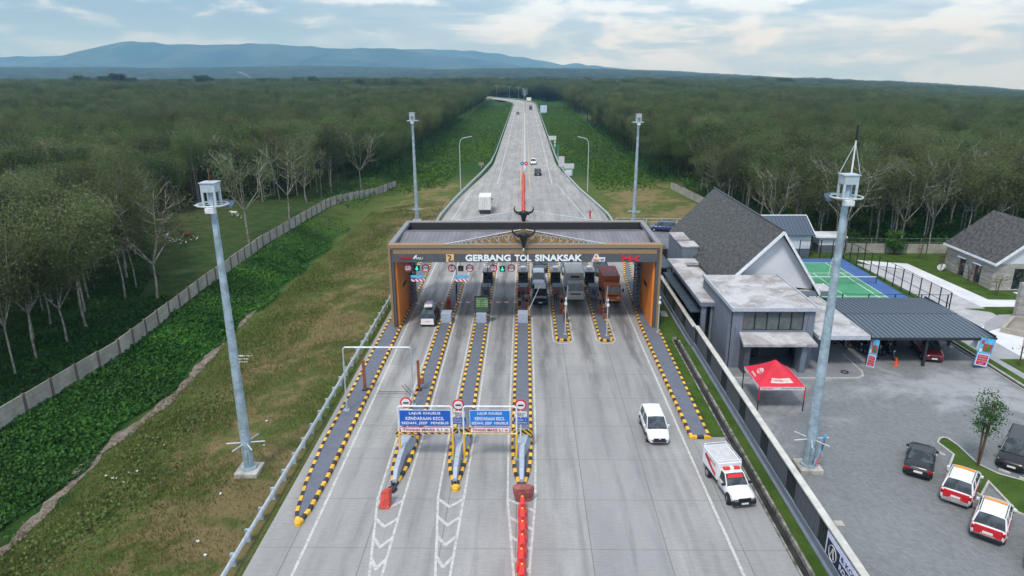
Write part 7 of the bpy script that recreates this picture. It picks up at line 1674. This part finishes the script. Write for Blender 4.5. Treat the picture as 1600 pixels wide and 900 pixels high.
DENSE = make_tree(31, 13.0, 5.6, 2.6, nlimb=9, fork=0.25, lsize=0.5)
CLEAR = [(-40.4, 66), (-40.4, 94), (-40.4, 128), (-47, 138), (-54, 132), (-61, 129), (-66, 118), (-62, 108), (-53.5, 94), (-46.5, 80), (-43, 70)]
def inpoly(x, y, P):
    c = False; j = len(P)-1
    for i in range(len(P)):
        if (P[i][1] > y) != (P[j][1] > y) and x < (P[j][0]-P[i][0])*(y-P[i][1])/(P[j][1]-P[i][1])+P[i][0]: c = not c
        j = i
    return c
curve_pts = [(centre(y), y) for y in range(640, 861, 6)]
def forest_ok(x, y):
    if y < 165:
        if x < 0: return x < -41.3 and not inpoly(x, y, CLEAR)
        if x < 36.5: return x > 36.0 and y > 116
        if x < 46: return y > 102
        return y > 97.5
    if y < 640: return x < -32.5 or x > 31.5
    if y < 900:
        if min((x-a)**2+(y-b)**2 for a, b in curve_pts) < 21**2: return False
        if y < 740: return x < centre(y)-22 or x > centre(y)+24
        return True
    if 1500 < y < 1900 and -330 < x < -150: return False
    return True
def view_ok(x, y, z, m):
    p = proj(x, y, z+9); return -m < p[0] < 1600+m and p[1] < 900+m*1.2
pts = []   # x, y, scale xy, scale z, r
def band(r0, r1, step, sxy, sz, jit, margin):
    n = int(r1/step)+1
    for j in range(-2 if r0 == 0 else 0, n+1):
        for i in range(-n, n+1):
            x = (i+0.5*(j % 2))*step+rng.uniform(-jit, jit)*step; y = j*step*0.9+rng.uniform(-jit, jit)*step; r = math.hypot(x, y)
            if r < r0 or r >= r1 or y < 8: continue
            if abs(x) > y*0.95+55: continue
            if not forest_ok(x, y): continue
            if not view_ok(x, y, 0, margin): continue
            f = rng.uniform(0.86, 1.14); lf_ = mnoise.noise(Vector((x*0.035/max(1, sxy**.6), y*0.03/max(1, sxy**.6), 0)))
            pts.append((x, y, sxy*f*rng.uniform(0.8, 1.12), sz*(rng.uniform(0.82, 1.13)+0.13*lf_), r))
band(0, 420, 4.5, 0.82, 1.0, 0.22, 240); band(420, 1000, 6.4, 1.15, 1.02, 0.3, 60); band(1000, 2300, 12.5, 2.1, 1.10, 0.35, 40); band(2300, 5200, 31, 5.2, 1.5, 0.4, 30)
pts.sort(key=lambda p: p[4])
# the specimens nearest the viewer stand as trees of their own, the plantation beyond is one mass
near = []; rest = []
for p in pts:
    q = proj(p[0], p[1], 11)
    if len(near) < 285 and p[4] < 260 and -60 < q[0] < 1660 and q[1] < 930: near.append(p)
    else: rest.append(p)
LABL = 'rubber tree with forked trunk and muted green crown in the left plantation'
LABR = 'rubber tree with forked trunk and muted green crown in the right plantation'
def place_tree(tm, cm, x, y, z, sxy, sz, rz, label, group, name='rubber_tree', cat='tree'):
    r = root(name, label, cat, (x, y, z), group, local=True, rz=rz); r.scale = (sxy, sxy, sz)
    for nm, me in (('trunk', tm), ('crown', cm)):
        o = bpy.data.objects.new(nm, me); C.objects.link(o); o.parent = r
    return r
for i, (x, y, sxy, sz, r_) in enumerate(near):
    tm, cm = PROTO[int(rng.integers(len(PROTO)))] if rng.random() > 0.22 else BARE[int(rng.integers(2))]
    place_tree(tm, cm, x, y, terr(x, y), sxy, sz, rng.uniform(0, 6.28), LABL if x < 0 else LABR, 'rubber trees left of the road' if x < 0 else 'rubber trees right of the road')
for (px_, py_, k, lab) in ((389, 378, 0, 'tall bare pale barked tree standing in the clearing by the cows'), (246, 468, 1, 'thin pale tree with few leaves in front of the clearing, nearest the wall'), (1318, 398, 0, 'leaning pale forked tree with sparse crown behind the court'), (1407, 392, 1, 'pale forked tree behind the rear concrete wall of the lawn'), (452, 342, 1, 'pale tree standing close to the panel wall right of the clearing'), (565, 302, 0, 'lone pale tree close to the far end of the panel wall')):
    p = g(px_, py_, terr(*tuple(g(px_, py_))[:2])); place_tree(*BARE[k], p.x, p.y, terr(p.x, p.y), 1.05, 1.05, k*2.1, lab, 'pale sparse trees', 'sparse_tree')
def gn_scatter(obj, protos, scale_attr='scl'):
    col = bpy.data.collections.new(obj.name+'_sources')
    for k, o in enumerate(protos): col.objects.link(o)
    ng = bpy.data.node_groups.new(obj.name+'_scatter', 'GeometryNodeTree'); ng.interface.new_socket('Geometry', in_out='INPUT', socket_type='NodeSocketGeometry'); ng.interface.new_socket('Geometry', in_out='OUTPUT', socket_type='NodeSocketGeometry')
    n = ng.nodes; L = ng.links.new; gi = n.new('NodeGroupInput'); go = n.new('NodeGroupOutput'); mp = n.new('GeometryNodeMeshToPoints'); iop = n.new('GeometryNodeInstanceOnPoints'); ci = n.new('GeometryNodeCollectionInfo')
    ci.inputs['Collection'].default_value = col; ci.inputs['Separate Children'].default_value = True; ci.inputs['Reset Children'].default_value = True
    def at(nm, typ): a = n.new('GeometryNodeInputNamedAttribute'); a.data_type = typ; a.inputs['Name'].default_value = nm; return a.outputs['Attribute']
    L(gi.outputs[0], mp.inputs[0]); L(mp.outputs[0], iop.inputs['Points']); L(ci.outputs[0], iop.inputs['Instance']); iop.inputs['Pick Instance'].default_value = True
    L(at('idx', 'INT'), iop.inputs['Instance Index']); L(at('rot', 'FLOAT_VECTOR'), iop.inputs['Rotation']); L(at('scl', 'FLOAT_VECTOR'), iop.inputs['Scale']); L(iop.outputs[0], go.inputs[0])
    md = obj.modifiers.new('scatter', 'NODES'); md.node_group = ng
def joined(tm, cm, name):
    bm = bmesh.new(); bm.from_mesh(cm); lay = bm.faces.layers.float.get('lv'); bm.from_mesh(tm); nf = len(tm.polygons); bm.faces.ensure_lookup_table()
    for f in bm.faces[-nf:]: f.material_index = 1
    me = bpy.data.meshes.new(name); bm.to_mesh(me); bm.free(); me.materials.clear(); me.materials.append(LEAF); me.materials.append(BARK)
    return bpy.data.objects.new(name, me)
SRC = [joined(*PROTO[i], 'plantation_tree') for i in range(5)]+[joined(*BARE[i], 'plantation_tree') for i in range(2)]
def scatter_object(name, plist, label, side):
    me = bpy.data.meshes.new(name); me.from_pydata([(x, y, terr(x, y)) for x, y, *_ in plist], [], [])
    idx = me.attributes.new('idx', 'INT', 'POINT'); idx.data.foreach_set('value', [int(rng.integers(5)) if rng.random() > (0.32 if p[4] < 500 else 0.15) else 5+int(rng.integers(2)) for p in plist])
    rt = me.attributes.new('rot', 'FLOAT_VECTOR', 'POINT'); rt.data.foreach_set('vector', [c for p in plist for c in (0, 0, rng.uniform(0, 6.28))])
    sc = me.attributes.new('scl', 'FLOAT_VECTOR', 'POINT'); sc.data.foreach_set('vector', [c for p in plist for c in (p[2], p[2], p[3])])
    o = bpy.data.objects.new(name, me); C.objects.link(o); tag(o, label, 'plantation', kind='stuff'); gn_scatter(o, SRC); return o
scatter_object('forest', rest, 'endless closed canopy of the rubber plantation on both sides of the road', 0)
print('trees', len(near), len(rest))
# dark round crowned trees standing above the plantation
for i, (px_, ty, s_, Y) in enumerate(((118, 119, 1.2, 820), (132, 121, 1.0, 830), (162, 120, 1.1, 830), (182, 116, 1.6, 840), (205, 122, 1.0, 830), (238, 124, 0.9, 840), (285, 125, 0.9, 840), (318, 119, 1.7, 850), (352, 124, 1.0, 840), (408, 123, 0.9, 850), (430, 124, 0.9, 860), (465, 121, 1.2, 870), (490, 120, 1.2, 870), (1145, 123, 0.9, 1150), (1182, 122, 1.6, 1150), (1213, 125, 1.3, 1160), (1228, 123, 1.5, 1150), (1243, 128, 1.0, 1150), (1168, 127, 0.9, 1150))):
    t = atY(px_, ty, Y); z = terr(t.x, t.y); hh = max(14, t.z-z)
    place_tree(*DENSE, t.x, t.y, z, s_*Y/850, hh/13.0, i*1.3, ('dark dense round crowned tree rising in a row above the left plantation' if px_ < 700 else 'dark dense round crowned tree on the right skyline'), 'dark trees above the left plantation' if px_ < 700 else 'dark trees on the right skyline', 'broadleaf_tree')
# vines
def lump(x, y): return 0.34*(mnoise.noise(Vector((x*0.55, y*0.55, 0)))+0.5*mnoise.noise(Vector((x*1.6, y*1.6, 4))))+0.28
def scatter_leaves(name, n, fx, size, m, label, flat, hgt, upright=False, lvf=None):
    rg = np.random.default_rng(len(name)); P = []; LV = []
    while len(P) < n:
        r_ = fx(rg)
        if r_ is None: continue
        P.append(r_[:3]); LV.append(r_[3])
    P = np.array(P); V = leaf_quads(P, rg.uniform(0.7, 1.3, len(P))*size, rg, flat, 0.75 if not upright else 0.22)
    if upright:
        n_ = len(P); V = V.reshape(-1, 4, 3); a = rg.uniform(0, 6.28, n_); hh = rg.uniform(0.5, 1.3, n_)*size; w = size*0.16; dx = np.cos(a)*w; dy = np.sin(a)*w; tl = rg.normal(size=(n_, 2))*size*0.3
        V[:, 0] = P+np.stack([dx, dy, 0*a], 1); V[:, 1] = P-np.stack([dx, dy, 0*a], 1); V[:, 2] = P+np.stack([tl[:, 0]-dx*.2, tl[:, 1]-dy*.2, hh], 1); V[:, 3] = P+np.stack([tl[:, 0]+dx*.2, tl[:, 1]+dy*.2, hh], 1); V = V.reshape(-1, 3)
    o = bpy.data.objects.new(name, quadmesh(name, V, [m], np.array(LV))); C.objects.link(o); tag(o, label, 'ground cover', kind='stuff'); return o
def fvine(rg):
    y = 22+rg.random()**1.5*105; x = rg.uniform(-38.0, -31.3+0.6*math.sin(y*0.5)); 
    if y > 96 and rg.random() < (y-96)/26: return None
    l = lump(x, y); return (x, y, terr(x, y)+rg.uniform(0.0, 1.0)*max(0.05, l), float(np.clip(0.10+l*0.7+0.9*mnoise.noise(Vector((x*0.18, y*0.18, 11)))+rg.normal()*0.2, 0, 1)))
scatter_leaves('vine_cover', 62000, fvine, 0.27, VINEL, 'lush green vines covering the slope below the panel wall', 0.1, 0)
def fvine2(rg):
    y = 30+rg.random()*75; x = -39.4-abs(rg.normal())*9; 
    if inpoly(x, y, [(a+0.8 if a > -41 else a, b) for a, b in CLEAR]) and y > 74: return None
    l = lump(x, y); return (x, y, terr(x, y)+rg.uniform(0, 0.8)*max(0.05, l), float(np.clip(l*0.7+rg.normal()*0.2, 0, 1)))
scatter_leaves('vine_undergrowth', 24000, fvine2, 0.30, VINEL, 'dark creeping undergrowth beneath the plantation trees on the left', 0.1, 0)
def fvine3(rg):
    y = 150+rg.random()**1.3*420
    if rg.random() < 0.5: x = -rg.uniform(10.5 if y > 200 else 18, 32)
    else: x = rg.uniform(11 if y > 200 else 16, 31)
    if y < 175 and rg.random() > (y-150)/25: return None
    l = lump(x*0.5, y*0.3); return (x, y, terr(x, y)+rg.uniform(0, 1.3)*max(0.05, l), float(np.clip(0.3+l*0.6+rg.normal()*0.25, 0, 1)))
scatter_leaves('verge_growth', 42000, fvine3, 0.62, VERGEL, 'bright green growth on the banks beside the far road', 0.15, 0)
def fgrass(rg):
    y = 22+rg.random()**1.4*115; x = rg.uniform(-30.5, -15.9)
    c = mnoise.noise(Vector((x*0.22, y*0.22, 7))); d = mnoise.noise(Vector((x*0.8, y*0.8, 2)))
    gr = 0.0 if x > -22 else 0.25
    if rg.random() > 0.45+c*0.9+gr: return None
    return (x, y, terr(x, y)+0.03, float(np.clip(0.5-c*1.0-gr+d*0.4+rg.normal()*0.25, 0, 1)))
scatter_leaves('grass_tufts', 60000, fgrass, 0.20, GRASSL, 'rough mixed green and dry grass on the left verge', 0, 0, True)
def fweed(rg):
    c = ((-26.5, 34.5), (-25.5, 38), (-27.5, 44), (-26.0, 49), (-28.5, 30), (-27, 63), (-28, 72), (-26.5, 84), (-25, 93), (-27.5, 100), (-24, 110), (-29, 88))[int(rg.integers(12))]
    x, y = c[0]+rg.normal()*1.3, c[1]+rg.normal()*2.6
    return (x, y, terr(x, y)+abs(rg.normal())*0.22, float(np.clip(rg.normal(0.4, 0.3), 0, 1)))
scatter_leaves('weeds', 9000, fweed, 0.20, leaf_mat('weed_leaves', (0.045, 0.095, 0.020), (0.11, 0.18, 0.045), (0.09, 0.14, 0.035), 0.2), 'patches of taller green weeds in the rough grass', 0.1, 0)
def fedge(rg):
    k = rg.random()
    if k < 0.45: x, y = rg.uniform(37, 112), 0; y = 99+abs(rg.normal())*14
    elif k < 0.7: y = rg.uniform(118, 330); x = (36 if y < 160 else 31.5)+abs(rg.normal())*5
    else: y = rg.uniform(132, 420); x = -33-abs(rg.normal())*5
    if k < 0.45 and x < 46: y = max(y, 103)
    l = lump(x*0.7, y*0.7)
    if l < 0.2: return None
    return (x, y, terr(x, y)+rg.uniform(0, 1.6)*l*2.0, float(np.clip(0.3+rg.normal()*0.3, 0, 1)))
scatter_leaves('edge_undergrowth', 30000, fedge, 0.42, VINEL, 'low bushes and saplings along the shaded plantation edges', 0.15, 0)
# young trees and bushes on the right
def small_tree(label, x, y, h, seed, name='young_tree', stems=4, dens=1.0, wide=0.5, low=0.35, lsize=0.16, group=None):
    rr = random.Random(seed); rg = np.random.default_rng(seed); r = root(name, label, 'tree', (x, y, 0.1), group, local=True); w = MB(); cs = []
    for i in range(stems):
        a = 2*PI*i/stems+rr.random(); e = Vector((math.cos(a)*wide*0.7, math.sin(a)*wide*0.7, h*rr.uniform(0.85, 1))); w.path([(math.cos(a)*.05, math.sin(a)*.05, 0), e*0.5+Vector((0, 0, 0)), e], [0.05, 0.035, 0.012], 5)
        for k in range(8):
            t = rr.uniform(low, 1.0); q = e*t; aa = rr.uniform(0, 6.28); b = q+Vector((math.cos(aa)*wide*rr.uniform(.4, 1.1), math.sin(aa)*wide*rr.uniform(.4, 1.1), rr.uniform(0, .3))); w.tube(q, b, 0.012, 0.005, 3); cs.append(np.array(b)+rg.normal(size=(int(26*dens), 3))*np.array([.24, .24, .13]))
    cen = np.concatenate(cs); V = leaf_quads(cen, rg.uniform(.7, 1.3, len(cen))*lsize, rg, .2); w.build('trunk', mat('young_bark', (0.12, 0.07, 0.045), 0.9), r)
    o = bpy.data.objects.new('crown', quadmesh('crown', V, [VINEL if dens > 1.2 else LEAF], np.clip(rg.normal(.4, .3, len(cen)), 0, 1))); C.objects.link(o); o.parent = r; return r
p = g(1527, 730); small_tree('slender multi stemmed young tree growing from the parking island', p.x, p.y, 5.3, 5, stems=5, dens=1.5, wide=0.42, low=0.42, lsize=0.14)
for i, (px_, py_, h, d, st, lab) in enumerate(((1397, 397, 3.2, 3.0, 7, 'bright green bushy tree in front of the rear concrete wall'), (1488, 405, 2.6, 1.4, 3, 'small green shrub at the back corner of the stone house'), (1470, 423, 2.6, 0.12, 4, 'bare staked sapling on the lawn left of the stone house'), (1436, 404, 2.4, 0.10, 3, 'bare thin sapling on the lawn nearer the court'), (1556, 462, 2.6, 0.12, 3, 'bare sapling in front of the corner of the stone house'), (1512, 440, 2.2, 0.08, 2, 'thin leaning sapling before the stone house windows'), (1592, 572, 3.0, 0.08, 2, 'thin bare sapling in the grass patch at the right edge'))):
    q = g(px_, py_); small_tree(lab, q.x, q.y, h, 40+i, 'sapling' if d < 1 else 'shrub', st, d, 0.95 if d > 2 else 0.5, 0.15 if d > 1 else 0.4, 0.20)

# ---------------------------------------------------------------- mountains
def ridge(name, label, sil, Y, depth, seed):
    xs_ = np.linspace(-200, sil[-1][0], 230); px_, py_ = [a for a, _ in sil], [b for _, b in sil]; nr = 26; mb = MB()
    for j in range(nr):
        t = j/(nr-1); yy = Y-depth*(1-t)
        for x in xs_:
            top = np.interp(x, px_, py_); P = atY(x, top, Y); hz = P.z; wx = P.x*yy/Y if False else P.x
            n = mnoise.noise(Vector((wx*0.0011+seed, yy*0.0011, 0))); n2 = mnoise.noise(Vector((wx*0.004+seed, yy*0.003, 3)))
            spur = abs(mnoise.noise(Vector((wx*0.0022+seed, yy*0.0005, 9))))
            prof = t**1.25*(1-min(0.9, 1.5*spur)*(1-t)**0.7*0.9)
            z = -60+(hz+60)*prof+(n*120+n2*70)*math.sin(PI*t)*(0.25+0.75*t) + (mnoise.noise(Vector((wx*0.006, seed, 1)))*14 if t == 1 else 0)
            mb.v.append((wx, yy, z))
    nx = len(xs_)
    for x in xs_:
        top = np.interp(x, px_, py_); P = atY(x, top, Y); mb.v.append((P.x, Y+600, -60))
    for j in range(nr):
        for i in range(nx-1): mb.f.append((j*nx+i, j*nx+i+1, (j+1)*nx+i+1, (j+1)*nx+i)); mb.m.append(0)
    s = SM('mountain_forest'); c = s.mix(s.ramp(s.noise(s.co('World'), 0.0016, 7, 0.65), 0.35, 0.65), (0.008, 0.018, 0.012), (0.045, 0.065, 0.04)); o = mb.build(name, s.done(c, 0.95, spec=0.05), smooth=True); tag(o, label, kind='structure')
ridge('mountains', 'broad forested mountain under the cloud on the left', [(-200, 92), (0, 89), (60, 88), (95, 87), (130, 79), (170, 69), (205, 64), (260, 69), (330, 70), (420, 68), (470, 72), (530, 76), (600, 75), (621, 76), (675, 86), (746, 92), (807, 101), (834, 108), (900, 116), (960, 120)], 7600, 2400, 3.1)
ridge('mountains', 'paler serrated mountain range receding to the right', [(-200, 110), (500, 100), (600, 80), (645, 76), (699, 78), (732, 79), (783, 85), (827, 91), (854, 96), (881, 101), (894, 99), (908, 98), (918, 102), (945, 104), (979, 108), (1002, 113), (1036, 115), (1070, 118), (1100, 123), (1120, 127)], 9600, 1800, 8.4)
# smoke wisp
sk = MB(); sp = atY(397, 127, 1500); rings = []
for i in range(8):
    t = i/7; w = 1.5+5.5*t; cx_ = sp.x-26*t*t-4*t; rings.append([(cx_+w*math.cos(a), 1500+w*math.sin(a), sp.z-4+24*t) for a in [2*PI*k/10 for k in range(10)]])
sk.loft(rings); s = SM('smoke_wisp'); s.nt.nodes.remove(s.b); pv = s.nt.nodes.new('ShaderNodeVolumePrincipled'); pv.inputs['Density'].default_value = 0.025; pv.inputs['Color'].default_value = (0.8, 0.85, 0.95, 1); s.L(pv.outputs[0], s.nt.nodes['Material Output'].inputs['Volume'])
tag(sk.build('smoke', s.m), 'thin pale smoke wisp rising from the far plantation on the left', 'smoke', kind='stuff')
# ---------------------------------------------------------------- air
def haze():
    lo = 1e9
    for y in ys[::6]:
        for x in (xs[0], xs[-1], xs[len(xs)//2]): lo = min(lo, terr(x, y))
    s = SM('haze_air'); s.nt.nodes.remove(s.b); pv = s.nt.nodes.new('ShaderNodeVolumePrincipled'); pv.inputs['Density'].default_value = 0.00014; pv.inputs['Color'].default_value = (0.23, 0.56, 1.0, 1); pv.inputs['Absorption Color'].default_value = (1, 1, 1, 1); pv.inputs['Anisotropy'].default_value = 0.0
    s.L(pv.outputs[0], s.nt.nodes['Material Output'].inputs['Volume'])
    o = MB().box(xs[0]-400, xs[-1]+400, -60, 12800, lo-30, 640).build('haze', s.m); tag(o, 'pale blue air fading the far hills', kind='stuff')
haze()
for o in bpy.data.objects:
    for k in ('_o', '_dims'):
        if k in o: del o[k]
